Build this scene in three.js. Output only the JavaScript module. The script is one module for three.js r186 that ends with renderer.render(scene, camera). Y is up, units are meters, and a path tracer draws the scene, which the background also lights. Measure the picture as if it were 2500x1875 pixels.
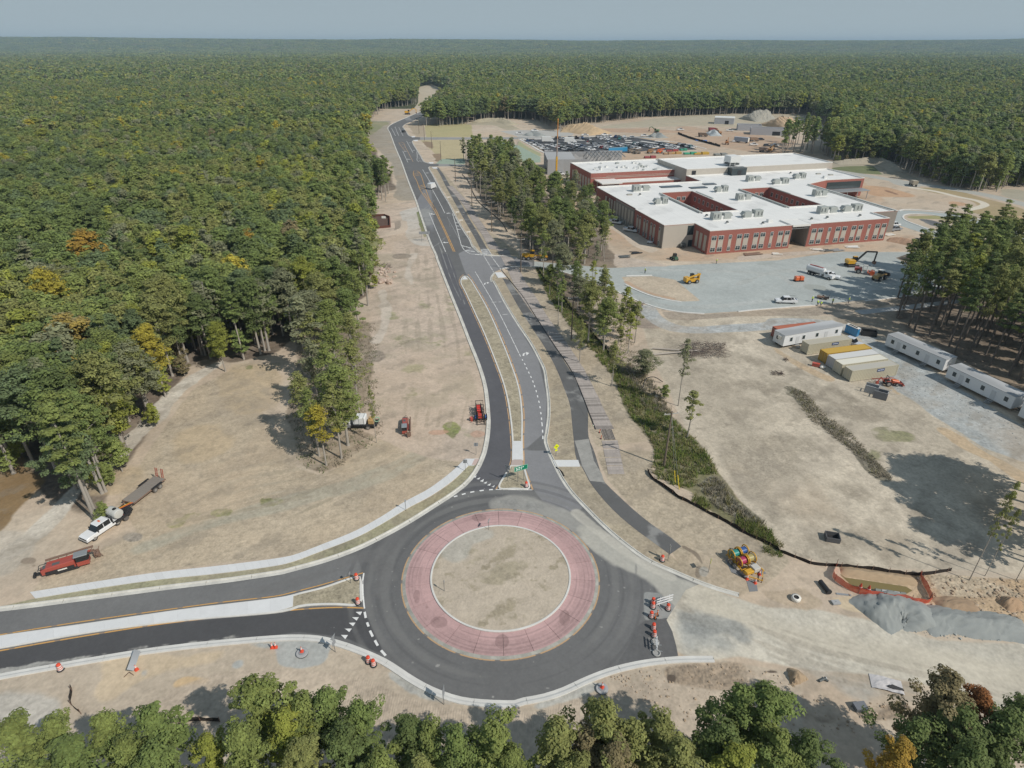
import * as THREE from 'three';
import { mergeGeometries, mergeVertices } from 'three/addons/utils/BufferGeometryUtils.js';
import { MarchingCubes } from 'three/addons/objects/MarchingCubes.js';
import { RoundedBoxGeometry } from 'three/addons/geometries/RoundedBoxGeometry.js';

// -- camera, sky, sun, exposure
const EYE = 65, FOCAL = 1493, PITCH = Math.atan((937.5 - 106) / FOCAL);   // a survey drone 65 m up; focal length in pixels of a 2500 x 1875 frame
const scene = new THREE.Scene();
const camera = new THREE.PerspectiveCamera(2 * Math.atan(937.5 / FOCAL) * 180 / Math.PI, 4 / 3, 0.5, 60000);
camera.position.set(0, EYE, 0);
camera.rotation.x = -PITCH;
const renderer = new THREE.WebGLRenderer({ antialias: true });
renderer.toneMapping = THREE.LinearToneMapping;
renderer.toneMappingExposure = 1.08;
renderer.shadowMap.enabled = true;
renderer.shadowMap.type = THREE.PCFSoftShadowMap;

const SUN = new THREE.Vector3(0.58, 0.70, 0.42).normalize();   // behind the drone, to the right
{
// clear, slightly hazy autumn sky, the same in every direction round the horizon
const w = 64, h = 256, d = new Float32Array(w * h * 4);
for (let j = 0; j < h; j++) {
const up = Math.max(0, Math.sin(((j + 0.5) / h - 0.5) * Math.PI)), k = Math.pow(up, 0.42);
const lo = [0.40, 0.475, 0.50], hi = [0.165, 0.23, 0.31];
for (let i = 0; i < w; i++) {
const o = (j * w + i) * 4;
for (let c = 0; c < 3; c++) d[o + c] = lo[c] * (1 - k) + hi[c] * k;
d[o + 3] = 1;
}
}
const sky = new THREE.DataTexture(d, w, h, THREE.RGBAFormat, THREE.FloatType);
sky.mapping = THREE.EquirectangularReflectionMapping;
sky.magFilter = THREE.LinearFilter; sky.minFilter = THREE.LinearFilter; sky.needsUpdate = true;
scene.background = sky; scene.environment = sky;
}
const sun = new THREE.DirectionalLight(new THREE.Color(1, 0.945, 0.86), 3.4);
sun.position.copy(SUN).multiplyScalar(900).add(new THREE.Vector3(40, 0, -250));
sun.target.position.set(40, 0, -250); scene.add(sun, sun.target);
sun.castShadow = true; sun.shadow.mapSize.set(4096, 4096);
Object.assign(sun.shadow.camera, { left: -420, right: 420, top: 420, bottom: -420, near: 10, far: 2200 });
scene.fog = new THREE.FogExp2(new THREE.Color(0.60, 0.81, 1.0), 0.000105);

// -- helpers
function rng(seed) { let s = seed >>> 0; return () => { s = (s + 0x6D2B79F5) | 0; let t = Math.imul(s ^ (s >>> 15), 1 | s); t = (t + Math.imul(t ^ (t >>> 7), 61 | t)) ^ t; return ((t ^ (t >>> 14)) >>> 0) / 4294967296; }; }
const R = rng(20241);
const ORD = ['first', 'second', 'third', 'fourth', 'fifth', 'sixth', 'seventh', 'eighth', 'ninth', 'tenth', 'eleventh', 'twelfth', 'thirteenth', 'fourteenth'];
const rr = (a, b, r = R) => a + (b - a) * r();
const clamp = (x, a = 0, b = 1) => Math.min(b, Math.max(a, x));
const sstep = (a, b, x) => { const t = clamp((x - a) / (b - a)); return t * t * (3 - 2 * t); };

// Rectifying the survey photograph: a reading on one of its enlargements becomes a place on the ground (or on a level h above it), in metres.
const SHEET = { d: [0, 0, 2500], a: [0, 1100, 700], b: [600, 1100, 700], c: [1200, 1100, 700], e: [1800, 1100, 700], f: [0, 1450, 700], h: [600, 1450, 700], i: [1200, 1450, 700], j: [1800, 1450, 700], k: [0, 600, 700], l: [600, 600, 700], m: [1200, 600, 700], n: [1800, 600, 700], o: [900, 250, 500], p: [1250, 250, 500], q: [1650, 250, 500], r: [2000, 250, 500] };
function at(v, x, y, h = 0) {
const [ox, oy, w] = SHEET[v], s = w / 2212, a = (ox + x * s - 1250) / FOCAL, b = (oy + y * s - 937.5) / FOCAL;
const t = (EYE - h) / (Math.sin(PITCH) + b * Math.cos(PITCH));
return [a * t, -t * (Math.cos(PITCH) - b * Math.sin(PITCH))];
}
function G(...q) { const out = []; let v = 'd'; for (let i = 0; i < q.length;) { if (typeof q[i] === 'string') v = q[i++]; else { out.push(at(v, q[i], q[i + 1])); i += 2; } } return out; }
const V3 = (p, y = 0) => new THREE.Vector3(p[0], y, p[1]);
const dist = (a, b) => Math.hypot(a[0] - b[0], a[1] - b[1]);
function smooth(pts, step = 1.5, closed = false) {
const c = new THREE.CatmullRomCurve3(pts.map(p => V3(p)), closed, 'centripetal');
const n = Math.max(4, Math.round(c.getLength() / step));
const out = c.getSpacedPoints(n).map(p => [p.x, p.z]);
if (closed) out.pop();
return out;
}
function offset(pts, d, closed = false) {            // moves a polyline sideways: positive to the right of its direction seen from above
const n = pts.length;
return pts.map((p, i) => {
const a = pts[closed ? (i - 1 + n) % n : Math.max(0, i - 1)], b = pts[closed ? (i + 1) % n : Math.min(n - 1, i + 1)];
const dx = b[0] - a[0], dz = b[1] - a[1], L = Math.hypot(dx, dz) || 1;
return [p[0] - dz / L * d, p[1] + dx / L * d];
});
}
function inside(p, poly) { let c = false; for (let i = 0, j = poly.length - 1; i < poly.length; j = i++) { const a = poly[i], b = poly[j]; if ((a[1] > p[1]) !== (b[1] > p[1]) && p[0] < (b[0] - a[0]) * (p[1] - a[1]) / (b[1] - a[1]) + a[0]) c = !c; } return c; }
function clipZ(poly, z, keepAbove) {                 // part of a polygon with z >= (or <=) a line
const out = [], ok = p => keepAbove ? p[1] >= z : p[1] <= z;
poly.forEach((p, i) => { const q = poly[(i + 1) % poly.length]; if (ok(p)) out.push(p); if (ok(p) !== ok(q)) { const t = (z - p[1]) / (q[1] - p[1]); out.push([p[0] + (q[0] - p[0]) * t, z]); } });
return out;
}
const used = {};
function numbered(n) { const k = used[n] = (used[n] ?? -1) + 1; return k ? `${n}_${String(k).padStart(3, '0')}` : n; }
function mark(o, label, category, group, kind) { if (label) o.userData.label = label; if (category) o.userData.category = category; if (group) o.userData.group = group; if (kind) o.userData.kind = kind; return o; }
function mesh(name, geo, mat, parent = scene) { const m = new THREE.Mesh(Array.isArray(geo) ? merge(geo) : geo, mat); m.name = parent === scene ? numbered(name) : name; m.castShadow = m.receiveShadow = true; parent.add(m); return m; }
function thing(name, label, category, [x, y, z] = [0, 0, 0], turn = 0, group) { const o = new THREE.Group(); o.name = numbered(name); o.position.set(x, y, z); o.rotation.y = turn; scene.add(o); return mark(o, label, category, group); }
function dup(src, [x, y, z], turn = 0, label, group, scale) {
const o = src.clone(); o.name = numbered(src.name.replace(/_\d{3}$/, '')); o.userData = { ...src.userData }; o.position.set(x, y, z); o.rotation.set(0, turn, 0);
if (label) o.userData.label = label; if (group) o.userData.group = group; if (scale) o.scale.setScalar(scale);
scene.add(o); return o;
}
function struct(name, geo, mat) { return mark(mesh(name, geo, mat), null, null, null, 'structure'); }
function merge(gs) {
gs = gs.map(g => { const q = g.index ? g.toNonIndexed() : g; for (const k of Object.keys(q.attributes)) if (!['position', 'normal', 'uv', 'color'].includes(k)) q.deleteAttribute(k); if (!q.attributes.uv) q.setAttribute('uv', new THREE.Float32BufferAttribute(new Float32Array(q.attributes.position.count * 2), 2)); return q; });
if (gs.some(g => g.attributes.color)) gs.forEach(g => { if (!g.attributes.color) g.setAttribute('color', new THREE.Float32BufferAttribute(new Float32Array(g.attributes.position.count * 3).fill(1), 3)); });
return gs.length > 1 ? mergeGeometries(gs) : gs[0];
}
const xf = (g, x = 0, y = 0, z = 0, rx = 0, ry = 0, rz = 0) => g.applyMatrix4(new THREE.Matrix4().makeRotationFromEuler(new THREE.Euler(rx, ry, rz, 'YXZ')).setPosition(x, y, z));
const box = (w, h, d, x = 0, y = 0, z = 0, ry = 0, rx = 0, rz = 0) => xf(new THREE.BoxGeometry(w, h, d), x, y, z, rx, ry, rz);
const rbox = (w, h, d, r, x = 0, y = 0, z = 0, ry = 0, rx = 0, rz = 0) => xf(new RoundedBoxGeometry(w, h, d, 1, r), x, y, z, rx, ry, rz);
const cyl = (r0, r1, h, n, x = 0, y = 0, z = 0, rx = 0, ry = 0, rz = 0, open = false) => xf(new THREE.CylinderGeometry(r1, r0, h, n, 1, open), x, y, z, rx, ry, rz);
function bar(a, b, r, r2 = r, n = 6) { const A = new THREE.Vector3(...a), B = new THREE.Vector3(...b), D = B.clone().sub(A), L = D.length(); const g = new THREE.CylinderGeometry(r2, r, L, n, 1); g.applyQuaternion(new THREE.Quaternion().setFromUnitVectors(new THREE.Vector3(0, 1, 0), D.normalize())); return g.translate((A.x + B.x) / 2, (A.y + B.y) / 2, (A.z + B.z) / 2); }
function beam(a, b, w, h) { const A = new THREE.Vector3(...a), B = new THREE.Vector3(...b), D = B.clone().sub(A), L = D.length(); const m = new THREE.Matrix4().lookAt(A, B, Math.abs(D.y) > 0.99 * L ? new THREE.Vector3(1, 0, 0) : new THREE.Vector3(0, 1, 0)).setPosition(A.add(B).multiplyScalar(0.5)); return new THREE.BoxGeometry(w, h, L).applyMatrix4(m); }
function lathe(prof, n = 16) { return new THREE.LatheGeometry(prof.map(p => new THREE.Vector2(...p)), n); }
function tube(pts, r, n = 5, seg = 0) { return new THREE.TubeGeometry(new THREE.CatmullRomCurve3(pts.map(p => Array.isArray(p) ? new THREE.Vector3(...p) : p), false, 'centripetal'), seg || pts.length * 4, r, n); }
function extrude(pts, depth, bevel = 0) { const s = new THREE.Shape(pts.map(p => new THREE.Vector2(...p))); return new THREE.ExtrudeGeometry(s, { depth, bevelEnabled: bevel > 0, bevelThickness: bevel, bevelSize: bevel, bevelSegments: 1, curveSegments: 6 }); }
function tint(g, c) { const n = g.attributes.position.count, a = new Float32Array(n * 3); for (let i = 0; i < n; i++) a.set(c, i * 3); g.setAttribute('color', new THREE.Float32BufferAttribute(a, 3)); return g; }
// a flat sheet over a ground polygon, at level y; uv in metres or in the frame of a painted texture
function sheetGeo(poly, y, frame, holes = []) {
const v = poly.map(p => new THREE.Vector2(p[0], -p[1])), hv = holes.map(q => q.map(p => new THREE.Vector2(p[0], -p[1])));
if (THREE.ShapeUtils.isClockWise(v)) v.reverse();
hv.forEach(q => { if (!THREE.ShapeUtils.isClockWise(q)) q.reverse(); });
const f = THREE.ShapeUtils.triangulateShape(v, hv), all = v.concat(...hv), pos = [], uv = [];
for (const p of all) { pos.push(p.x, y, -p.y); uv.push(...(frame ? [(p.x - frame.x0) / (frame.x1 - frame.x0), (-p.y - frame.z0) / (frame.z1 - frame.z0)] : [p.x, -p.y])); }
const g = new THREE.BufferGeometry(); g.setAttribute('position', new THREE.Float32BufferAttribute(pos, 3)); g.setAttribute('uv', new THREE.Float32BufferAttribute(uv, 2)); g.setIndex(f.flat()); g.computeVertexNormals(); return g;
}
// sweeps an upright profile [[sideways, height], ...] along a ground line
function sweep(line, prof, closed = false) {
const rows = prof.map(q => offset(line, q[0], closed)), n = line.length, m = prof.length, pos = [], uv = [], idx = []; let s = 0;
const N = closed ? n + 1 : n;
for (let i = 0; i < N; i++) { const k = i % n; if (i) s += dist(line[k], line[(i - 1) % n]); for (let j = 0; j < m; j++) { pos.push(rows[j][k][0], prof[j][1], rows[j][k][1]); uv.push(s, prof[j][0]); } }
for (let i = 0; i < N - 1; i++) for (let j = 0; j < m - 1; j++) { const a = i * m + j, b = a + m; idx.push(a, a + 1, b, b, a + 1, b + 1); }
if (!closed) for (const e of [0, (n - 1) * m]) for (let j = 1; j < m - 1; j++) e ? idx.push(e, e + j, e + j + 1) : idx.push(e, e + j + 1, e + j);
const g = new THREE.BufferGeometry(); g.setAttribute('position', new THREE.Float32BufferAttribute(pos, 3)); g.setAttribute('uv', new THREE.Float32BufferAttribute(uv, 2)); g.setIndex(idx);
const q = g.toNonIndexed(); q.computeVertexNormals(); return q;
}
function subline(line, s0, s1) { const out = []; let s = 0; for (let i = 0; i < line.length - 1; i++) { const L = dist(line[i], line[i + 1]); const lerp = t => [line[i][0] + (line[i + 1][0] - line[i][0]) * t, line[i][1] + (line[i + 1][1] - line[i][1]) * t]; if (s + L > s0 && s < s1) { if (!out.length) out.push(lerp(clamp((s0 - s) / L))); out.push(lerp(clamp((s1 - s) / L))); } s += L; } return out; }
const lineLen = line => line.reduce((s, p, i) => i ? s + dist(p, line[i - 1]) : 0, 0);
const paint = (r, g, b, o = {}) => new THREE.MeshStandardMaterial({ color: new THREE.Color().setRGB(r, g, b), roughness: 0.75, ...o });

// -- noise and the painter of ground textures
const NS = 512;
function fbmTile(seed, f0, oct, gain) {
const r = rng(seed), out = new Float32Array(NS * NS); let amp = 1, tot = 0;
for (let o = 0, f = f0; o < oct && f <= NS; o++, f *= 2) {
const g = new Float32Array(f * f).map(() => r()), s = f / NS;
for (let y = 0; y < NS; y++) { const fy = y * s, y0 = Math.floor(fy), ty = fy - y0, wy = ty * ty * (3 - 2 * ty), a = (y0 % f) * f, b = ((y0 + 1) % f) * f; for (let x = 0; x < NS; x++) { const fx = x * s, x0 = Math.floor(fx), tx = fx - x0, wx = tx * tx * (3 - 2 * tx), i0 = x0 % f, i1 = (x0 + 1) % f; out[y * NS + x] += amp * ((g[a + i0] * (1 - wx) + g[a + i1] * wx) * (1 - wy) + (g[b + i0] * (1 - wx) + g[b + i1] * wx) * wy); } }
tot += amp; amp *= gain;
}
let lo = 9, hi = -9; for (let i = 0; i < out.length; i++) { out[i] /= tot; lo = Math.min(lo, out[i]); hi = Math.max(hi, out[i]); }
for (let i = 0; i < out.length; i++) out[i] = (out[i] - lo) / (hi - lo);
return out;
}
const N1 = fbmTile(11, 4, 8, 0.55), N2 = fbmTile(12, 8, 7, 0.7), N3 = fbmTile(13, 128, 3, 0.9);
function sn(N, x, y) { x -= Math.floor(x / NS) * NS; y -= Math.floor(y / NS) * NS; const x0 = x | 0, y0 = y | 0, tx = x - x0, ty = y - y0, x1 = (x0 + 1) & 511, y1 = (y0 + 1) & 511, a = (y0 & 511) * NS, b = y1 * NS, i = x0 & 511; return (N[a + i] * (1 - tx) + N[a + x1] * tx) * (1 - ty) + (N[b + i] * (1 - tx) + N[b + x1] * tx) * ty; }
const toS = c => c <= 0.0031308 ? c * 12.92 : 1.055 * Math.pow(c, 1 / 2.4) - 0.055;
class Painter {
constructor(x0, x1, z0, z1, w, h) { Object.assign(this, { x0, x1, z0, z1, w, h, kx: w / (x1 - x0), kz: h / (z1 - z0), c: new Float32Array(w * h * 3), b: new Float32Array(w * h) }); }
// where: {polys, lines: [[points, width], ...], blur (m), all}; look: {c, c2, s (m of the big patches), grain, gs (m), edge, soft, op, bump, streak: [angle, amount, length, width], tread: [angle, amount, period]}
layer(where, look) {
const { w, h, kx, kz } = this, { c, c2 = c, s = 12, grain = 0.12, gs = 0.35, edge = 0, es = 4, soft = 0.12, op = 1, bump = 0, streak, tread, mott = 0 } = look;
let X0 = 0, X1 = w, Z0 = 0, Z1 = h, m = null;
if (!where.all) {
const blur = where.blur ?? 0.3, all = [...(where.polys ?? []), ...(where.lines ?? []).map(q => q[0])].flat(), pad = blur * 3 + Math.max(0, ...(where.lines ?? []).map(q => q[1]));
let a = 1e9, b = -1e9, cc = 1e9, d = -1e9; for (const p of all) { a = Math.min(a, p[0]); b = Math.max(b, p[0]); cc = Math.min(cc, p[1]); d = Math.max(d, p[1]); }
X0 = clamp(Math.floor((a - pad - this.x0) * kx), 0, w); X1 = clamp(Math.ceil((b + pad - this.x0) * kx), 0, w); Z0 = clamp(Math.floor((cc - pad - this.z0) * kz), 0, h); Z1 = clamp(Math.ceil((d + pad - this.z0) * kz), 0, h);
if (X1 - X0 < 2 || Z1 - Z0 < 2) return this;
const cw = X1 - X0, ch = Z1 - Z0, cv = document.createElement('canvas'); cv.width = cw; cv.height = ch; const g = cv.getContext('2d');
g.fillStyle = '#000'; g.fillRect(0, 0, cw, ch); g.fillStyle = g.strokeStyle = '#fff'; g.lineJoin = g.lineCap = 'round';
const px = p => [(p[0] - this.x0) * kx - X0, (p[1] - this.z0) * kz - Z0];
const path = q => { g.beginPath(); q.forEach((p, i) => i ? g.lineTo(...px(p)) : g.moveTo(...px(p))); };
for (const q of where.polys ?? []) { path(q); g.closePath(); g.fill(); }
for (const [q, lw] of where.lines ?? []) { path(q); g.lineWidth = lw * (kx + kz) / 2; g.stroke(); }
const raw = g.getImageData(0, 0, cw, ch).data; m = new Float32Array(cw * ch); for (let i = 0; i < m.length; i++) m[i] = raw[i * 4] / 255;
boxBlur(m, cw, ch, blur * kx, blur * kz);
}
const cw = X1 - X0, st = streak && [Math.cos(streak[0]), Math.sin(streak[0])], tr = tread && [Math.cos(tread[0]), Math.sin(tread[0])];
for (let j = Z0; j < Z1; j++) for (let i = X0; i < X1; i++) {
const x = this.x0 + (i + 0.5) / kx, z = this.z0 + (j + 0.5) / kz; let a = op;
if (m) { let v = m[(j - Z0) * cw + i - X0]; if (v <= 0.003) continue; if (edge) v += (sn(N1, x * 32 / es, z * 32 / es) - 0.5) * edge * 2 * Math.min(1, v * 6); a *= sstep(0.5 - soft, 0.5 + soft, v); if (a <= 0.002) continue; }
if (mott) a *= sstep(0.5 - 0.13, 0.5 + 0.13, sn(N1, x * 48 / s + 77, z * 48 / s + 31) * 1.0 + mott);
if (a <= 0.002) continue;
const t = sn(N2, x * 48 / s, z * 48 / s); let g = 1 + ((sn(N3, x * 4 / gs, z * 4 / gs) - 0.5) * 2.6 + (sn(N3, x * 1.3 / gs + 200, z * 1.3 / gs) - 0.5) * 1.7 + (sn(N1, x * 7 / gs, z * 7 / gs) - 0.5) * 1.1) * grain, hb = (sn(N3, x * 4 / gs + 9, z * 4 / gs) - 0.5) * bump;
if (st) { const u = x * st[0] + z * st[1], q = -x * st[1] + z * st[0], n = sn(N2, u * 4 / streak[2], q * 4 / streak[3]) - 0.5; g *= 1 + n * 2 * streak[1]; hb += n * bump; }
if (tr) { const u = x * tr[0] + z * tr[1] + (sn(N1, x * 4, z * 4) - 0.5) * 2.5, n = Math.sin(u * 6.283 / tread[2]); const k = sstep(0.35, 0.6, sn(N1, x * 9 + 50, z * 9)); hb += n * tread[1] * k; g *= 1 + n * 0.05 * k; }
const k = j * w + i, o = k * 3;
for (let e = 0; e < 3; e++) this.c[o + e] += ((c[e] * (1 - t) + c2[e] * t) * g - this.c[o + e]) * a;
this.b[k] += (hb - this.b[k]) * a;
}
return this;
}
tex() { const d = new Uint8Array(this.w * this.h * 4); for (let i = 0; i < this.w * this.h; i++) { for (let e = 0; e < 3; e++) d[i * 4 + e] = Math.round(clamp(toS(Math.max(0, this.c[i * 3 + e]))) * 255); d[i * 4 + 3] = 255; } const t = new THREE.DataTexture(d, this.w, this.h); t.colorSpace = THREE.SRGBColorSpace; return finish(t); }
bumpTex(range) { const d = new Uint8Array(this.w * this.h * 4); for (let i = 0; i < this.w * this.h; i++) { const v = Math.round(clamp(0.5 + this.b[i] / range) * 255); d[i * 4] = d[i * 4 + 1] = d[i * 4 + 2] = v; d[i * 4 + 3] = 255; } return finish(new THREE.DataTexture(d, this.w, this.h)); }
mat(range = 0.5, o = {}) { return new THREE.MeshStandardMaterial({ map: this.tex(), roughness: 0.95, ...(range ? { bumpMap: this.bumpTex(range), bumpScale: range } : {}), ...o }); }
}
function finish(t) { t.wrapS = t.wrapT = THREE.RepeatWrapping; t.magFilter = THREE.LinearFilter; t.minFilter = THREE.LinearMipmapLinearFilter; t.generateMipmaps = true; t.needsUpdate = true; return t; }
function boxBlur(m, w, h, rx, rz) {
for (let pass = 0; pass < 2; pass++) {
const a = Math.max(0, Math.round(rx * 0.8)), b = Math.max(0, Math.round(rz * 0.8)), line = new Float32Array(Math.max(w, h));
if (a) for (let y = 0; y < h; y++) { let s = 0; const o = y * w; for (let x = -a; x <= a; x++) s += m[o + clamp(x, 0, w - 1)]; for (let x = 0; x < w; x++) { line[x] = s / (2 * a + 1); s += m[o + Math.min(w - 1, x + a + 1)] - m[o + Math.max(0, x - a)]; } for (let x = 0; x < w; x++) m[o + x] = line[x]; }
if (b) for (let x = 0; x < w; x++) { let s = 0; for (let y = -b; y <= b; y++) s += m[clamp(y, 0, h - 1) * w + x]; for (let y = 0; y < h; y++) { line[y] = s / (2 * b + 1); s += m[Math.min(h - 1, y + b + 1) * w + x] - m[Math.max(0, y - b) * w + x]; } for (let y = 0; y < h; y++) m[y * w + x] = line[y]; }
}
}
// a small repeating texture in metres
function tileTex(w, metres, fn, srgb = true) { const d = new Uint8Array(w * w * 4); for (let j = 0; j < w; j++) for (let i = 0; i < w; i++) { const c = fn(i / w, j / w); const o = (j * w + i) * 4; for (let e = 0; e < 3; e++) d[o + e] = Math.round(clamp(srgb ? toS(c[e]) : c[e]) * 255); d[o + 3] = 255; } const t = new THREE.DataTexture(d, w, w); if (srgb) t.colorSpace = THREE.SRGBColorSpace; finish(t); t.repeat.set(1 / metres, 1 / metres); return t; }
// -- plan of the site, read off the survey photograph
const CENTRE = [-1.59, -61.9];
const ring = (r, n = 96, a0 = 0, a1 = Math.PI * 2) => Array.from({ length: n + (a1 - a0 < 6.28 ? 1 : 0) }, (_, i) => { const a = a0 + (a1 - a0) * i / n; return [CENTRE[0] + r * Math.cos(a), CENTRE[1] + r * Math.sin(a)]; });
const PLAN = {};
PLAN.kerbNW = smooth(G('a', -300, 1275, 120, 1228, 430, 1188, 900, 1126, 1300, 1073, 1800, 1012, 2212, 948, 'b', 310, 948, 600, 868, 870, 770, 1130, 640, 1300, 543, 1450, 447, 1600, 350, 1720, 255, 1800, 150, 1842, 60, 1862, 0, 'l', 1888, 1400, 1882, 1250, 1860, 1080, 1812, 920, 1740, 740, 1670, 560, 1600, 390, 1540, 240, 1482, 90, 'o', 745, 1659, 690, 1540, 650, 1440, 560, 1180, 520, 1060, 440, 860, 360, 640, 300, 500, 240, 340, 214, 272, 262, 232, 400, 170, 520, 118, 600, 88, 700, 62), 2);
PLAN.kerbS = smooth(G('f', -500, 715, 0, 615, 300, 560, 700, 490, 1100, 425, 1500, 375, 1860, 340, 'h', 150, 325, 350, 314, 560, 322, 760, 370, 950, 440, 1100, 510, 1300, 640, 1450, 720, 1650, 790, 1850, 815, 2100, 817, 'i', 200, 812, 400, 770, 550, 720, 700, 650, 850, 590, 1000, 545, 1200, 505, 1450, 481, 1705, 478), 1.2);
PLAN.kerbE = smooth(G('c', 1907, 1130, 1750, 1085, 1600, 1032, 1400, 947, 1200, 857, 1030, 737, 870, 602, 720, 452, 600, 322, 520, 202, 470, 100, 432, 20, 'm', 402, 1500, 413, 1440, 430, 1300, 428, 1180, 413, 1060, 398, 960, 362, 880, 298, 760, 198, 610, 98, 445, 0, 268, 'l', 1892, 280, 1885, 248, 1912, 206), 1.5);
PLAN.kerbE2 = smooth(G('m', 195, 96, 80, 82, 'l', 1860, 77, 1790, 50, 1752, 5, 'o', 1210, 1640, 1130, 1580, 1080, 1480, 1020, 1390, 940, 1250, 860, 1090, 770, 940, 690, 790, 645, 702, 655, 694), 2);
PLAN.kerbE3 = smooth(G('o', 652, 662, 632, 655, 600, 645, 560, 585, 520, 520, 470, 418, 490, 408), 2);
PLAN.kerbE4 = smooth(G('o', 470, 372, 440, 364, 405, 320, 380, 285, 366, 262, 400, 232, 480, 198, 590, 150, 700, 110), 2);
PLAN.accessS = smooth(G('m', 76, 178, 150, 162, 235, 157, 320, 158, 420, 170, 620, 220, 840, 300, 1000, 365, 1150, 430, 1300, 480, 1450, 508, 1640, 522), 2);
PLAN.accessN = smooth(G('m', 1240, 232, 1040, 236), 2);
PLAN.islandKerb = smooth(G('m', 1040, 300, 1130, 345, 1250, 390, 1380, 420, 1465, 432), 2);
PLAN.padKerb = smooth(G('n', 0, 506, 150, 490, 400, 470, 600, 455), 2);
PLAN.padKerb2 = smooth(G('n', 980, 425, 1120, 408, 1260, 392, 1500, 350), 2);
const W = (v, ...q) => G(v, ...q);
PLAN.roadMain = [...PLAN.kerbS.filter(p => p[0] < at('i', 1440, 478)[0]), ...W('i', 1440, 478, 1425, 400, 1395, 290, 1350, 200), ...W('c', 1500, 1075, 1600, 1032), ...PLAN.kerbE.filter(p => p[0] < at('c', 1600, 1030)[0]), ...W('m', 76, 178, 235, 157, 330, 158, 330, 112, 195, 96), ...PLAN.kerbE2, ...W('o', 760, 690, 760, 664), ...PLAN.kerbE3, ...W('o', 560, 402, 560, 376), ...PLAN.kerbE4, ...PLAN.kerbNW.slice().reverse()];
// north splitter island and long median, west median
PLAN.median = smooth(G('l', 2060, 1659, 2060, 1510, 2040, 1300, 2000, 1100, 1930, 900, 1850, 700, 1760, 500, 1690, 350, 1660, 288, 1667, 252, 1692, 232, 1722, 252, 1780, 340, 1870, 500, 1960, 700, 2040, 900, 2105, 1100, 2130, 1300, 2130, 1510, 2135, 1659), 1.5);
PLAN.splitter = smooth(G('c', 148, 122, 110, 185, 58, 278, 66, 296, 180, 296, 280, 297, 291, 282, 270, 205, 247, 122), 0.5);
PLAN.medianW = smooth(G('a', -400, 1505, 0, 1440, 700, 1340, 1400, 1237, 2212, 1134, 'b', 420, 1106, 600, 1062, 780, 1000, 868, 976, 885, 990, 887, 1080, 887, 1182, 868, 1194, 700, 1189, 560, 1190, 420, 1203, 'a', 2212, 1236, 1400, 1312, 700, 1402, 0, 1524, -400, 1590), 1);
PLAN.trail = [...smooth(G('m', 85, 250, 150, 370, 230, 510, 330, 660, 420, 800, 500, 950, 560, 1100, 605, 1230, 622, 1380, 635, 1500, 660, 1659, 'c', 700, 130, 750, 230, 830, 340, 960, 480, 1100, 600, 1250, 710, 1375, 802), 2), ...smooth(G('c', 1465, 740, 1370, 660, 1250, 580, 1100, 460, 960, 330, 870, 240, 840, 160, 790, 0, 'm', 750, 1480, 745, 1300, 735, 1230, 690, 1110, 630, 1000, 560, 890, 480, 760, 380, 610, 250, 430, 135, 262), 2)];
PLAN.trail2 = [...smooth(G('o', 1215, 1600, 1150, 1470, 1040, 1280, 930, 1080, 830, 900, 760, 760, 715, 700), 3), ...smooth(G('o', 750, 700, 810, 780, 880, 900, 990, 1080, 1090, 1260, 1200, 1440, 1290, 1600), 3)];
PLAN.sidewalk = [smooth(G('a', 232, 1095, 700, 1020, 1200, 945, 1700, 890, 2150, 832, 'b', 360, 812, 600, 722, 850, 620, 1050, 510, 1230, 395, 1400, 305, 1520, 220, 1600, 155, 1690, 68), 0.75), smooth(G('a', 272, 1142, 700, 1072, 1200, 1000, 1700, 948, 2150, 886, 'b', 360, 860, 600, 770, 860, 668, 1070, 555, 1250, 445, 1420, 355, 1560, 262, 1640, 195, 1718, 118), 0.75)];
PLAN.forestFloor = G('d', -900, 560, 800, 420, 808, 600, 790, 640, 700, 690, 640, 700, 640, 730, 600, 760, 500, 785, 440, 775, 400, 800, 345, 895, 300, 960, 215, 1110, 100, 1085, 0, 1020, -400, 1010, -900, 1000);
PLAN.peninsula = G('d', 655, 1010, 700, 1022, 760, 990, 830, 930, 815, 860, 812, 700, 700, 680, 640, 720, 640, 800, 620, 900);
PLAN.strip = G('d', 1000, 345, 1120, 345, 1115, 400, 1180, 425, 1270, 468, 1335, 552, 1330, 600, 1290, 640, 1275, 720, 1330, 760, 1345, 850, 1290, 850, 1230, 770, 1190, 670, 1165, 590, 1165, 570, 1130, 525, 1086, 478, 1042, 437, 1016, 388);
PLAN.rightWood = G('d', 1935, 640, 2000, 590, 2300, 560, 2700, 600, 2800, 1100, 2480, 1010, 2212, 858, 2090, 785, 1985, 730, 1930, 700);
PLAN.gravelPad = [...G('m', 240, 112, 420, 128, 900, 172, 1400, 152, 2212, 112, 'n', 800, 45, 1480, 52, 1800, 150, 1700, 300, 1260, 392, 600, 455, 0, 506), ...PLAN.accessS.slice().reverse()];

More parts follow.
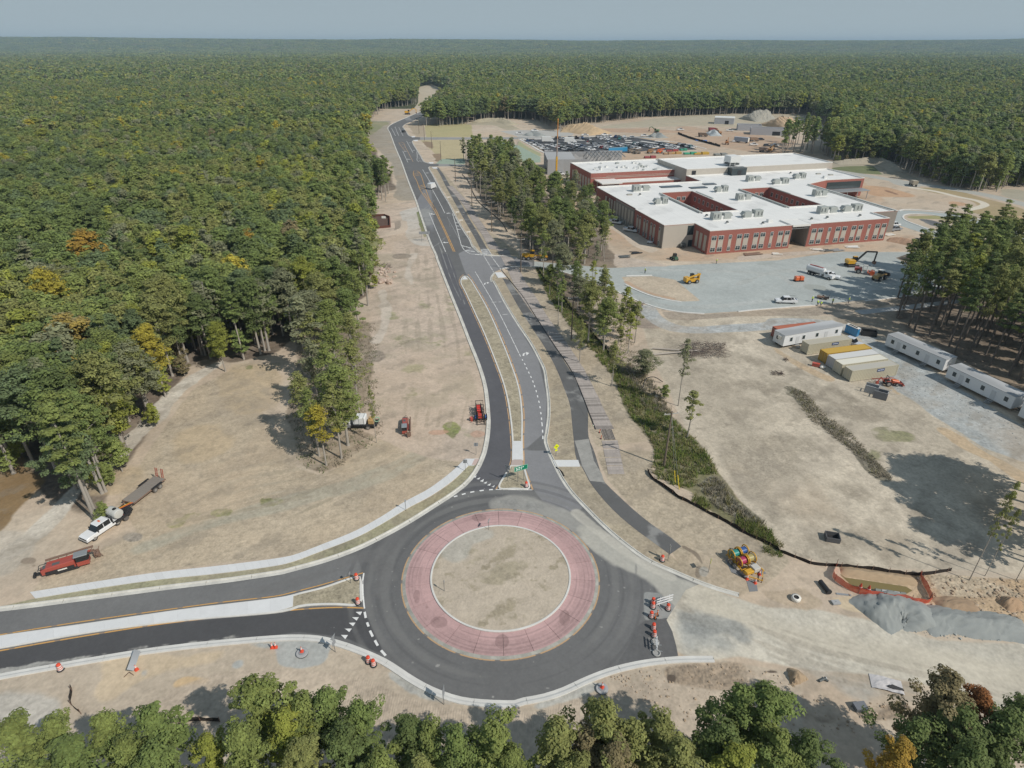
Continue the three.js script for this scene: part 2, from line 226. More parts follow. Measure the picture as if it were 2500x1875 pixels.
const where = {
all: { all: true }, forest: { polys: [PLAN.forestFloor, PLAN.strip, PLAN.rightWood], blur: 2.2 }, pen: { polys: [PLAN.peninsula], blur: 2 },
};
const dirAng = (p, q) => Math.atan2(q[1] - p[1], q[0] - p[0]);
const SAND = [.55, .445, .335], SAND2 = [.46, .375, .295], STRAW = [.44, .36, .26], STRAW2 = [.35, .295, .215], GRAVEL = [.36, .395, .385], PALE = [.56, .505, .43], LEAF = [.13, .10, .075], ORANGE = [.55, .42, .275], RED = [.43, .285, .19];
const eAng = dirAng(at('c', 1600, 1100), at('j', 2212, 800));
const fieldAng = dirAng(at('m', 1500, 900), at('e', 600, 700));
const spot = (v, x, y, rx, ry) => { const o = []; for (let k = 0; k < 14; k++) { const a = k / 14 * 6.283; o.push(at(v, x + rx * Math.cos(a), y + ry * Math.sin(a))); } return o; };
const LAYERS = [
[where.all, { c: SAND, c2: SAND2, s: 16, grain: .14, bump: .05 }],
[where.all, { c: [.56, .48, .38], s: 7, mott: -.08, op: .6, grain: .14 }],
// cleared land round the school and beyond the car park
[{ polys: [G('d', 1130, 385, 1260, 465, 1350, 560, 1500, 565, 2000, 540, 2350, 540, 2350, 415, 1917, 352, 1800, 340, 1850, 288, 1770, 255, 1500, 252, 1200, 266, 1100, 290)], blur: 4 }, { c: [.51, .43, .335], c2: [.45, .35, .26], s: 30, grain: .1, edge: .4, es: 20 }],
[{ polys: [G('d', 1130, 385, 1260, 465, 1350, 560, 1500, 565, 2000, 540, 1900, 420, 1800, 340, 1500, 290, 1200, 280)], blur: 4 }, { c: RED, c2: [.5, .36, .24], s: 18, mott: .02, op: .7, grain: .12 }],
[{ polys: [G('q', 0, 330, 200, 350, 500, 480, 900, 560, 1200, 560, 1300, 420, 900, 330, 350, 290, 0, 240)], blur: 5 }, { c: [.47, .345, .245], c2: [.40, .26, .17], s: 25, edge: .4, es: 15, op: .85, grain: .1 }],
[{ polys: [G('q', -600, 230, 0, 150, 500, 125, 1500, 130, 1500, 230, 1000, 280, 300, 250, 0, 260, -900, 280)], blur: 6 }, { c: [.44, .40, .30], c2: [.38, .33, .24], s: 40, edge: .4, es: 30, grain: .1 }],
[{ polys: [G('p', 430, 300, 900, 320, 1500, 330, 2000, 330, 1500, 280, 900, 285)], blur: 3 }, { c: [.42, .27, .18], s: 20, op: .8, edge: .4, es: 15 }],
// woods and their floor
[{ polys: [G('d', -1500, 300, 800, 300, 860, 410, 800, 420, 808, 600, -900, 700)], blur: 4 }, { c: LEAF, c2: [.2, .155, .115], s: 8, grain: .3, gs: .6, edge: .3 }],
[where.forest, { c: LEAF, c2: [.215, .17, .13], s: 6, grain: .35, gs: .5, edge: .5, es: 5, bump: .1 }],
[{ polys: [PLAN.peninsula], blur: 1.6 }, { c: [.25, .20, .15], c2: [.33, .27, .2], s: 5, grain: .3, gs: .4, edge: .5 }],
// west: straw-mulched bank and clearing
[{ polys: [G('d', 60, 1286, 300, 1240, 700, 1190, 900, 1085, 1015, 990, 1000, 930, 830, 940, 760, 985, 700, 1030, 640, 1010, 560, 880, 610, 780, 500, 800, 420, 840, 330, 960, 250, 1080, 300, 1150, 100, 1235)], blur: 1 }, { c: STRAW, c2: [.47, .395, .295], s: 9, grain: .26, gs: .22, edge: .35, bump: .07, streak: [-.4, .12, 4, .4] }],
[{ lines: [[smooth(G('d', 300, 1185, 520, 1110, 720, 1060, 860, 1010, 985, 930)), 4.5], [smooth(G('d', 420, 1150, 640, 1095, 800, 1020)), 1.6]], blur: 1.6 }, { c: [.34, .33, .265], c2: [.40, .37, .29], s: 5, grain: .3, gs: .3, op: .7, edge: .5, es: 6 }],
[{ lines: [[smooth(G('d', 380, 1130, 620, 1080, 780, 1010)), .8], [smooth(G('d', 600, 1130, 820, 1030, 930, 985)), .7]], blur: .5 }, { c: [.27, .235, .17], op: .55, edge: .6, es: 3, grain: .3 }],
[{ polys: [spot('d', 540, 840, 70, 60), spot('d', 430, 960, 70, 50), spot('a', 900, 250, 300, 120)], blur: 4 }, { c: [.47, .37, .245], grain: .25, gs: .3, op: .75, edge: .5, es: 6 }],
[{ lines: [[smooth(G('k', 1700, 900, 1600, 960, 1350, 1130, 1180, 1340, 1000, 1510, 870, 1680, 'a', 640, 250, 480, 430, 300, 620, 0, 830, -300, 900)), 3.6]], blur: 1.1 }, { c: [.60, .56, .49], c2: [.47, .42, .35], s: 3.5, grain: .22, edge: .6, es: 3 }],
[{ polys: [G('a', -500, 640, 0, 620, 250, 600, 300, 820, 0, 1000, -500, 1100)], blur: 2.5 }, { c: [.50, .46, .40], c2: [.42, .37, .30], s: 6, edge: .5, grain: .2, op: .8 }],
[{ polys: [spot('a', 220, 850, 60, 25), spot('a', 260, 890, 30, 12), spot('a', 250, 970, 40, 12)], blur: .3 }, { c: [.2, .15, .11], edge: .8, es: 2, op: .8 }],
[{ polys: [G('a', -300, 0, 200, 30, 260, 150, 420, 180, 330, 330, 120, 480, 60, 600, -300, 760)], blur: 1.6 }, { c: [.27, .185, .095], c2: [.2, .13, .06], s: 6, edge: .4, grain: .15 }],
[{ polys: [spot('a', 1215, 520, 75, 45), spot('a', 1350, 550, 60, 25), spot('a', 1490, 400, 80, 35), spot('a', 2100, 390, 110, 30), spot('b', 190, 390, 100, 25), spot('k', 1930, 945, 50, 25), spot('a', 1480, 490, 60, 16), spot('a', 1720, 470, 80, 20)], blur: .8 }, { c: [.19, .21, .07], c2: [.27, .255, .13], s: 1.6, mott: .02, grain: .4, gs: .25, edge: 1.3, es: 1.6, op: .9 }],
[{ polys: [spot('a', 1020, 670, 90, 40), spot('a', 1000, 745, 60, 10)], blur: .4 }, { c: [.27, .235, .19], c2: [.36, .32, .27], s: 1, grain: .4, gs: .3, edge: .7, es: 1.5 }],
[{ lines: [[12, 0], [34, 8], [60, 20], [84, 34], [110, 44], [136, 58]].map(([k, j]) => [smooth(G('d', 330 + k * .4, 1200 - k, 560 - j, 1125 - k * .8, 760 - j, 1075 - k * .7, 990 - j * 1.6, 960 - k * .4)), .5 + (k % 3) * .35]), blur: .35 }, { c: [.285, .24, .17], c2: [.46, .405, .32], s: 2, op: .5, edge: 1.1, es: 5, grain: .3 }],
[{ polys: [G('d', 480, 800, 640, 820, 700, 1010, 560, 1000, 420, 920)], blur: 2 }, { c: [.36, .30, .225], s: 3, mott: -.04, op: .6, grain: .3 }],
// strip of disturbed ground west of the north leg
[{ polys: [G('o', 60, 1120, 500, 1060, 640, 1440, 740, 1659, 'l', 1482, 90, 1600, 400, 1740, 750, 1830, 1000, 1868, 1250, 1868, 1450, 1790, 1659, 1450, 1659, 1050, 1500, 830, 1400, 990, 900, 960, 600, 930, 100)], blur: 1.6 }, { c: [.56, .46, .375], c2: [.48, .39, .31], s: 9, grain: .2, gs: .35, edge: .4, bump: .05, streak: [.05, .06, 2, .8] }],
[{ polys: [G('l', 1000, 60, 1400, 60, 1800, 1150, 1500, 1400, 1000, 1300)], blur: 3 }, { c: [.37, .33, .25], c2: [.3, .27, .19], s: 4, mott: -.05, grain: .3, gs: .3, op: .5 }],
[{ polys: [spot('l', 1460, 715, 100, 40), spot('l', 1330, 970, 90, 60), spot('l', 1400, 470, 80, 40), spot('l', 1200, 760, 60, 80), spot('l', 1130, 500, 50, 60), spot('l', 1280, 1150, 140, 40), spot('l', 1580, 470, 30, 120), spot('l', 1050, 410, 50, 15), spot('l', 1750, 820, 20, 120), spot('l', 1700, 1440, 30, 60), spot('l', 1120, 130, 80, 15)], blur: 1.6 }, { c: [.23, .24, .125], c2: [.33, .30, .19], s: 2, mott: -.01, grain: .4, gs: .3, edge: 1.5, es: 2, soft: .3, op: .8 }],
[{ polys: [spot('l', 1590, 1430, 55, 75)], blur: .8 }, { c: [.19, .235, .07], c2: [.27, .27, .12], s: 1.5, grain: .35, edge: .8, es: 2 }],
[{ polys: [spot('l', 1480, 1440, 80, 20), spot('l', 1790, 1450, 60, 25)], blur: .5 }, { c: [.53, .30, .21], grain: .25, edge: .9, es: 2, op: .7 }],
[{ lines: [0, 1, 2, 3, 4, 5].flatMap(k => [0, 14].map(e => [smooth(G('l', 1240 + k * 70 + e, 20, 1270 + k * 62 + e, 300, 1220 + k * 100 + e, 700, 1250 + k * 95 + e, 1050, 1200 + k * 90 + e, 1400)), .35])), blur: .3 }, { c: [.34, .285, .22], op: .5, edge: 1.2, es: 6, grain: .3 }],
[{ lines: [[smooth(G('l', 1050, 350, 1080, 480, 1060, 640, 1000, 740)), 2.6], [smooth(G('l', 1300, 60, 1250, 200, 1290, 300)), 2.2]], blur: 1 }, { c: [.58, .52, .45], op: .7, edge: .6, es: 3 }],
[{ polys: [spot('l', 1010, 850, 70, 50), spot('l', 1200, 80, 70, 22)], blur: 1.2 }, { c: [.24, .2, .165], c2: [.34, .29, .23], s: 3, grain: .3, edge: .6 }],
[{ polys: [G('o', 330, 1180, 560, 1120, 620, 1300, 700, 1560, 500, 1540, 400, 1450)], blur: 1.5 }, { c: [.52, .50, .46], grain: .12, edge: .4, op: .8 }],
[{ polys: [G('o', 520, 1180, 570, 1180, 640, 1440, 600, 1480, 560, 1400), G('o', 0, 1440, 150, 1500, 100, 1560, 0, 1560)], blur: .8 }, { c: [.14, .19, .06], c2: [.2, .22, .1], s: 2, grain: .35, edge: .6 }],
[{ polys: [G('o', 0, 200, 230, 200, 330, 480, 500, 900, 520, 1060, 300, 1060, 290, 760, 100, 500, 0, 450)], blur: 2.5 }, { c: [.36, .325, .275], c2: [.30, .26, .2], s: 8, edge: .4, grain: .18 }],
[{ polys: [G('o', 0, 200, 200, 210, 160, 260, 60, 330, 0, 380)], blur: 3 }, { c: [.22, .24, .12], edge: .6, es: 8, op: .8 }],
// verges along the roads
[{ polys: [[...PLAN.kerbNW.filter(p => p[1] > -100 && p[0] < -5), ...PLAN.sidewalk[1].slice().reverse()]], blur: .3 }, { c: [.33, .30, .20], c2: [.29, .285, .18], s: 3, grain: .34, gs: .28, edge: .2 }],
[{ polys: [[...G('c', 1910, 1130), ...PLAN.kerbE, ...G('m', 85, 250, 150, 370, 230, 510, 330, 660, 420, 800, 500, 950, 560, 1100, 605, 1230, 622, 1380, 635, 1500, 660, 1659, 'c', 700, 130, 750, 230, 830, 340, 960, 480, 1100, 600, 1250, 710, 1375, 802, 1600, 1000)]], blur: .4 }, { c: [.335, .285, .205], c2: [.39, .335, .25], s: 5, grain: .32, gs: .28, bump: .04 }],
[{ polys: [G('c', 660, 0, 1250, 0, 1230, 210, 1450, 370, 1700, 500, 1950, 640, 2212, 770, 'e', 300, 770, 450, 850, 200, 1050, 'c', 1910, 1130, 1500, 1000, 1400, 800, 1200, 560, 900, 230, 'm', 700, 1300, 500, 760, 90, 200, 330, 190, 600, 550, 900, 900, 1050, 1250, 1250, 1500)], blur: 1 }, { c: [.43, .365, .275], c2: [.36, .30, .22], s: 6, grain: .3, gs: .28, edge: .3, bump: .05, streak: [dirAng(at('c', 800, 100), at('c', 1500, 750)), .1, 4, .5] }],
[{ polys: [G('c', 1500, 800, 2000, 700, 'e', 100, 900, 300, 1050, 'c', 1900, 1120, 1600, 1000)], blur: 1.5 }, { c: [.50, .41, .305], c2: [.38, .31, .225], s: 3, op: .7, edge: .7, es: 3, grain: .4, bump: .06 }],
[{ lines: [[smooth(G('c', 1480, 740, 1580, 800, 1620, 870)), .5], [smooth(G('c', 1600, 900, 1590, 970)), .8]], blur: .2 }, { c: [.16, .13, .10], edge: .8, es: 1, op: .9 }],
[{ polys: [spot('c', 1640, 940, 40, 50)], blur: .4 }, { c: [.33, .32, .29], grain: .4, edge: .6, es: 1 }],
[{ polys: [G('m', 80, 90, 240, 100, 'o', 1600, 1600, 1300, 1400, 1100, 1090, 900, 860, 820, 760, 760, 700, 640, 700, 700, 760, 860, 1050, 1080, 1440, 1180, 1600)], blur: 1 }, { c: [.37, .32, .235], c2: [.42, .35, .25], s: 6, grain: .22, edge: .3 }],
// dry field on the right
[{ polys: [G('m', 1150, 560, 2212, 520, 'n', 1000, 560, 1200, 760, 2212, 1350, 'e', 2300, 100, 2300, 960, 1650, 930, 700, 890, 300, 770, 'c', 2190, 660, 1950, 420, 1720, 130, 'm', 1660, 1659, 1420, 1280, 1250, 900)], blur: 1.2 }, { c: [.54, .475, .38], c2: [.42, .365, .285], s: 11, grain: .24, gs: .24, edge: .35, bump: .05, streak: [fieldAng, .26, 7, .6] }],
[{ polys: [G('m', 1250, 650, 2212, 640, 'n', 700, 900, 1600, 1659, 'e', 2212, 600, 1600, 930, 600, 860, 'c', 1900, 300, 'm', 1500, 1100)], blur: 3 }, { c: [.27, .23, .175], c2: [.35, .305, .24], s: 4.5, mott: -.03, grain: .4, gs: .25, op: .75, streak: [fieldAng, .6, 7, .5] }],
[{ polys: [G('m', 1000, 480, 1200, 480, 1330, 620, 1250, 640, 1040, 620)], blur: 1.5 }, { c: [.25, .205, .165], c2: [.35, .29, .24], s: 4, grain: .3, edge: .5 }],
[{ polys: [G('m', 1300, 505, 1640, 530, 2212, 490, 'n', 600, 470, 1260, 405, 1300, 440, 600, 540, 0, 545, 'm', 1500, 580, 1360, 570)], blur: 1 }, { c: [.30, .255, .20], c2: [.36, .3, .24], s: 5, grain: .3, edge: .4 }],
[{ lines: [[smooth(G('m', 1200, 480, 1260, 560, 1400, 630, 1560, 650, 1800, 640, 2212, 605, 'n', 300, 590, 500, 590, 800, 620, 1000, 700)), 5]], blur: .8 }, { c: [.42, .43, .425], c2: [.36, .375, .37], s: 2, grain: .3, gs: .5, edge: .3, bump: .08 }],
[{ polys: [G('n', 950, 700, 1150, 760, 1560, 990, 2212, 1390, 2300, 1659, 'e', 2300, 130, 2212, 90, 'n', 1900, 1560, 1550, 1330, 1250, 1130, 1100, 1100, 1050, 1000, 1230, 1000, 1180, 930, 1000, 820)], blur: 1.2 }, { c: [.385, .405, .40], c2: [.33, .345, .34], s: 4, grain: .28, gs: .4, edge: .35, bump: .07 }],
[{ lines: [[smooth(G('n', 1150, 1080, 1400, 1230, 1560, 1260)), 2], [smooth(G('n', 1600, 1430, 1800, 1560, 2000, 1659, 'e', 2212, 220)), 3], [smooth(G('n', 300, 800, 420, 880, 600, 980, 700, 1030)), 2.6]], blur: .8 }, { c: [.50, .385, .25], c2: [.45, .33, .21], s: 2, edge: .8, es: 3, grain: .25, op: .85 }],
[{ polys: [G('n', 700, 560, 1200, 480, 1300, 640, 1150, 720, 960, 640)], blur: 2 }, { c: [.26, .22, .17], grain: .3, edge: .5, op: .85 }],
// dark weedy cut through the mound
[{ lines: [[smooth(G('n', 420, 1110, 520, 1230, 700, 1400, 900, 1560, 1010, 1659, 'e', 1000, 80, 1120, 200)), 2.2]], blur: .8 }, { c: [.13, .115, .085], c2: [.22, .2, .15], s: 1.5, grain: .5, gs: .4, edge: .9, es: 2, bump: .3 }],
[{ polys: [spot('n', 1200, 1480, 170, 60), spot('n', 860, 1450, 60, 40), spot('n', 1100, 1600, 90, 40)], blur: 1.5 }, { c: [.19, .20, .09], c2: [.27, .25, .15], s: 2, grain: .4, edge: 1, es: 2.5, op: .8 }],
// weedy ditch between the power line and the field
[{ polys: [G('m', 330, 150, 400, 170, 620, 470, 760, 640, 930, 860, 1100, 1030, 1350, 1280, 1560, 1480, 'c', 1650, 0, 1730, 140, 1950, 420, 2190, 690, 'e', 340, 760, 300, 810, 200, 740, 'c', 2080, 690, 1840, 560, 1600, 420, 1560, 340, 1300, 230, 1230, 130, 1250, 0, 'm', 1200, 1480, 1040, 1280, 960, 1060, 900, 960, 760, 780, 620, 620, 440, 400)], blur: .8 }, { c: [.12, .125, .05], c2: [.22, .19, .12], s: 3, grain: .4, gs: .4, edge: .5, es: 3, bump: .12 }],
[{ polys: [G('c', 1600, 260, 1720, 180, 1900, 400, 2100, 560, 2000, 570, 1750, 430)], blur: 1 }, { c: [.25, .23, .18], c2: [.17, .165, .11], s: 1.6, grain: .5, gs: .4, edge: .6 }],
[where.all, { c: [.30, .255, .2], c2: [.37, .325, .265], s: 3.2, mott: -.07, op: .3, grain: .35, gs: .22 }],
[where.all, { c: [.49, .37, .25], s: 13, mott: -.09, op: .25, grain: .25, gs: .25 }],
[where.all, { c: [.24, .205, .16], s: 1.1, mott: -.17, op: .4, grain: .3, gs: .2 }],
// gravel pad and its islands
[{ polys: [PLAN.gravelPad], blur: .4 }, { c: [.41, .435, .42], c2: [.355, .385, .375], s: 14, grain: .12, edge: .12, streak: [0, .1, 9, 1.2] }],
[{ lines: [[smooth(G('m', 1100, 190, 1500, 190, 2212, 230, 'n', 500, 330, 1100, 330)), 2.4], [smooth(G('m', 1000, 360, 1400, 470, 2000, 440, 'n', 400, 400)), 2], [smooth(G('n', 1000, 100, 700, 180, 300, 200, 0, 300)), 2.2]], blur: 1 }, { c: [.33, .34, .315], c2: [.46, .475, .46], s: 8, op: .6, edge: .8, es: 8, grain: .2 }],
[{ polys: [G('m', 2000, 130, 2200, 115, 'n', 300, 115, 300, 140, 150, 160)], blur: 2 }, { c: [.31, .34, .32], op: .7, edge: .6, es: 8 }],
[{ polys: [G('n', 470, 290, 700, 310, 640, 350, 560, 340), G('n', 820, 200, 1000, 220, 1050, 270, 900, 240)], blur: 2 }, { c: [.30, .315, .29], op: .7, edge: .8, es: 5 }],
[{ polys: [G('m', 1000, 240, 1240, 234, 1420, 262, 1610, 425, 1465, 430, 1250, 385, 1040, 297)], blur: .6 }, { c: [.51, .43, .33], c2: [.42, .345, .26], s: 4, grain: .22, edge: .2 }],
[{ lines: [[smooth(G('m', 1040, 280, 1130, 330, 1250, 375, 1400, 410)), 2.4]], blur: .6 }, { c: [.46, .29, .19], op: .6, edge: .6, es: 4 }],
[{ polys: [G('n', 1220, 92, 1500, 100, 1560, 150, 1420, 180, 1290, 130)], blur: .6 }, { c: [.34, .28, .22], grain: .25, edge: .3 }],
[{ polys: [G('n', 900, 500, 1200, 470, 1700, 415, 1720, 440, 1230, 500, 960, 530)], blur: .4 }, { c: [.40, .41, .41], grain: .12, edge: .3 }],
[{ polys: [G('m', 950, 60, 1400, 160, 950, 160), G('n', 0, 80, 800, 20, 800, 40, 0, 115)], blur: 1.2 }, { c: [.52, .45, .38], c2: [.44, .36, .29], s: 5, grain: .2, edge: .5 }],
// basins and mown banks beyond the wood strip
[{ polys: [G('o', 600, 238, 1110, 228, 1125, 372, 620, 376)], blur: 1.5 }, { c: [.42, .36, .19], c2: [.36, .33, .17], s: 14, grain: .12, edge: .2 }],
[{ polys: [G('o', 560, 408, 1010, 402, 1040, 620, 790, 620)], blur: 1.5 }, { c: [.46, .39, .235], c2: [.40, .34, .2], s: 12, grain: .12, edge: .2 }],
[{ polys: [G('o', 420, 240, 600, 240, 620, 372, 500, 372)], blur: 2 }, { c: [.38, .31, .22], grain: .15, edge: .4 }],
[{ polys: [G('o', 590, 420, 690, 430, 700, 500, 620, 480), G('o', 690, 560, 780, 550, 790, 640, 730, 640)], blur: 1.5 }, { c: [.26, .19, .125], grain: .15, edge: .4 }],
[{ polys: [G('o', 790, 610, 1040, 612, 1040, 668, 720, 668), G('o', 1370, 420, 1610, 460, 1860, 590, 1850, 650, 1500, 645, 1380, 560)], blur: 1.5 }, { c: [.27, .345, .265], c2: [.3, .36, .29], s: 10, grain: .08, edge: .2 }],
[{ polys: [G('o', 1620, 410, 1700, 470, 1870, 560, 1860, 590, 1610, 460)], blur: 2 }, { c: [.33, .33, .19], grain: .12, edge: .3 }],
[{ polys: [G('o', 1040, 240, 1180, 190, 1440, 195, 1640, 290, 1500, 300, 1350, 250)], blur: 2 }, { c: [.41, .36, .27], c2: [.33, .29, .2], s: 10, grain: .12, edge: .3 }],
[{ polys: [G('o', 1420, 310, 1640, 300, 2212, 300, 2212, 360, 1640, 380)], blur: 2.5 }, { c: [.41, .40, .375], grain: .1, edge: .3 }],
// east of the school
[{ polys: [G('r', 140, 640, 600, 640, 730, 650, 1010, 800, 1150, 850, 700, 790, 130, 730)], blur: 2 }, { c: [.33, .285, .21], c2: [.37, .33, .25], s: 10, grain: .12, edge: .2 }],
[{ polys: [G('r', 140, 705, 300, 690, 580, 685, 690, 780, 480, 770, 140, 735)], blur: 2 }, { c: [.13, .155, .065], c2: [.17, .18, .09], s: 8, grain: .2, edge: .2 }],
[{ polys: [G('r', 980, 920, 1200, 920, 1500, 950, 1900, 1060, 2212, 1150, 2400, 1500, 1900, 1240, 1600, 1180, 1720, 1120, 1640, 1060)], blur: 3 }, { c: [.31, .255, .135], c2: [.37, .28, .17], s: 16, grain: .12, edge: .3 }],
[{ polys: [G('r', 1950, 930, 2212, 940, 2300, 1100, 1950, 1000)], blur: 3 }, { c: [.36, .33, .255], grain: .12, edge: .3 }],
[{ lines: [[smooth(G('r', 160, 738, 500, 790, 860, 850, 1400, 930, 1800, 1000, 2212, 1100, 2400, 1150)), 8], [smooth(G('r', 820, 840, 920, 890, 1000, 900)), 8]], blur: 1 }, { c: [.38, .375, .34], grain: .08, edge: .08 }],
[{ lines: [[smooth(G('r', 1000, 920, 1250, 960, 1500, 1020, 1700, 1060, 1790, 1100, 1740, 1130, 1580, 1165)), 3.5]], blur: .8 }, { c: [.58, .53, .44], grain: .08 }],
[{ polys: [G('r', 450, 900, 700, 920, 1050, 1010, 900, 1020, 600, 1010), G('r', 1380, 1050, 1640, 1100, 1500, 1130)], blur: 3 }, { c: [.46, .29, .175], edge: .7, es: 12, grain: .2, op: .9 }],
[{ polys: [G('r', 700, 930, 880, 990, 860, 1010, 700, 960), G('r', 560, 1000, 650, 1000, 650, 1030)], blur: 1.5 }, { c: [.25, .15, .095], edge: .7, es: 6, grain: .2 }],
[{ polys: [G('r', 1040, 1250, 1220, 1270, 1560, 1370, 1400, 1360, 1200, 1330)], blur: 1.5 }, { c: [.075, .08, .09], c2: [.17, .17, .17], s: 3, grain: .3, edge: .6, es: 8 }],
[{ polys: [G('r', 930, 1235, 1300, 1215, 1750, 1340, 1700, 1360, 1300, 1260, 1000, 1255)], blur: 1.5 }, { c: [.30, .28, .13], grain: .15, edge: .4 }],
[{ polys: [G('r', 1890, 1250, 2212, 1220, 2300, 1330, 2100, 1340)], blur: 2 }, { c: [.48, .33, .21], edge: .3, grain: .1 }],
[{ polys: [G('p', 740, 1140, 1100, 1200, 1600, 1600, 1500, 1659, 1250, 1500)], blur: 2 }, { c: [.54, .46, .37], c2: [.47, .39, .31], s: 8, grain: .15, edge: .4 }],
// south verge: crawler tracks in bare sand, gravel by the kerb
[{ polys: [[...PLAN.kerbS.slice(0, -1), ...G('i', 1720, 500, 2400, 620, 2400, 1500, 'f', -500, 1500)]], blur: .6 }, { c: [.48, .405, .315], c2: [.43, .36, .28], s: 7, grain: .16, gs: .35, bump: .05 }],
[{ polys: [G('f', -200, 800, 300, 760, 560, 900, 400, 1000, -200, 1200)], blur: 2 }, { c: [.43, .405, .36], grain: .25, edge: .4, op: .85 }],
[{ polys: [G('f', 760, 480, 1250, 440, 1780, 400, 1900, 480, 1650, 560, 1500, 620, 1200, 640, 850, 840, 700, 820, 780, 640)], blur: 1.4 }, { c: [.57, .455, .31], c2: [.52, .42, .30], s: 4, edge: .6, es: 4, grain: .15, op: .85 }],
[{ polys: [G('f', 1300, 690, 1420, 620, 1660, 630, 1650, 700, 1320, 740)], blur: .6 }, { c: [.56, .41, .245], grain: .12, edge: .4, tread: [.1, .12, .36], bump: .05 }],
[{ polys: [G('h', 235, 352, 450, 345, 640, 390, 620, 540, 400, 575, 240, 560), G('h', -60, 390, 60, 360, 240, 380, 200, 430), G('f', 1800, 520, 1880, 510, 1880, 570, 1780, 570), G('f', 1080, 560, 1150, 540, 1150, 640, 1080, 660)], blur: .6 }, { c: [.365, .375, .36], c2: [.41, .41, .385], s: 3, grain: .16, edge: .5, es: 2.5 }],
[{ polys: [G('h', 1060, 590, 1180, 590, 1380, 720, 1560, 800, 1800, 850, 2212, 860, 'i', 300, 850, 560, 760, 760, 680, 860, 690, 760, 760, 400, 880, 0, 920, 'h', 1850, 900, 1500, 870, 1250, 770)], blur: .6 }, { c: [.40, .40, .375], c2: [.45, .43, .38], s: 2, grain: .25, edge: .5, es: 2, bump: .04 }],
[{ polys: [G('f', 1250, 760, 1700, 600, 2212, 570, 'h', 900, 640, 1250, 800, 1500, 880, 2212, 920, 'i', 400, 900, 900, 720, 1700, 560, 2300, 620, 2300, 1343, 'f', 1100, 1343)], blur: 1 }, { c: [.50, .415, .325], c2: [.44, .365, .285], s: 5, op: .7, grain: .25, tread: [.08, .03, .3], bump: .06 }],
[{ polys: [G('i', 1300, 560, 1900, 520, 2212, 620, 2212, 760, 1700, 740, 1350, 680), G('j', 0, 560, 260, 560, 420, 700, 700, 860, 1300, 850, 1500, 950, 600, 1000, 0, 700)], blur: 1 }, { c: [.23, .175, .125], c2: [.36, .285, .21], s: 2.4, mott: .02, op: .85, grain: .45, gs: .4, bump: .32 }],
[{ polys: [G('i', 1120, 670, 1330, 590, 1330, 620, 1200, 690)], blur: .6 }, { c: [.53, .39, .235], edge: .5, es: 3, grain: .12, op: .8 }],
[{ polys: [spot('i', 1390, 650, 28, 26), spot('i', 2140, 600, 80, 12)], blur: .2 }, { c: [.11, .085, .065], edge: .7, es: 1 }],
// haul road running east
[{ polys: [G('c', 1180, 1080, 1290, 960, 1600, 1034, 1907, 1130, 'e', 200, 1190, 500, 1200, 1000, 1270, 1500, 1440, 2300, 1490, 'j', 2300, 960, 1700, 770, 1100, 640, 600, 600, 200, 520, 0, 470, 'i', 1705, 500, 1440, 470)], blur: 1 }, { c: [.54, .495, .41], c2: [.455, .43, .37], s: 9, grain: .2, edge: .4, es: 5, bump: .04, streak: [eAng, .2, 12, .9] }],
[{ lines: [[smooth(G('c', 1250, 1000, 1600, 1120, 'j', 400, 310, 1200, 480, 2212, 720)), 5]], blur: 2 }, { c: [.53, .48, .385], c2: [.56, .51, .42], s: 7, op: .75, grain: .12, edge: .5, soft: .3, streak: [eAng, .14, 14, .7] }],
[{ polys: [G('i', 1390, 200, 1600, 200, 1900, 330, 1950, 480, 1700, 480, 1440, 478), G('j', 100, 420, 500, 500, 1000, 640, 1300, 760, 1000, 900, 760, 780, 500, 620)], blur: 1.2 }, { c: [.40, .405, .38], c2: [.35, .355, .335], s: 5, grain: .22, edge: .7, es: 4, soft: .35, op: .9, streak: [eAng + .2, .15, 6, .7] }],
[{ polys: [G('c', 1420, 1230, 1600, 1260, 1940, 1380, 1960, 1440, 1700, 1400, 1640, 1470, 1500, 1400), G('j', 0, 240, 60, 260, 70, 350, 0, 430)], blur: 1 }, { c: [.2, .207, .2], c2: [.31, .315, .3], s: 3, grain: .25, edge: 1.1, es: 3, soft: .4, op: .8, mott: .15, streak: [eAng + .3, .35, 5, .5] }],
[{ lines: [0, 1, 2, 3, 4].map(k => [smooth(G('c', 1300 + k * 30, 1040 + k * 40, 1700, 1160 + k * 50, 'j', 500, 330 + k * 60, 1300, 520 + k * 70, 2212, 760 + k * 60)), .4 + (k % 2) * .5]), blur: .35 }, { c: [.36, .32, .26], op: .5, edge: 1.2, es: 7, grain: .3 }],
[{ polys: [G('j', 0, 480, 400, 560, 900, 680, 1500, 820, 2212, 1000, 2212, 1100, 1500, 920, 700, 760, 0, 560)], blur: 1.2 }, { c: [.44, .36, .26], c2: [.34, .28, .2], s: 3, op: .7, edge: .8, es: 4, grain: .35, mott: .05 }],
[{ polys: [G('e', 100, 1080, 500, 1070, 700, 1180, 560, 1250, 350, 1180), G('e', 480, 1240, 600, 1290, 580, 1330)], blur: .8 }, { c: [.46, .37, .265], c2: [.34, .27, .2], s: 2.5, edge: .7, es: 2.5, grain: .22, op: .8 }],
[{ polys: [G('e', 700, 1130, 1000, 1120, 1450, 1180, 1600, 1190, 1540, 1260, 1400, 1220, 1100, 1180, 1000, 1270, 800, 1230)], blur: .8 }, { c: [.57, .47, .33], c2: [.52, .41, .28], s: 3, edge: .4, grain: .12 }],
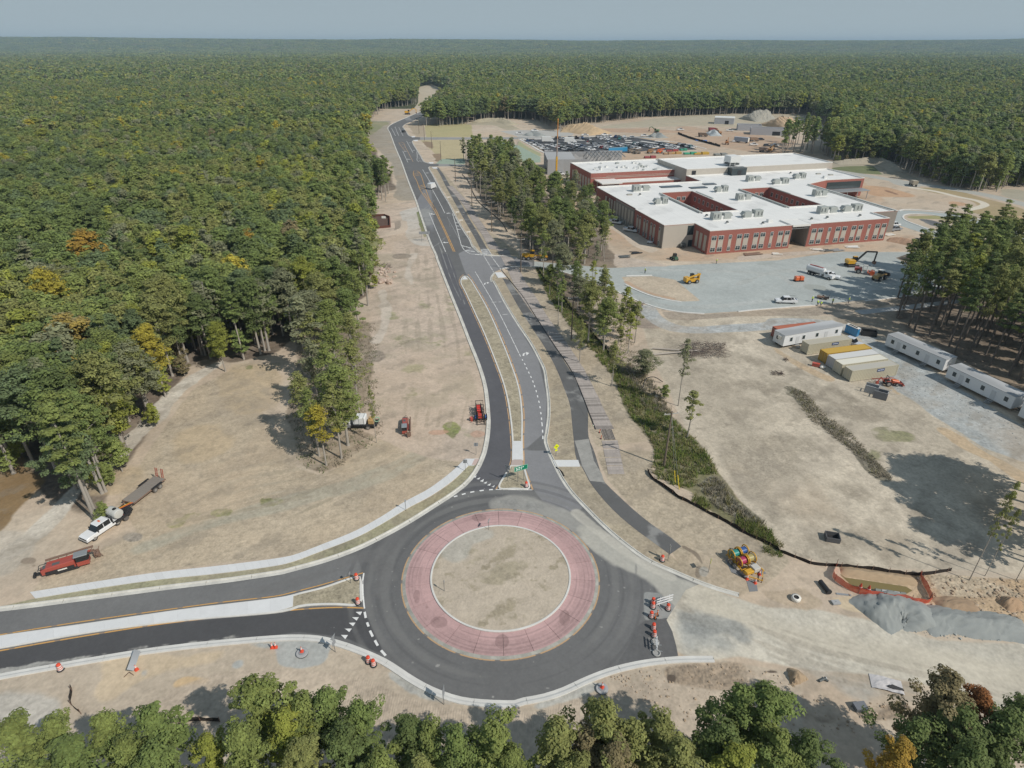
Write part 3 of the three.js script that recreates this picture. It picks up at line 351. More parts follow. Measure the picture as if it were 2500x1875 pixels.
[{ polys: [G('e', 780, 930, 1700, 960, 2300, 1000, 2300, 1400, 2000, 1380, 1700, 1320, 1500, 1190, 850, 1080)], blur: 1 }, { c: [.49, .36, .225], c2: [.39, .295, .205], s: 4, edge: .4, grain: .3, gs: .4, bump: .2 }],
[{ polys: [G('e', 1480, 940, 2200, 1000, 2200, 1120, 1500, 1130)], blur: .8 }, { c: [.35, .28, .2], c2: [.5, .42, .31], s: 1.5, grain: .35, edge: .5, bump: .25, mott: .1 }],
[{ polys: [G('e', 1560, 1190, 1800, 1170, 1900, 1250, 1750, 1300, 1560, 1260)], blur: .5 }, { c: [.23, .165, .11], c2: [.4, .29, .19], s: 1.2, grain: .4, edge: .5, bump: .35, mott: .15 }],
[{ polys: [G('j', 590, 760, 760, 770, 700, 800, 600, 800), G('j', 1500, 780, 1700, 790, 1900, 900, 1600, 850)], blur: .6 }, { c: [.50, .41, .29], edge: .6, es: 2, grain: .15 }],
];
// painted sheets of ground: near, middle, far
const frameA = new Painter(-130, 130, -140, -28, 2048, 882), frameB = new Painter(-150, 270, -330, -140, 2048, 926), frameC = new Painter(-170, 560, -760, -330, 2048, 1206);
for (const p of [frameA, frameB, frameC]) for (const [wh, look] of LAYERS) p.layer(wh, look);
const rect = f => [[f.x0, f.z0], [f.x1, f.z0], [f.x1, f.z1], [f.x0, f.z1]];
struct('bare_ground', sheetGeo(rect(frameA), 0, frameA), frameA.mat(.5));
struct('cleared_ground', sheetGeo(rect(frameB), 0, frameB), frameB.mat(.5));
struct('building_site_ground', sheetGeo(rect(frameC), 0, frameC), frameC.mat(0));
for (const p of [frameA, frameB, frameC]) p.c = p.b = null;
// the ground of the woods, one sheet out to the horizon
{
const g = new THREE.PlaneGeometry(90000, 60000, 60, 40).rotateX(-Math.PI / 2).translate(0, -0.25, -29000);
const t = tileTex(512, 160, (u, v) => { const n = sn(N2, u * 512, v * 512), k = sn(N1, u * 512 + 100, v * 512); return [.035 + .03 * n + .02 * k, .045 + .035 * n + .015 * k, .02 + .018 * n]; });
const uv = g.attributes.uv, pos = g.attributes.position; for (let i = 0; i < uv.count; i++) uv.setXY(i, pos.getX(i), pos.getZ(i));
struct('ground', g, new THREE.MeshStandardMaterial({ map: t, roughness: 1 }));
}

// -- asphalt
const roadA = new Painter(-130, 130, -140, -28, 2048, 882), roadB = new Painter(-45, 55, -640, -140, 820, 2048);
const nAng = dirAng(at('l', 1800, 900), at('o', 900, 1300));
const circ = (r, w) => [ring(r).concat([ring(r)[0]]), w];
const ROAD = [
[where.all, { c: [.15, .15, .15], c2: [.115, .115, .116], s: 14, grain: .1, gs: .2, bump: .01 }],
[{ polys: [[...G('b', -100, 1290, 350, 1232, 650, 1212, 905, 1220, 1080, 1590, 760, 1440, 400, 1400, -100, 1480, 'a', 0, 1700, -500, 1700, -500, 1640, 0, 1545, 600, 1440, 1200, 1345, 2000, 1265)]], blur: .4 }, { c: [.078, .078, .081], c2: [.066, .066, .07], s: 9, grain: .09, gs: .2 }],
[{ polys: [G('a', -500, 1500, 0, 1420, 600, 1325, 1200, 1240, 2212, 1112, 'b', 550, 1045, 905, 945, 850, 800, 300, 940, 0, 1008, 'a', 1300, 1073, 430, 1188, -300, 1290)], blur: .5 }, { c: [.175, .175, .173], c2: [.14, .14, .141], s: 10, grain: .1, gs: .2, streak: [-.12, .06, 10, 1] }],
// north leg: southbound lane newly laid, the other lanes worn
[{ polys: [[...G('b', 1862, 0, 1800, 150, 1650, 320, 1930, 300, 2050, 100, 'l', 2060, 1600, 2030, 1300, 1990, 1100, 1920, 900, 1840, 700, 1750, 500, 1680, 350, 1640, 290, 1620, 200, 1560, 60, 1500, 60, 1540, 240, 1600, 390, 1740, 740, 1812, 920, 1860, 1080, 1882, 1250, 1888, 1400)]], blur: .6 }, { c: [.09, .09, .10], c2: [.115, .115, .125], s: 8, grain: .08, gs: .2, streak: [nAng, .1, 14, .7] }],
[{ polys: [[...G('c', 250, 0, 440, 0, 470, 100, 520, 200, 600, 320, 720, 450, 560, 480, 400, 400, 330, 310, 'm', 240, 1659, 245, 1480, 250, 1300, 200, 1000, 110, 760, 0, 560, 'l', 1720, 250, 1690, 200, 1640, 60, 1740, 10, 1800, 60, 2080, 95, 2212, 130, 2212, 160, 1912, 206, 1885, 248, 'm', 0, 268, 198, 610, 362, 880, 428, 1180, 413, 1440)]], blur: .6 }, { c: [.235, .235, .242], c2: [.2, .2, .208], s: 9, grain: .08, gs: .2, streak: [nAng, .09, 14, .6] }],
[{ polys: [PLAN.kerbE2.concat(G('o', 720, 1500, 560, 1180, 360, 640, 214, 272, 600, 88, 590, 150, 366, 262, 470, 418, 645, 702)).concat()], blur: 2 }, { c: [.185, .188, .2], c2: [.215, .218, .23], s: 14, grain: .07, streak: [nAng, .08, 20, .8] }],
[{ polys: [spot('o', 560, 670, 160, 60), spot('o', 380, 395, 110, 35), spot('o', 620, 1240, 60, 160)], blur: 4 }, { c: [.31, .31, .3], op: .7, edge: .6, es: 8 }],
[{ lines: [[smooth(G('o', 580, 1250, 640, 1180, 690, 1080)), .4], [smooth(G('o', 560, 1180, 640, 1120, 700, 1060, 690, 960)), .35], [smooth(G('o', 560, 1150, 700, 1180, 760, 1270)), .35], [smooth(G('o', 700, 1560, 800, 1490, 850, 1380)), .35], [smooth(G('o', 780, 1500, 880, 1430, 870, 1300)), .3], [smooth(G('o', 800, 1620, 760, 1500, 900, 1430)), .3], [smooth(G('l', 1500, 20, 1600, 300, 1660, 420)), .35], [smooth(G('l', 1530, 0, 1620, 260, 1690, 450)), .3]], blur: .15 }, { c: [.33, .33, .32], op: .55, edge: .4, es: 4 }],
// wheel marks of the circle and dust carried in from the haul road
[{ lines: [circ(16, 1), circ(18.2, .8), circ(20.6, .7)], blur: .6 }, { c: [.2, .198, .19], op: .4, grain: .1, edge: .9, es: 9 }],
[{ lines: [circ(15.1, .25), circ(17, .3), circ(19.5, .35), circ(21.2, .25)], blur: .2 }, { c: [.085, .084, .086], op: .35, edge: 1, es: 7 }],
[{ polys: [G('c', 0, 390, 250, 370, 560, 500, 760, 720, 1000, 880, 1300, 950, 1250, 1080, 1100, 950, 900, 850, 700, 700, 450, 500, 0, 430)], blur: 2 }, { c: [.31, .3, .28], c2: [.36, .35, .32], s: 4, op: .75, grain: .1, edge: .7, es: 6, streak: [.7, .15, 8, .6] }],
[{ polys: [G('b', 1900, 380, 2212, 350, 'c', 200, 350, 420, 440, 300, 440, 0, 400, 'b', 2000, 430)], blur: .8 }, { c: [.34, .335, .315], c2: [.2, .2, .195], s: 1.6, op: .55, edge: 1, es: 2.5, grain: .3, mott: .08 }],
[{ polys: [G('c', 640, 560, 900, 660, 1150, 850, 1420, 960, 1700, 1050, 1600, 1330, 1440, 1340, 1390, 1250, 1220, 1000, 900, 820)], blur: 1.6 }, { c: [.46, .44, .385], c2: [.39, .38, .34], s: 6, op: .95, grain: .1, edge: .6, es: 5, streak: [dirAng(at('c', 700, 560), at('c', 1500, 1100)), .16, 10, .6] }],
[{ lines: [[smooth(G('c', 650, 480, 850, 640, 1100, 830, 1400, 980)), 1.8]], blur: .8 }, { c: [.5, .475, .415], op: .7, edge: .5, es: 4, grain: .1 }],
[{ polys: [G('c', 1175, 1090, 1290, 1100, 1420, 1200, 1400, 1300, 1180, 1310)], blur: .25 }, { c: [.30, .305, .295], c2: [.26, .265, .26], s: 4, grain: .12, edge: .15 }],
[{ polys: [G('c', 1185, 1312, 1380, 1290, 1440, 1580, 960, 1659, 1060, 1500, 1110, 1370)], blur: .2 }, { c: [.098, .098, .1], c2: [.125, .125, .126], s: 6, grain: .12, edge: .1 }],
[{ lines: [[smooth(G('c', 1175, 1080, 1180, 1310)), .12], [smooth(G('c', 1115, 870, 1112, 1110)), .3], [smooth(G('c', 940, 1659, 1050, 1490, 1110, 1370, 1170, 1310)), .1], [smooth(G('c', 1180, 1310, 1350, 1295)), .1]], blur: .08 }, { c: [.19, .19, .185], op: .6, edge: .5, es: 2 }],
[{ lines: [[smooth(G('b', 600, 868, 1000, 820, 1160, 1000)), 1.2], [smooth(G('b', 0, 1090, 400, 1010, 700, 900)), 1], [smooth(G('b', 1250, 560, 1080, 800, 1060, 1100)), 1.6]], blur: .9 }, { c: [.15, .148, .146], op: .6, edge: .7, es: 7 }],
[{ polys: [G('f', -200, 660, 300, 560, 1100, 425, 1900, 335, 1900, 322, 1100, 405, 300, 535, -200, 630)], blur: .3 }, { c: [.42, .41, .38], op: .7, edge: 1.2, es: 2.2, grain: .3 }],
];
for (const p of [roadA, roadB]) for (const [wh, look] of ROAD) p.layer(wh, look);
{ // spilt soil: small crumbs and splashes that lie about on the lanes
const r = rng(77), c = [];
for (let k = 0; k < 260; k++) { const a = r() * 6.28, q = 14.5 + r() * 9, p = [CENTRE[0] + q * Math.cos(a), CENTRE[1] + q * Math.sin(a)], s = .03 + r() * r() * r() * .22; c.push(Array.from({ length: 7 }, (_, i) => [p[0] + s * (1 + r()) * Math.cos(i * .9), p[1] + s * (.6 + r()) * Math.sin(i * .9)])); }
for (let k = 0; k < 260; k++) { const t = r(), s = .03 + r() * r() * r() * .16, p = [rr(-70, 60, r), rr(-130, -45, r)]; c.push(Array.from({ length: 6 }, (_, i) => [p[0] + s * (1 + r()) * Math.cos(i), p[1] + s * (.6 + r()) * Math.sin(i)])); }
roadA.layer({ polys: c, blur: .05 }, { c: [.36, .35, .33], op: .6, grain: .3, edge: .2, es: 1 });
}
const asphaltA = roadA.mat(.05, { roughness: .88 }), asphaltB = roadB.mat(0, { roughness: .88 });
roadA.c = roadB.c = roadA.b = roadB.b = null;
struct('road_asphalt', sheetGeo(clipZ(PLAN.roadMain, -139.9, true), .012, roadA), asphaltA);
struct('road_asphalt', sheetGeo(clipZ(PLAN.roadMain, -139.9, false), .012, roadB), asphaltB);
const dustyRoad = new THREE.MeshStandardMaterial({ roughness: .95, map: tileTex(512, 40, (u, v) => { const n = sn(N2, u * 512, v * 512); return [.235 + .07 * n, .235 + .068 * n, .23 + .064 * n]; }) });
struct('road_clearing', sheetGeo(G('d', 890, 240, 903, 222, 904, 188, 932, 182, 990, 206, 962, 228, 925, 262), -.05), new THREE.MeshStandardMaterial({ roughness: 1, map: tileTex(256, 60, (u, v) => { const n = sn(N2, u * 512, v * 512); return [.40 + .14 * n, .35 + .11 * n, .26 + .09 * n]; }) }));
struct('side_road', sheetGeo(G('o', 556, 376, 1000, 378, 1640, 376, 2212, 372, 'p', 1500, 372, 1500, 384, 'p', 60, 392, 'o', 1640, 398, 1000, 401, 556, 404), .016), dustyRoad);
struct('side_road', sheetGeo(G('o', 756, 664, 1040, 672, 1040, 690, 756, 691), .016), dustyRoad);
const padRoad = new THREE.MeshStandardMaterial({ roughness: .95, map: tileTex(512, 30, (u, v) => { const n = sn(N2, u * 512, v * 512); return [.33 + .05 * n, .36 + .05 * n, .35 + .05 * n]; }) });
struct('access_loop_road', sheetGeo([...smooth(G('r', 780, 1310, 840, 1180, 900, 1165, 1100, 1175, 1450, 1210, 1700, 1270, 1900, 1330, 2212, 1430, 2400, 1480), 4), ...smooth(G('r', 2400, 1600, 2000, 1430, 1750, 1350, 1450, 1260, 1200, 1215, 1000, 1205, 925, 1215, 905, 1240, 930, 1270, 1100, 1330, 1400, 1440, 1560, 1500), 4), ...G('r', 1560, 1530, 1300, 1470, 900, 1340)], .016), padRoad);
const trailM = new THREE.MeshStandardMaterial({ roughness: .92, map: tileTex(1024, 26, (u, v) => { const n = sn(N2, u * 512, v * 512), k = sn(N1, u * 512, v * 512 + 50), g = sn(N3, u * 1024, v * 1024); const d = sstep(.52, .75, k); const b = .1 + .03 * n + .02 * (g - .5); return [b + d * .13, b + d * .128, b + d * .12]; }) });
struct('trail_asphalt', sheetGeo(PLAN.trail, .02), trailM);
struct('trail_asphalt', sheetGeo(PLAN.trail2, .02), trailM);
{ // pale gravel dust that crosses the trail at the foot path
const d = G('m', 640, 1505, 750, 1490, 790, 1659, 'c', 850, 180, 870, 245, 760, 235, 700, 120, 665, 0);
const t = tileTex(256, 7, (u, v) => { const n = sn(N2, u * 512, v * 512); return [.24 + .14 * n, .235 + .135 * n, .22 + .125 * n]; });
struct('trail_gravel', sheetGeo(d, .026), new THREE.MeshStandardMaterial({ map: t, roughness: 1 }));
}
// car park
const lotPoly = G('p', 140, 398, 500, 386, 1000, 372, 1330, 380, 1560, 415, 1900, 470, 2000, 510, 1500, 520, 1250, 545, 620, 555, 400, 562);
const lotM = new THREE.MeshStandardMaterial({ roughness: .9, map: tileTex(256, 40, (u, v) => { const n = sn(N2, u * 512, v * 512); return [.05 + .025 * n, .052 + .025 * n, .058 + .026 * n]; }) });
struct('car_park_asphalt', sheetGeo(lotPoly, .02), lotM);

// -- concrete
const concTex = (c, n, m = 9) => tileTex(512, m, (u, v) => { const a = sn(N2, u * 512, v * 512), g = sn(N3, u * 1024, v * 1024), k = 1 + (a - .5) * n + (g - .5) * n * .6; return [c[0] * k, c[1] * k, c[2] * k]; });
const kerbM = new THREE.MeshStandardMaterial({ map: concTex([.56, .545, .50], .3), roughness: .9 }), kerbCleanM = new THREE.MeshStandardMaterial({ map: concTex([.62, .61, .58], .16), roughness: .9 });
const walkM = [.635, .66, .61].map((k, i) => new THREE.MeshStandardMaterial({ map: concTex([k, k * 1.01, k * 1.015], .1, 7 + i * 2), roughness: .9 }));
const pinkM = (() => { const p = new Painter(-17, 13, -77, -47, 1100, 1100), c = (r, w) => [ring(r).concat([ring(r)[0]]), w]; p.layer({ all: true }, { c: [.5, .33, .32], c2: [.455, .295, .285], s: 5, grain: .1, gs: .2 }).layer({ lines: [c(12.6, .9), c(12, .3), c(11.3, .25)], blur: .25 }, { c: [.34, .225, .22], op: .4, edge: 1.2, es: 5, grain: .3 }).layer({ lines: [c(12.3, .16), c(12.75, .2), c(11.7, .12), c(10.6, .1)], blur: .06 }, { c: [.2, .14, .14], op: .3, edge: 1.1, es: 4, grain: .3 }).layer({ polys: [spot('b', 1320, 1130, 26, 60), spot('b', 1395, 1210, 12, 18), spot('b', 1490, 1330, 70, 40), spot('b', 1980, 1480, 60, 60), spot('b', 1800, 520, 60, 30), spot('c', 560, 1300, 40, 60)], blur: .3 }, { c: [.2, .125, .12], op: .45, edge: .9, es: 1.5, grain: .3 }); const t = p.tex(); t.repeat.set(1 / 30, 1 / 30); t.offset.set(17 / 30, 77 / 30); return [1, 1.05, .94].map(k => new THREE.MeshStandardMaterial({ map: t, color: new THREE.Color(k, k, k), roughness: .85 })); })();
// kerb and gutter in 6 m lengths with open joints
function kerb(name, line, side, prof, mat, len = 6) { const L = lineLen(line), n = Math.max(1, Math.round(L / len)); const gs = []; for (let i = 0; i < n; i++) { const q = subline(line, L * i / n + (i ? .02 : 0), L * (i + 1) / n); if (q.length > 1) gs.push(sweep(side < 0 ? q.slice().reverse() : q, prof)); } return struct(name, gs, mat); }
const GUTTER = [[-.02, 0], [0, .03], [.42, .025], [.5, .16], [.63, .17], [.65, .15], [.66, -.02]], ROLL = [[-.02, 0], [0, .03], [.38, .035], [.62, .14], [.92, .16], [.95, -.02]];
kerb('kerb', PLAN.kerbNW, 1, GUTTER.map(q => [-q[0] * 1.25, q[1]]), kerbM);
kerb('kerb', PLAN.kerbS, 1, ROLL, kerbCleanM);
for (const k of ['kerbE', 'kerbE2', 'kerbE3', 'kerbE4']) kerb('kerb', PLAN[k], 1, GUTTER, kerbM);
for (const k of ['accessS', 'islandKerb', 'padKerb', 'padKerb2']) kerb('kerb', PLAN[k], 1, [[-.1, 0], [-.1, .1], [.35, .16], [.6, .16], [.62, -.02]], kerbCleanM);
kerb('kerb', PLAN.accessN, 1, [[-.1, 0], [-.1, .1], [.35, .16], [.6, .16], [.62, -.02]], kerbCleanM);
kerb('kerb', smooth(G('r', 850, 1172, 920, 1155, 1130, 1165, 1450, 1200, 1700, 1255, 1900, 1320, 2212, 1415, 2400, 1470), 4), 1, [[-.2, 0], [-.2, .15], [.9, .15], [.9, -.02]], kerbCleanM);
kerb('kerb', smooth(G('r', 1560, 1495, 1300, 1420, 1080, 1335, 930, 1275, 900, 1243, 925, 1212, 1000, 1203, 1200, 1212, 1450, 1256), 3), 1, [[-.2, 0], [-.2, .15], [.5, .15], [.5, -.02]], kerbCleanM);
kerb('kerb', smooth(G('p', 85, 395, 200, 455, 300, 515, 400, 562), 3), 1, [[-.2, 0], [-.2, .15], [1.4, .15], [1.4, -.02]], kerbCleanM);
kerb('kerb', smooth(G('p', 90, 388, 600, 376, 1300, 366, 1600, 405, 1850, 445, 2100, 500), 4), 1, [[-.2, 0], [-.2, .15], [.9, .15], [.9, -.02]], kerbCleanM);
// sidewalk: every slab is a piece of its own
{
const w = new THREE.Group(); w.name = 'sidewalk'; mark(w, null, null, null, 'structure'); scene.add(w);
const [a, b] = PLAN.sidewalk, N = 62, la = lineLen(a), lb = lineLen(b);
const pt = (l, L, t) => subline(l, 0, Math.max(.001, L * t)).at(-1);
for (let i = 0; i < N; i++) {
const q = [[a, la, i / N], [a, la, (i + 1) / N - .00012], [b, lb, (i + 1) / N - .00012], [b, lb, i / N]].map(k => pt(...k));
mesh('slab', slab(q, .1), walkM[i % 7 ? 0 : 2], w);
}
for (const q of [G('b', 1692, 66, 1800, 66, 1760, 118, 1720, 118), G('c', 472, 76, 668, 76, 684, 126, 494, 126), G('l', 1812, 32, 1868, 28, 1895, 70, 1838, 75)]) mesh('slab', slab(q, .11), walkM[0], w);
for (const q of [G('l', 1920, 208, 1975, 206, 2010, 243, 1945, 248), G('o', 1212, 1590, 1290, 1585, 1330, 1645, 1250, 1650), G('o', 645, 648, 700, 648, 700, 660, 660, 662), G('o', 680, 700, 740, 702, 745, 716, 700, 716), G('o', 480, 408, 530, 405, 532, 418, 500, 420), G('o', 455, 367, 500, 366, 500, 376, 470, 378)]) mesh('slab', slab(q, .11), walkM[1], w);
}
function slab(q, h) { const g = new THREE.BufferGeometry(), c = q.length, pos = [], uv = []; const push = (p, y) => { pos.push(p[0], y, p[1]); uv.push(p[0], p[1]); }; const a2 = q.reduce((s, p, i) => { const n = q[(i + 1) % c]; return s + (p[0] * n[1] - n[0] * p[1]); }, 0); if (a2 > 0) q = q.slice().reverse(); for (let i = 1; i < c - 1; i++) { push(q[0], h); push(q[i], h); push(q[i + 1], h); } for (let i = 0; i < c; i++) { const m = q[i], n = q[(i + 1) % c]; push(m, h); push(m, -.05); push(n, -.05); push(m, h); push(n, -.05); push(n, h); } g.setAttribute('position', new THREE.Float32BufferAttribute(pos, 3)); g.setAttribute('uv', new THREE.Float32BufferAttribute(uv, 2)); g.computeVertexNormals(); return g; }
// truck apron of pink concrete, gutter ring, inner kerb, planted middle
{
const w = new THREE.Group(); w.name = 'truck_apron'; mark(w, null, null, null, 'structure'); scene.add(w);
const n = 22; for (let i = 0; i < n; i++) { const a0 = i / n * 6.2832 + .1, a1 = a0 + 6.2832 / n - .0035; mesh('apron_slab', slabRing(9.82, 13.2, a0, a1, .09, .13), pinkM[(i * 4 + (i >> 1)) % 3], w); }
struct('apron_kerb', sweep(ring(13.42), [[-.24, .02], [-.24, .1], [.1, .04], [.2, .03], [.22, .0]].map(q => [-q[0], q[1]]), true), new THREE.MeshStandardMaterial({ map: concTex([.34, .335, .30], .5, 5), roughness: .9 }));
struct('inner_kerb', sweep(ring(9.68), [[-.13, .02], [-.13, .25], [-.1, .27], [.1, .27], [.13, .25], [.13, .0]], true), kerbCleanM);
const isl = new Painter(-12, 9, -72.4, -51.4, 900, 900).layer({ all: true }, { c: [.50, .43, .345], c2: [.43, .365, .285], s: 8, grain: .14, gs: .3, bump: .05 }).layer({ polys: [spot('b', 1900, 740, 60, 30), spot('b', 2060, 1290, 90, 40), spot('c', 120, 1290, 70, 40), spot('b', 1950, 850, 300, 200), spot('b', 1480, 880, 50, 120)], blur: 1 }, { c: [.31, .27, .19], s: 1.2, mott: -.06, op: .75, grain: .35 }).layer({ all: true }, { c: [.28, .24, .165], s: .9, mott: -.16, op: .75, grain: .3, gs: .2 }).layer({ polys: [spot('b', 1600, 760, 130, 160), spot('b', 1750, 650, 200, 60)], blur: 1.6 }, { c: [.42, .405, .36], op: .7, edge: .4, es: 3, grain: .2 });
struct('island_soil', sheetGeo(ring(9.56), .2, isl), isl.mat(.3));
}
function slabRing(r0, r1, a0, a1, y0, y1) { const s = 6, pos = [], uv = []; const P = (r, a, y) => { pos.push(CENTRE[0] + r * Math.cos(a), y, CENTRE[1] + r * Math.sin(a)); uv.push(pos.at(-3), pos.at(-1)); }; const quad = (a, b, c, d) => { for (const q of [a, b, c, a, c, d]) P(...q); }; for (let i = 0; i < s; i++) { const t = a0 + (a1 - a0) * i / s, u = a0 + (a1 - a0) * (i + 1) / s; quad([r0, t, y1], [r0, u, y1], [r1, u, y0], [r1, t, y0]); quad([r1, t, y0], [r1, u, y0], [r1, u, -.02], [r1, t, -.02]); } quad([r0, a0, y1], [r1, a0, y0], [r1, a0, -.02], [r0, a0, -.02]); quad([r1, a1, y0], [r0, a1, y1], [r0, a1, -.02], [r1, a1, -.02]); const g = new THREE.BufferGeometry(); g.setAttribute('position', new THREE.Float32BufferAttribute(pos, 3)); g.setAttribute('uv', new THREE.Float32BufferAttribute(uv, 2)); g.computeVertexNormals(); return g; }
// medians
const mulch = new Painter(0, 24, 0, 24, 512, 512).layer({ all: true }, { c: [.315, .275, .195], c2: [.37, .325, .24], s: 6, grain: .36, gs: .26, bump: .06 }); const mulchM = mulch.mat(.2); mulchM.map.repeat.set(1 / 24, 1 / 24); mulchM.bumpMap.repeat.set(1 / 24, 1 / 24);
const mkerb = [[-.16, .0], [-.16, .15], [-.13, .17], [.13, .17], [.16, .15], [.16, .0]];
for (const [k, nm] of [['median', 'north_median'], ['splitter', 'splitter_island'], ['medianW', 'west_median']]) {
const closed = k === 'splitter', line = PLAN[k];
struct('median_kerb', sweep(line, mkerb, closed), kerbCleanM);
struct('median_soil', sheetGeo(line, .11), mulchM);
}
{
const w = new THREE.Group(); w.name = 'median_paving'; mark(w, null, null, null, 'structure'); scene.add(w);
const top = smooth(G('a', -400, 1505, 0, 1440, 700, 1340, 1400, 1237, 2150, 1142, 'b', 370, 1116), 1), bot = smooth(G('a', -400, 1590, 0, 1524, 700, 1402, 1400, 1312, 2150, 1240, 'b', 365, 1208), 1);
const N = 14, la = lineLen(top), lb = lineLen(bot), pt = (l, L, t) => subline(l, 0, Math.max(.001, L * t)).at(-1);
for (let i = 0; i < N; i++) { const q = []; for (const t of [0, .33, .66, .997]) q.push(pt(top, la, (i + t) / N)); for (const t of [.997, .66, .33, 0]) q.push(pt(bot, lb, (i + t) / N)); mesh('slab', slab(q, .175), walkM[i % 4 ? 0 : 1], w); }
mesh('slab', slab(G('l', 2062, 1512, 2132, 1512, 'c', 240, 0, 238, 74, 158, 74, 160, 0), .175), walkM[0], w);
mesh('slab', slab(G('l', 1690, 236, 1714, 262, 1668, 264), .178), walkM[1], w);
mesh('tactile_paving', slab(G('c', 157, 76, 238, 76, 245, 120, 148, 122), .165), paint(.44, .36, .33, { roughness: .9 }), w);
mesh('tactile_paving', slab(G('b', 1765, 70, 1800, 67, 1775, 112, 1742, 116), .118), paint(.52, .40, .36, { roughness: .9 }), w);
}
// -- painted markings
const wornPaint = (c, k) => new THREE.MeshStandardMaterial({ roughness: .7, map: tileTex(256, 5, (u, v) => { const a = sn(N2, u * 512, v * 512), m = sstep(.62, .8, a) * k; return c.map(x => x * (1 - m) + .15 * m); }) });
const whiteP = wornPaint([.72, .72, .71], .6), yellowP = wornPaint([.56, .315, .10], .7), fadedY = wornPaint([.48, .31, .17], .9), fadedW = wornPaint([.55, .55, .54], .9);
const stripe = (pts, w, y = .022, st = 1.2) => sweep(smooth(pts, st), [[-w / 2, y], [w / 2, y]]);
const rline = (name, pts, w, m, st) => struct(name, stripe(pts, w, .022, st), m);
rline('yellow_line', G('a', -400, 1492, 0, 1422, 600, 1325, 1200, 1240, 1700, 1172, 2150, 1120, 'b', 340, 1099, 550, 1046, 760, 986, 905, 944), .17, yellowP);
rline('yellow_line', G('a', -400, 1620, 0, 1545, 600, 1440, 1200, 1345, 1700, 1285, 2150, 1243, 'b', 380, 1229, 650, 1212, 780, 1211, 912, 1216), .2, yellowP);
struct('yellow_line', sweep(ring(13.72), [[-.09, .022], [.09, .022]], true), fadedY);
rline('white_line', G('b', 911, 946, 903, 1000, 903, 1080, 908, 1150, 916, 1220), .2, whiteP);
rline('white_line', G('c', 32, 301, 120, 302, 315, 304), .16, whiteP);
rline('yellow_line', G('c', 318, 303, 280, 200, 250, 120, 'l', 2146, 1655, 2142, 1500, 2146, 1300, 2118, 1100, 2054, 900, 1976, 700, 1886, 500, 1796, 340, 1735, 245, 1715, 220), .28, fadedY);
rline('yellow_line', G('c', 34, 299, 110, 175, 'l', 2046, 1659, 2046, 1510, 2026, 1300, 1988, 1100, 1918, 900, 1838, 700, 1748, 500, 1680, 350, 1648, 288, 1655, 245, 1680, 222), .24, fadedY);
rline('white_line', G('l', 1770, 200, 1950, 510, 2040, 690, 2120, 855), .16, whiteP);
for (const q of [[237, 876, 241, 886], [253, 906, 260, 920], [268, 938, 275, 954], [285, 972, 291, 986], [302, 1006, 307, 1020], [317, 1040, 322, 1056], [330, 1076, 334, 1092], [343, 1114, 347, 1130], [354, 1154, 357, 1170], [364, 1196, 368, 1212], [373, 1238, 376, 1254], [380, 1284, 382, 1300], [385, 1326, 386, 1344], [388, 1362, 392, 1394], [393, 1420, 394, 1442], [396, 1466, 396, 1492]]) struct('white_dash', stripe(G('m', ...q), .22), whiteP);
for (const q of [[917, 1245, 926, 1292], [936, 1326, 948, 1358], [958, 1390, 980, 1436], [996, 1465, 1019, 1506], [1044, 1542, 1080, 1583]]) struct('white_dash', stripe(G('b', ...q), .3), whiteP);
for (const q of [[1480, 402, 1506, 391], [1542, 379, 1567, 369], [1605, 357, 1633, 350], [1667, 340, 1696, 332], [1732, 323, 1763, 317], [1804, 311, 1836, 307], [1878, 303, 1906, 301]]) struct('white_dash', stripe(G('b', ...q), .3), whiteP);
for (const q of [[848, 1246, 899, 1243, 883, 1271], [821, 1287, 873, 1286, 855, 1313], [795, 1330, 847, 1328, 828, 1356], [766, 1375, 819, 1374, 799, 1402], [735, 1423, 789, 1424, 768, 1456]]) struct('yield_triangle', sheetGeo(G('b', ...q), .024), whiteP);
for (const q of [[1752, 205, 1782, 192, 1772, 210], [1780, 220, 1810, 207, 1800, 224], [1806, 237, 1838, 220, 1830, 243], [1834, 252, 1864, 238, 1854, 256], [1862, 268, 1892, 253, 1884, 272], [1892, 282, 1923, 267, 1914, 284]]) struct('yield_triangle', sheetGeo(G('b', ...q), .024), whiteP);
function turnArrow(v, pts, head) { const g = [stripe(G(v, ...pts), .4, .024, .3), sheetGeo(G(v, ...head), .0245)]; return struct('turn_arrow', g, whiteP); }
turnArrow('m', [245, 850, 250, 834, 262, 828, 272, 830], [266, 820, 291, 828, 270, 846]);
turnArrow('l', [1842, 300, 1846, 290, 1856, 286, 1864, 286], [1862, 280, 1877, 285, 1864, 294]);
for (const q of [G('m', 0, 436, 76, 433), G('m', 85, 532, 125, 528)]) rline('stop_line', q, .3, fadedW);
rline('white_line', G('l', 1835, 75, 1912, 202), .3, fadedW); rline('white_line', G('l', 1875, 55, 1985, 205), .3, fadedW);
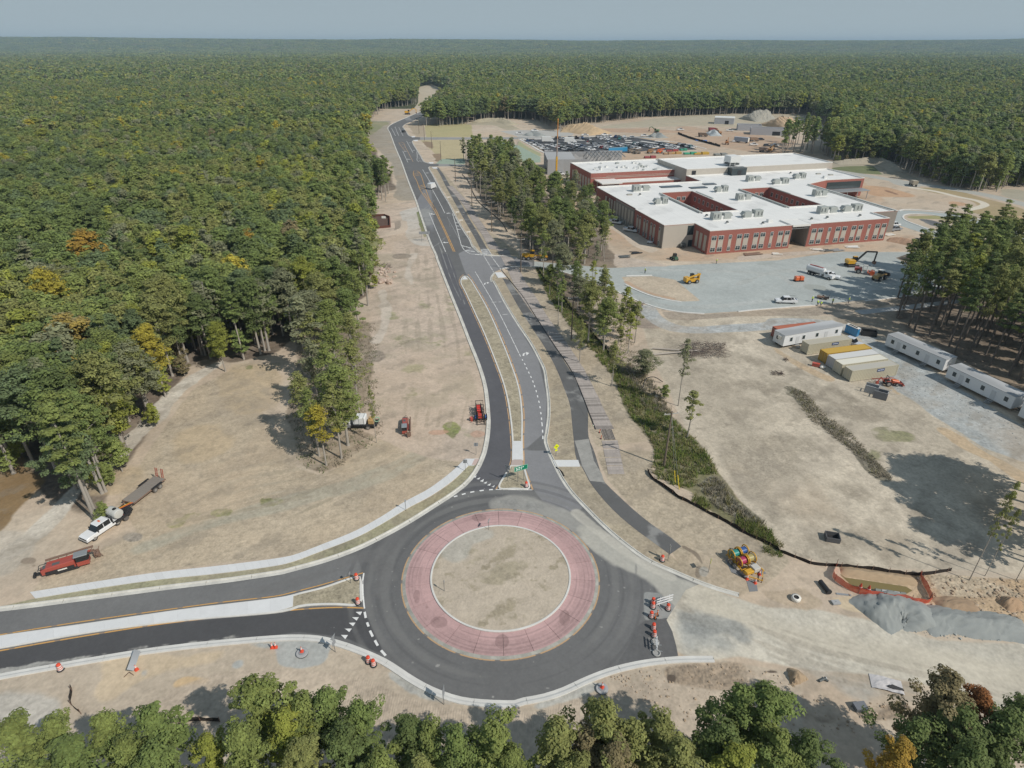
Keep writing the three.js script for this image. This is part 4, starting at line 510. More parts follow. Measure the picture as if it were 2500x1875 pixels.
// markings further north
rline('yellow_line', G('o', 932, 1612, 860, 1450, 790, 1300, 720, 1150, 650, 1050, 600, 980), .3, yellowP, 3);
rline('yellow_line', G('o', 915, 1610, 800, 1350, 705, 1160, 640, 1065, 560, 950, 520, 850, 482, 770, 500, 735, 540, 750, 600, 890, 655, 1040, 720, 1150), .3, yellowP, 3);
for (const q of [[485, 768, 545, 757], [488, 780, 548, 770], [492, 795, 552, 784], [535, 908, 602, 890], [540, 922, 608, 905], [548, 940, 614, 924], [640, 1060, 668, 1052], [648, 1075, 676, 1066], [655, 1088, 684, 1080]]) struct('yellow_bar', stripe(G('o', ...q), .5, .022, 2), yellowP);
rline('yellow_line', G('o', 480, 642, 430, 545, 400, 490, 360, 430, 335, 430, 345, 465, 400, 530), .3, fadedY, 3);
for (const q of [[345, 440, 368, 434], [355, 462, 378, 454], [370, 488, 395, 480]]) struct('yellow_bar', stripe(G('o', ...q), .5, .022, 2), fadedY);
for (const q of [[583, 726, 690, 905], [690, 945, 770, 1090, 822, 1195], [652, 1190, 740, 1400, 832, 1615], [410, 418, 480, 545], [368, 525, 425, 650], [248, 280, 290, 362], [284, 262, 326, 362], [325, 268, 372, 362]]) rline('white_line', G('o', ...q), .22, whiteP, 3);
rline('white_line', G('o', 905, 1200, 950, 1350, 1000, 1540), .22, whiteP, 3);
rline('white_line', G('o', 1000, 1540, 1040, 1600, 1120, 1640, 1220, 1640, 'm', 20, 66), .22, whiteP, 2);
for (const q of [[1004, 1548, 1104, 1572], [1050, 1600, 1146, 1612], [930, 1300, 965, 1302], [940, 1333, 980, 1337], [950, 1370, 998, 1373], [1150, 1642, 1230, 1648]]) struct('white_bar', stripe(G('o', ...q), .55, .0235, 2), whiteP);
rline('white_line', G('o', 520, 528, 525, 580, 540, 640, 600, 646), .22, whiteP, 2);
for (const q of [[525, 560, 550, 562], [530, 590, 566, 592], [534, 610, 578, 613], [540, 630, 590, 634]]) struct('white_bar', stripe(G('o', ...q), .5, .0235, 2), whiteP);
for (const q of [[675, 1200, 690, 1210, 716, 1206], [845, 1200, 860, 1196, 882, 1198], [808, 1508, 830, 1516, 858, 1512], [620, 764, 632, 762, 646, 764], [706, 918, 716, 917, 732, 918], [420, 612, 432, 616, 450, 614], [385, 528, 398, 530, 410, 528], [436, 438, 446, 437, 456, 438], [478, 516, 490, 517, 500, 516]]) struct('lane_arrow', [stripe(G('o', ...q), .9, .024, 1)], whiteP);
for (let k = 0; k < 26; k++) { const t = k / 26, p = q => G('o', 850 + (990 - 850) * q, 1240 + (1500 - 1240) * q)[0]; struct('white_dash', stripe([p(t), p(t + .012)], .16, .022, 1), whiteP); }
// -- trees
// a crown: leaf sprays on an uneven cloud of twig clusters inside an ellipsoid
function crownGeo(seed, { r = 4, h = 10, base = 7, clusters = 50, per = 80, leaf = .36, shape = 'round', spread = .27, ragged = .25 }) {
const q = rng(seed), pos = [], col = [], idx = [], tips = [], v = new THREE.Vector3(), n = new THREE.Vector3(), a = new THREE.Vector3(), b = new THREE.Vector3();
const lobes = Array.from({ length: 5 }, () => [q() * 6.283, rr(.1, .9, q), rr(.2, .55, q)]);
for (let k = 0; k < clusters; k++) {
const t = shape === 'pine' ? Math.pow(q(), .8) : Math.pow(q(), .75), an = k * 2.39996 + q() * .9;
let w = shape === 'pine' ? (1 - t) * .85 + .2 : shape === 'tall' ? Math.sin(Math.PI * Math.min(1, .12 + t * .86)) * .85 + .1 : Math.sqrt(Math.max(0, 1 - Math.pow(t * 1.5 - .5, 2)));
let f = 1; for (const [la, lt, ls] of lobes) f += ls * Math.max(0, Math.cos(an - la)) * Math.max(0, 1 - Math.abs(t - lt) * 2.4) - ls * .28;
const rad = r * w * f * (q() < .22 ? q() * .6 : rr(1 - ragged * 1.4, 1 + ragged * .5, q)), cx = Math.cos(an) * rad, cz = Math.sin(an) * rad, cy = base + h * t * (.9 + .16 * q());
const rc = r * spread * rr(.65, 1.25, q) * (shape === 'pine' ? .85 : 1), shade = rr(.8, 1.16, q), flat = shape === 'pine' ? .4 : .62;
tips.push([cx, cy, cz]);
for (let i = 0; i < per; i++) {
const u = q() * 1.75 - .75, ph = q() * 6.283, s = Math.sqrt(Math.max(0, 1 - u * u)), d = rc * (.45 + .6 * Math.sqrt(q()));
n.set(s * Math.cos(ph), u, s * Math.sin(ph)); const ou = n.x * Math.cos(an) + n.z * Math.sin(an); v.set(cx + (n.x + .3 * ou * Math.cos(an)) * d, cy + n.y * d * flat - Math.max(0, ou) * d * .1, cz + (n.z + .3 * ou * Math.sin(an)) * d);
n.x = n.x * .8 + (q() - .5) * .95; n.y += .75 + (q() - .5) * .9; n.z = n.z * .8 + (q() - .5) * .95; n.normalize();
a.set(q() - .5, q() - .5, q() - .5).cross(n).normalize(); b.copy(n).cross(a);
const sz = leaf * rr(.6, 1.3, q), o = pos.length / 3, c = shade * rr(.78, 1.22, q), wv = sz * .62;
for (const [e, g] of [[sz, 0], [0, wv], [-sz, 0], [0, -wv]]) { pos.push(v.x + a.x * e + b.x * g, v.y + a.y * e + b.y * g, v.z + a.z * e + b.z * g); col.push(c * rr(.95, 1.05, q), c, c * .95); }
idx.push(o, o + 1, o + 2, o, o + 2, o + 3);
}
}
const g = new THREE.BufferGeometry(); g.setAttribute('position', new THREE.Float32BufferAttribute(pos, 3)); g.setAttribute('color', new THREE.Float32BufferAttribute(col, 3)); g.setIndex(idx); g.computeVertexNormals(); g.userData.tips = tips; return g;
}
function trunkGeo(seed, hgt, r0, tips, limbs, lean = .3) {
const q = rng(seed), gs = [], top = [(q() - .5) * lean * 2, hgt, (q() - .5) * lean * 2], mid = [top[0] * .3 + (q() - .5) * lean, hgt * .5, top[2] * .3 + (q() - .5) * lean];
gs.push(bar([0, -.2, 0], [0, .5, 0], r0 * 1.5, r0 * 1.1, 7), bar([0, .5, 0], mid, r0 * 1.1, r0 * .75, 7), bar(mid, top, r0 * .75, r0 * .22, 6));
for (let i = 0; i < limbs; i++) { const t = tips[Math.floor(q() * tips.length)], y = clamp(t[1] - 1.5 - q() * 3, hgt * .35, hgt * .92), f = y < mid[1] ? y / mid[1] : (y - mid[1]) / (hgt - mid[1]), A = y < mid[1] ? [mid[0] * f, y, mid[2] * f] : [mid[0] + (top[0] - mid[0]) * f, y, mid[2] + (top[2] - mid[2]) * f]; const m = [A[0] * .45 + t[0] * .55, A[1] * .5 + t[1] * .5 + .2, A[2] * .45 + t[2] * .55]; gs.push(bar(A, m, r0 * .34, r0 * .2, 5), bar(m, t, r0 * .2, r0 * .06, 4)); }
return merge(gs);
}
const leafMat = (r, g, b) => new THREE.MeshPhysicalMaterial({ color: new THREE.Color().setRGB(r, g, b), vertexColors: true, roughness: 1, side: THREE.DoubleSide, transmission: .3, thickness: 0, specularIntensity: .35 });
const barkM = [paint(.23, .2, .17, { roughness: .95 }), paint(.34, .31, .27, { roughness: .95 }), paint(.16, .135, .115, { roughness: .95 })];
const TINT = { deep: [.15, .195, .07], green: [.19, .245, .08], mid: [.23, .272, .086], olive: [.262, .276, .1], grey: [.24, .252, .15], lime: [.3, .325, .07], yellow: [.42, .36, .06], gold: [.44, .29, .06], rust: [.34, .15, .06], brown: [.25, .21, .115], blue: [.155, .205, .1] };
const leafM = Object.fromEntries(Object.entries(TINT).map(([k, c]) => [k, leafMat(...c)]));
// kinds of tree, each a few individuals that are then cloned
const KINDS = { broad: [], tall: [], pine: [], fore: [], thin: [] };
for (let k = 0; k < 5; k++) { const h = 9.5 + k % 3, b = 6.2 + k % 2; const c = crownGeo(100 + k, { r: 3.7 + .3 * (k % 3), h, base: b, clusters: 100, per: 80, leaf: .2, spread: .22, ragged: .42 }); KINDS.broad.push({ c, t: trunkGeo(200 + k, b + h * .8, .24, c.userData.tips, 8), H: b + h }); }
for (let k = 0; k < 4; k++) { const h = 12, b = 6.5 + k % 2; const c = crownGeo(130 + k, { r: 3.1 + .3 * (k % 2), h, base: b, clusters: 54, per: 52, leaf: .2, shape: 'tall', ragged: .55, spread: .24 }); KINDS.tall.push({ c, t: trunkGeo(230 + k, b + h * .85, .2, c.userData.tips, 9), H: b + h }); }
for (let k = 0; k < 3; k++) { const h = 9, b = 11; const c = crownGeo(160 + k, { r: 3.1, h, base: b, clusters: 44, per: 85, leaf: .2, shape: 'pine', ragged: .35 }); KINDS.pine.push({ c, t: trunkGeo(260 + k, b + h * .9, .23, c.userData.tips, 9, .4), H: b + h }); }
for (let k = 0; k < 5; k++) { const h = 9, b = 4.5; const c = crownGeo(180 + k, { r: 3.1 + .25 * (k % 3), h, base: b, clusters: 95, per: 115, leaf: .15, spread: .2, shape: k % 3 ? 'tall' : 'round', ragged: .8 }); KINDS.fore.push({ c, t: trunkGeo(280 + k, b + h * .8, .17, c.userData.tips, 9), H: b + h }); }
for (let k = 0; k < 3; k++) { const h = 8.5, b = 6; const c = crownGeo(195 + k, { r: 1.9, h, base: b, clusters: 26, per: 50, leaf: .19, shape: 'tall', ragged: .5, spread: .3 }); KINDS.thin.push({ c, t: trunkGeo(295 + k, b + h * .9, .13, c.userData.tips, 10, .5), H: b + h }); }
let treeCount = 0;
function tree(kind, [x, z], H, tint, label, group, { wide = 1, bark = 0, turn = R() * 6.283, y = 0 } = {}) {
const set = KINDS[kind], s = set[treeCount++ % set.length], k = H / s.H;
const o = thing(kind === 'pine' ? 'pine_tree' : 'broadleaf_tree', label, 'tree', [x, y, z], turn, group); o.scale.set(k * wide, k, k * wide);
mesh('crown', s.c, typeof tint === 'string' ? leafM[tint] : tint, o); mesh('trunk', s.t, barkM[bark], o); return o;
}
const pick = (o, q = R) => { let s = q() * Object.values(o).reduce((a, b) => a + b, 0); for (const [k, w] of Object.entries(o)) if ((s -= w) <= 0) return k; return Object.keys(o)[0]; };
const inView = (p, m = 0) => { const zc = -p[1] * Math.cos(PITCH) + (EYE - 8) * Math.sin(PITCH); return zc > 0 && Math.abs(p[0]) < zc * .837 * (1 + m) + 8; };
// ground that is clear of forest
const OPEN = G('d', -400, 1800, -400, 1035, 0, 1022, 100, 1087, 215, 1113, 300, 968, 345, 903, 400, 806, 440, 780, 500, 790, 560, 768, 600, 748, 640, 742, 700, 694, 790, 640, 808, 600, 803, 440, 792, 330, 796, 262, 838, 234, 898, 226, 905, 190, 932, 184, 985, 206, 960, 226, 925, 262, 917, 274, 1000, 271, 1060, 258, 1150, 258, 1212, 286, 1240, 272, 1306, 265, 1406, 254, 1600, 247, 1750, 247, 1758, 262, 1820, 286, 1775, 330, 1800, 348, 1917, 351, 1970, 379, 2030, 399, 2100, 413, 2160, 418, 2172, 405, 2500, 405, 2700, 1800);
// foreground row along the bottom edge, seen from above: place read at the height of the tops
const FORE = [
[30, 1555, 12, 'mid'], [105, 1530, 13, 'mid'], [215, 1518, 13.5, 'mid'], [322, 1520, 13.5, 'green'], [262, 1575, 13, 'mid'], [150, 1600, 13, 'green'], [50, 1630, 13, 'mid'], [330, 1610, 12.5, 'green'],
[440, 1575, 12, 'lime'], [548, 1480, 14, 'mid'], [610, 1545, 13, 'lime'], [520, 1590, 13, 'mid'], [648, 1492, 13.5, 'mid'], [700, 1482, 13.5, 'green'], [768, 1504, 14, 'green'], [735, 1570, 13, 'deep'], [650, 1610, 12.5, 'olive'], [880, 1548, 12, 'deep'], [925, 1552, 12.5, 'mid'], [985, 1592, 12, 'green'],
[1060, 1565, 13.5, 'mid'], [1105, 1605, 12, 'mid'], [820, 1622, 12, 'mid'], [905, 1628, 12, 'olive'], [1205, 1562, 13, 'olive'], [1268, 1578, 12, 'brown'], [1308, 1530, 13.5, 'olive'], [1372, 1560, 12, 'olive'], [1430, 1552, 12.5, 'olive'], [1330, 1612, 12, 'brown'], [1250, 1628, 12, 'olive'], [1470, 1612, 12, 'olive'],
[1605, 1490, 14.5, 'green'], [1660, 1512, 14, 'green'], [1560, 1560, 12, 'deep'], [1690, 1585, 13, 'mid'], [1600, 1612, 13, 'lime'], [1750, 1600, 12, 'deep'], [2046, 1480, 14, 'brown'], [2132, 1488, 14, 'rust'], [2085, 1545, 13, 'deep'], [2180, 1560, 13, 'deep'], [1990, 1560, 12.5, 'deep'], [1957, 1608, 13, 'gold'], [2110, 1620, 13, 'deep'], [2210, 1530, 13, 'deep'],
];
{
const say = { mid: 'mid green', green: 'deep green', lime: 'light green', deep: 'dark green', olive: 'olive green', brown: 'brownish green', rust: 'red tipped', gold: 'golden yellow' };
const single = { rust: 'red tipped autumn tree at the lower right corner', gold: 'golden yellow tree at the bottom edge, right of centre' };
const nth = {}; for (const [x, y, h, t] of FORE.slice().sort((a, b) => a[0] - b[0])) {
const k = nth[t] = (nth[t] ?? -1) + 1;
tree('fore', at('d', x, y + (x < 420 ? 28 : x > 1560 ? 0 : 12), h), h + rr(-.6, 1.4), t, single[t] ?? `${say[t]} leafy tree along the bottom edge, ${ORD[k]} of that green from the left`, single[t] ? undefined : 'trees along the bottom edge', { wide: rr(.72, 1.0) });
}
}
// trees beside the clearings that can be picked out one by one
tree('broad', at('k', 560, 800, 12), 19, new THREE.MeshPhysicalMaterial({ ...{}, color: new THREE.Color().setRGB(.36, .27, .06), vertexColors: true, roughness: 1, side: THREE.DoubleSide, transmission: .3, thickness: 0 }), 'large yellow and orange autumn tree in the left wood', undefined, { wide: 1.5 });
tree('broad', at('k', 890, 1340, 7), 13, 'lime', 'bright yellow green tree at the edge of the straw clearing', undefined, { wide: 1.15 });
tree('broad', at('k', 760, 1150, 10), 16, 'lime', 'light green tree behind the bright yellow green one', undefined, { wide: 1.1 });
tree('broad', at('k', 370, 330, 17), 21, 'yellow', 'yellow topped tree standing among the dark canopy, left side');
tree('broad', at('d', 185, 525, 17), 20, 'gold', 'rusty orange tree deep in the left wood, above the autumn tree', undefined, { wide: 1.3 });
tree('broad', at('d', 400, 512, 17), 20, 'lime', 'pale lime tree in the middle of the left wood', undefined, { wide: 1.1 });
tree('tall', at('d', 533, 505, 18), 19, 'gold', 'small orange topped tree in the left wood near the open strip');
tree('broad', at('d', 95, 290, 18), 21, 'lime', 'yellowish tree far back in the left wood', undefined, { wide: 1.2 });
for (const [x, y] of [[1600, 560], [440, 730]]) tree('thin', at(x === 1600 ? 'k' : 'l', x, y, 9), 19, 'grey', x === 1600 ? 'grey half bare tree at the north end of the straw clearing' : 'grey half bare tree beside the strip of trees', undefined, { wide: 1.6, bark: 1 });
{ // the pair of tall trunks by the truck, and others with bare lower trunks along the clearing
const g = 'tall trunks along the edge of the straw clearing', l = 'tall tree with bare trunk on the edge of the straw clearing';
tree('pine', at('a', 735, 535), 21, 'mid', 'tall tree leaning its trunk beside the white tank truck', undefined, { wide: 1.1, bark: 1 });
tree('pine', at('a', 790, 330), 19, 'mid', 'tall tree behind the white tank truck, to its right', undefined, { wide: 1.2, bark: 1 });
for (const [x, y, H, t] of [[1180, 1355, 17, 'olive'], [1150, 1330, 17, 'mid'], [1350, 925, 20, 'olive'], [1450, 895, 21, 'olive'], [1740, 970, 12, 'lime'], [1560, 840, 18, 'mid'], [2045, 810, 18, 'green'], [1420, 860, 20, 'olive']]) tree('broad', at('k', x, y), H, t, l, g, { bark: 1, wide: .95 });
}
{ // the narrow tongue of trees beside the parked truck
const g = 'trees of the narrow strip west of the north road', l = 'leafy tree in the narrow strip west of the north road';
for (const [x, y, H, t, k] of [[738, 990, 15, 'olive', 'tall'], [752, 962, 16, 'mid', 'broad'], [690, 985, 14, 'mid', 'tall'], [668, 950, 14, 'olive', 'tall'], [725, 905, 16, 'mid', 'tall'], [775, 885, 15, 'olive', 'tall'], [690, 880, 15, 'grey', 'tall'], [735, 845, 16, 'mid', 'tall'], [690, 815, 15, 'olive', 'tall'], [770, 815, 15, 'olive', 'tall'], [725, 780, 15, 'mid', 'broad'], [680, 760, 15, 'grey', 'broad'], [760, 752, 15, 'green', 'broad'], [700, 722, 16, 'olive', 'broad'], [775, 705, 16, 'mid', 'tall'], [740, 690, 17, 'green', 'broad'], [795, 660, 17, 'mid', 'tall']]) tree(k, at('d', x, y), H, t, l, g, { wide: rr(1.15, 1.4), bark: 1 });
tree('tall', at('d', 705, 1005), 12, 'yellow', 'yellow green tree at the south tip of the narrow strip', undefined, { wide: 1.35, bark: 1 });
tree('thin', at('l', 1010, 1520), 13, 'olive', 'slim bare trunk in front of the truck with the white tanks', undefined, { bark: 1, wide: .45 });
}
{ // young trees and bushes by the near end of the belt
tree('thin', at('m', 1440, 1235), 15, 'grey', 'tall sparse tree standing at the edge of the dry field', undefined, { bark: 1, wide: .8 });
tree('thin', at('m', 1510, 1480), 10, 'olive', 'spindly tree behind the nearest utility pole', undefined, { bark: 1, wide: 1.5 });
tree('broad', at('m', 1170, 1010), 8.5, 'grey', 'broad grey green bush tree beside the ditch', undefined, { wide: 1.5, y: -2 });
tree('fore', at('m', 1330, 1180), 4, 'mid', 'low arching bush near the edge of the dry field', undefined, { wide: 1.5, y: -.8 });
const q = rng(33); for (let i = 0; i < 26; i++) { const f = q(), v = at('m', 560 + 480 * f + q() * 130, 330 + 560 * f - q() * 130); tree('thin', v, 6 + 6 * q(), i % 3 ? 'olive' : 'lime', i % 3 ? 'thin olive green sapling at the near end of the belt' : 'thin light green sapling at the near end of the belt', i % 3 ? 'olive saplings of the belt' : 'light saplings of the belt', { bark: 1, wide: 1.25, y: -.5 }); }
}
// scattered trees, nearest first, become things of their own; what lies beyond is one forest
const cand = [];
const TINTS = { deep: 1.6, green: 5, mid: 6, olive: 3.4, grey: .9, blue: .9, lime: .7, brown: .14, yellow: .1 };
function scatter(poly, gap, fn, seed) { const q = rng(seed), xs = poly.map(p => p[0]), zs = poly.map(p => p[1]); const x0 = Math.min(...xs), x1 = Math.max(...xs), z0 = Math.min(...zs), z1 = Math.max(...zs); for (let z = z0; z < z1; z += gap) for (let x = x0; x < x1; x += gap) { const p = [x + (q() - .5) * gap * .9, z + (q() - .5) * gap * .9]; if (inside(p, poly)) fn(p, q); } }
scatter(PLAN.strip, 5.2, (p, q) => { if (q() < (p[1] > -190 ? .45 : .7) && !inside(p, PLAN.gravelPad) && inView(p)) cand.push({ p, kind: q() < .5 ? 'tall' : q() < .6 ? 'broad' : q() < .7 ? 'thin' : 'pine', H: (p[1] > -175 ? 9 : 11) + q() * 7, tint: pick({ deep: 1.5, green: 3, mid: 4, olive: 3, grey: 3 }, q), w: 'strip' }); }, 51);
scatter(PLAN.rightWood, 4.6, (p, q) => { if (q() < .85 && inView(p, .3)) cand.push({ p, kind: q() < .6 ? 'pine' : 'tall', H: 17 + q() * 5, tint: pick({ deep: 2, green: 2, mid: 3, olive: 3, lime: .4 }, q), w: 'right' }); }, 52);
scatter(G('q', 1080, 560, 1480, 570, 1700, 640, 1750, 560, 1500, 470, 1250, 420), 8, (p, q) => cand.push({ p, kind: q() < .7 ? 'pine' : 'tall', H: 17 + q() * 5, tint: pick({ deep: 2, green: 3, olive: 1 }, q), w: 'pines' }), 54);
scatter(G('o', -120, 1085, 285, 1080, 270, 1000, 150, 950, -120, 950), 6, (p, q) => cand.push({ p, kind: 'tall', H: 17 + q() * 3, tint: pick({ deep: 2, green: 3, mid: 2 }, q), w: 'corner' }), 55);
for (const [x, y, H, k] of [[1790, 1000, 17, 'bare'], [1910, 968, 12, 'bare'], [2150, 1000, 14, 'bare'], [2350, 640, 21, 'pine'], [2480, 800, 20, 'pine'], [2440, 470, 21, 'broad'], [2620, 640, 20, 'tall'], [2700, 900, 19, 'broad'], [2560, 980, 18, 'broad'], [2380, 520, 20, 'broad'], [2560, 420, 21, 'broad'], [2460, 690, 20, 'broad'], [2330, 860, 15, 'tall'], [2300, 280, 14, 'brown']]) cand.push({ p: at('e', x, y), kind: k === 'brown' ? 'tall' : k === 'bare' ? 'thin' : k, H, tint: k === 'brown' ? 'yellow' : 'olive', w: 'east', wide: k === 'bare' ? .42 : 1 });
const far = [];
// the land rises to a low wooded ridge some six kilometres off
const upland = (x, z) => { const hs = [98, 94, 87, 77, 70, 68, 71, 78, 82], k = clamp((x + 5600) / 11200) * 7.999, a = Math.floor(k), f = k - a; return sstep(4300, 6200, -z) * (hs[a] * (1 - f) + hs[a + 1] * f + (sn(N1, x * .09, z * .05) - .5) * 22); };
// groves: kind of green and height drift through the wood
const grove = (p, q) => { const n = sn(N1, p[0] * 3.1 + 900, p[1] * 3.1) + (q() - .5) * .3; return n > .58 ? pick({ olive: 5, lime: 1.2, mid: 3, grey: 1, yellow: .2 }, q) : n < .42 ? pick({ deep: 3, blue: 2, green: 4, grey: 1 }, q) : pick(TINTS, q); };
const tall = (p, q) => 14 + 4 * sn(N2, p[0] * 2.3, p[1] * 2.3 + 70) + 4 * q();
{
const q = rng(61), step = 4.7;
for (let z = -60; z > -430; z -= step) for (let x = -380; x < 420; x += step) {
const p = [x + (q() - .5) * step, z + (q() - .5) * step]; if (!inView(p, .08) || inside(p, OPEN) || q() < .05) continue;
const edge = inside([p[0] * .95 + 6, p[1] + 11], OPEN) || inside([p[0] + 9, p[1]], OPEN);
cand.push({ p, kind: q() < .74 ? 'broad' : q() < .5 ? 'pine' : 'tall', H: tall(p, q), tint: grove(p, q), w: p[0] < 0 ? 'left' : 'back', edge });
if (edge && q() < .75) far.push({ p: [p[0] + rr(-2, 3, q), p[1] + rr(-2, 2, q)], kind: 'broad', H: 5 + 5 * q(), tint: pick({ lime: 1, mid: 3, green: 2, olive: 3, brown: .6 }, q), lod: 0, y: -1.6 });
}
}
{ // individuals: those that show largest
const pr = c => Math.hypot(c.p[0], c.p[1], 50) * (c.w === 'strip' || c.w === 'right' || c.w === 'east' || c.w === 'corner' || c.w === 'pines' ? .45 : c.edge ? .8 : 1);
cand.sort((a, b) => pr(a) - pr(b));
const WORD = { strip: ['tree of the belt between the north road and the school', 'trees of the belt beside the school'], right: ['tall tree in the dark wood behind the office trailers', 'trees behind the office trailers'], left: ['tree in the near part of the wood left of the road', 'near trees of the left wood'], back: ['tree of the wood behind the site', 'near trees of the back wood'], pines: ['pine of the group behind the long white roof', 'pines behind the long white roof'], corner: ['tree in the clump on the corner left of the far road', 'trees of the corner clump by the far road'], east: ['slim tree at the right edge beside the dark shadow', 'slim trees at the right edge'] };
const hue = { deep: 'dark green', green: 'green', mid: 'mid green', olive: 'olive green', grey: 'grey green', blue: 'blue green', lime: 'light green', brown: 'brownish', yellow: 'yellow' };
let n = { pine: 0, broad: 0 };
for (const c of cand) {
const pine = c.kind === 'pine' ? 'pine' : 'broad';
if (inView(c.p, .04) && n[pine] < (pine === 'pine' ? 110 : 232)) { n[pine]++; const [l, g] = WORD[c.w]; tree(c.kind, c.p, c.H, c.tint, `${hue[c.tint]} ${l}`, `${hue[c.tint]} ${g}`, { wide: (c.wide ?? 1) * rr(.9, 1.15) , bark: c.w === 'right' ? 2 : 1 }); }
else far.push({ ...c, lod: 0 });
}
}
{
const q = rng(62);
const row = (z0, z1, step, lod, H0, H1, skip = 0) => { for (let z = -z0; z > -z1; z -= step) { const hw = (-z * .873 + 30) * .87 + 30; for (let x = -hw; x < hw; x += step) { const p = [x + (q() - .5) * step, z + (q() - .5) * step]; if (q() < skip || inside(p, OPEN)) continue; far.push({ p, kind: q() < .8 ? 'broad' : 'tall', H: H0 - 4 + tall(p, q) * .25 + q() * (H1 - H0), tint: grove(p, q), lod, edge: lod === 1 && inside([p[0] * .97, p[1] + 16], OPEN) }); } } };
row(430, 1000, 5.6, 1, 15, 21); row(1000, 2600, 9.5, 2, 15, 22);
}
{
const wood = new THREE.Group(); wood.name = 'forest'; mark(wood, 'continuous green forest that stretches back to the horizon', 'forest', null, 'stuff'); scene.add(wood);
const white = leafMat(1, 1, 1), M = new THREE.Matrix4(), Q = new THREE.Quaternion(), UP = new THREE.Vector3(0, 1, 0), c = new THREE.Color();
const LOD = [
['broad', 0, [1, 2, 3].map(k => crownGeo(300 + k, { r: 3.9, h: 10, base: 6.5, clusters: 70, per: 56, leaf: .3, spread: .24 })), 17],
['pine', 0, [1, 2].map(k => crownGeo(320 + k, { r: 3.1, h: 9, base: 11, clusters: 40, per: 60, leaf: .28, shape: 'pine', ragged: .35 })), 20],
['tall', 0, [1, 2].map(k => crownGeo(340 + k, { r: 2.9, h: 12, base: 6.5, clusters: 52, per: 56, leaf: .29, shape: 'tall', ragged: .4 })), 19],
['broad', 1, [1, 2, 3].map(k => crownGeo(360 + k, { r: 4.2, h: 10, base: 6.5, clusters: 44, per: 24, leaf: .55 })), 17],
['tall', 1, [1, 2].map(k => crownGeo(370 + k, { r: 3.2, h: 12, base: 6.5, clusters: 38, per: 24, leaf: .52, shape: 'tall', ragged: .4 })), 19],
['broad', 2, [1, 2, 3].map(k => crownGeo(380 + k, { r: 5.6, h: 11, base: 5.5, clusters: 20, per: 9, leaf: 1.7, ragged: .4 })), 17],
['tall', 2, [1, 2].map(k => crownGeo(390 + k, { r: 4.6, h: 12, base: 6, clusters: 18, per: 9, leaf: 1.6, shape: 'tall', ragged: .4 })), 19],
];
const put = (name, geo, mat, list, H0, tinted) => { if (!list.length) return; const I = new THREE.InstancedMesh(geo, mat, list.length); I.name = name; I.castShadow = I.receiveShadow = true; list.forEach((t, i) => { const k = t.H / H0, w = k * (t.wide ??= rr(.88, 1.18)); M.compose(new THREE.Vector3(t.p[0], t.y ?? 0, t.p[1]), Q.setFromAxisAngle(UP, t.turn ??= R() * 6.283), new THREE.Vector3(w, k, w)); I.setMatrixAt(i, M); if (tinted) { const a = TINT[t.tint], f = t.f ??= rr(1, 1.25); I.setColorAt(i, c.setRGB(a[0] * f, a[1] * f, a[2] * f)); } }); wood.add(I); };
for (const [kind, lod, geos, H0] of LOD) { const l = far.filter(t => t.kind === kind && t.lod === lod); geos.forEach((g, i) => put('crowns', g, white, l.filter((_, j) => j % geos.length === i), H0, true)); }
const trunk = trunkGeo(7, 13, .24, [[1.5, 11, 1], [-1.5, 12, .5], [.5, 13, -1.5]], 3), tr = far.filter(t => t.lod === 0 || t.edge);
put('trunks', trunk, barkM[1], tr, 17, false);
// beyond that, whole patches of canopy
const patch = [1, 2, 3].map(k => { const q = rng(400 + k), gs = []; for (let i = 0; i < 12; i++) gs.push(crownGeo(410 + k * 20 + i, { r: 7, h: 9 + 4 * q(), base: 4 + 3 * q(), clusters: 9, per: 6, leaf: 3.2, spread: .4, ragged: .4 }).translate((q() - .5) * 44, 0, (q() - .5) * 44)); return mergeGeometries(gs); });
const pl = [], q = rng(63), rowOf = (z0, z1, st, w) => { for (let z = -z0; z > -z1; z -= st) { const hw = -z * .76 + 100; for (let x = -hw; x < hw; x += st * 1.1) { const p = [x + (q() - .5) * st * .4, z + (q() - .5) * st * .4]; pl.push({ p, y: upland(...p) - 1, H: 15 + q() * 5, wide: w * rr(.9, 1.1, q), tint: grove([p[0] * .3, p[1] * .3], q) }); } } }; rowOf(2580, 6500, 36, 1);
patch.forEach((g, i) => put('canopy', g, white, pl.filter((_, j) => j % 3 === i), 17, true));
}
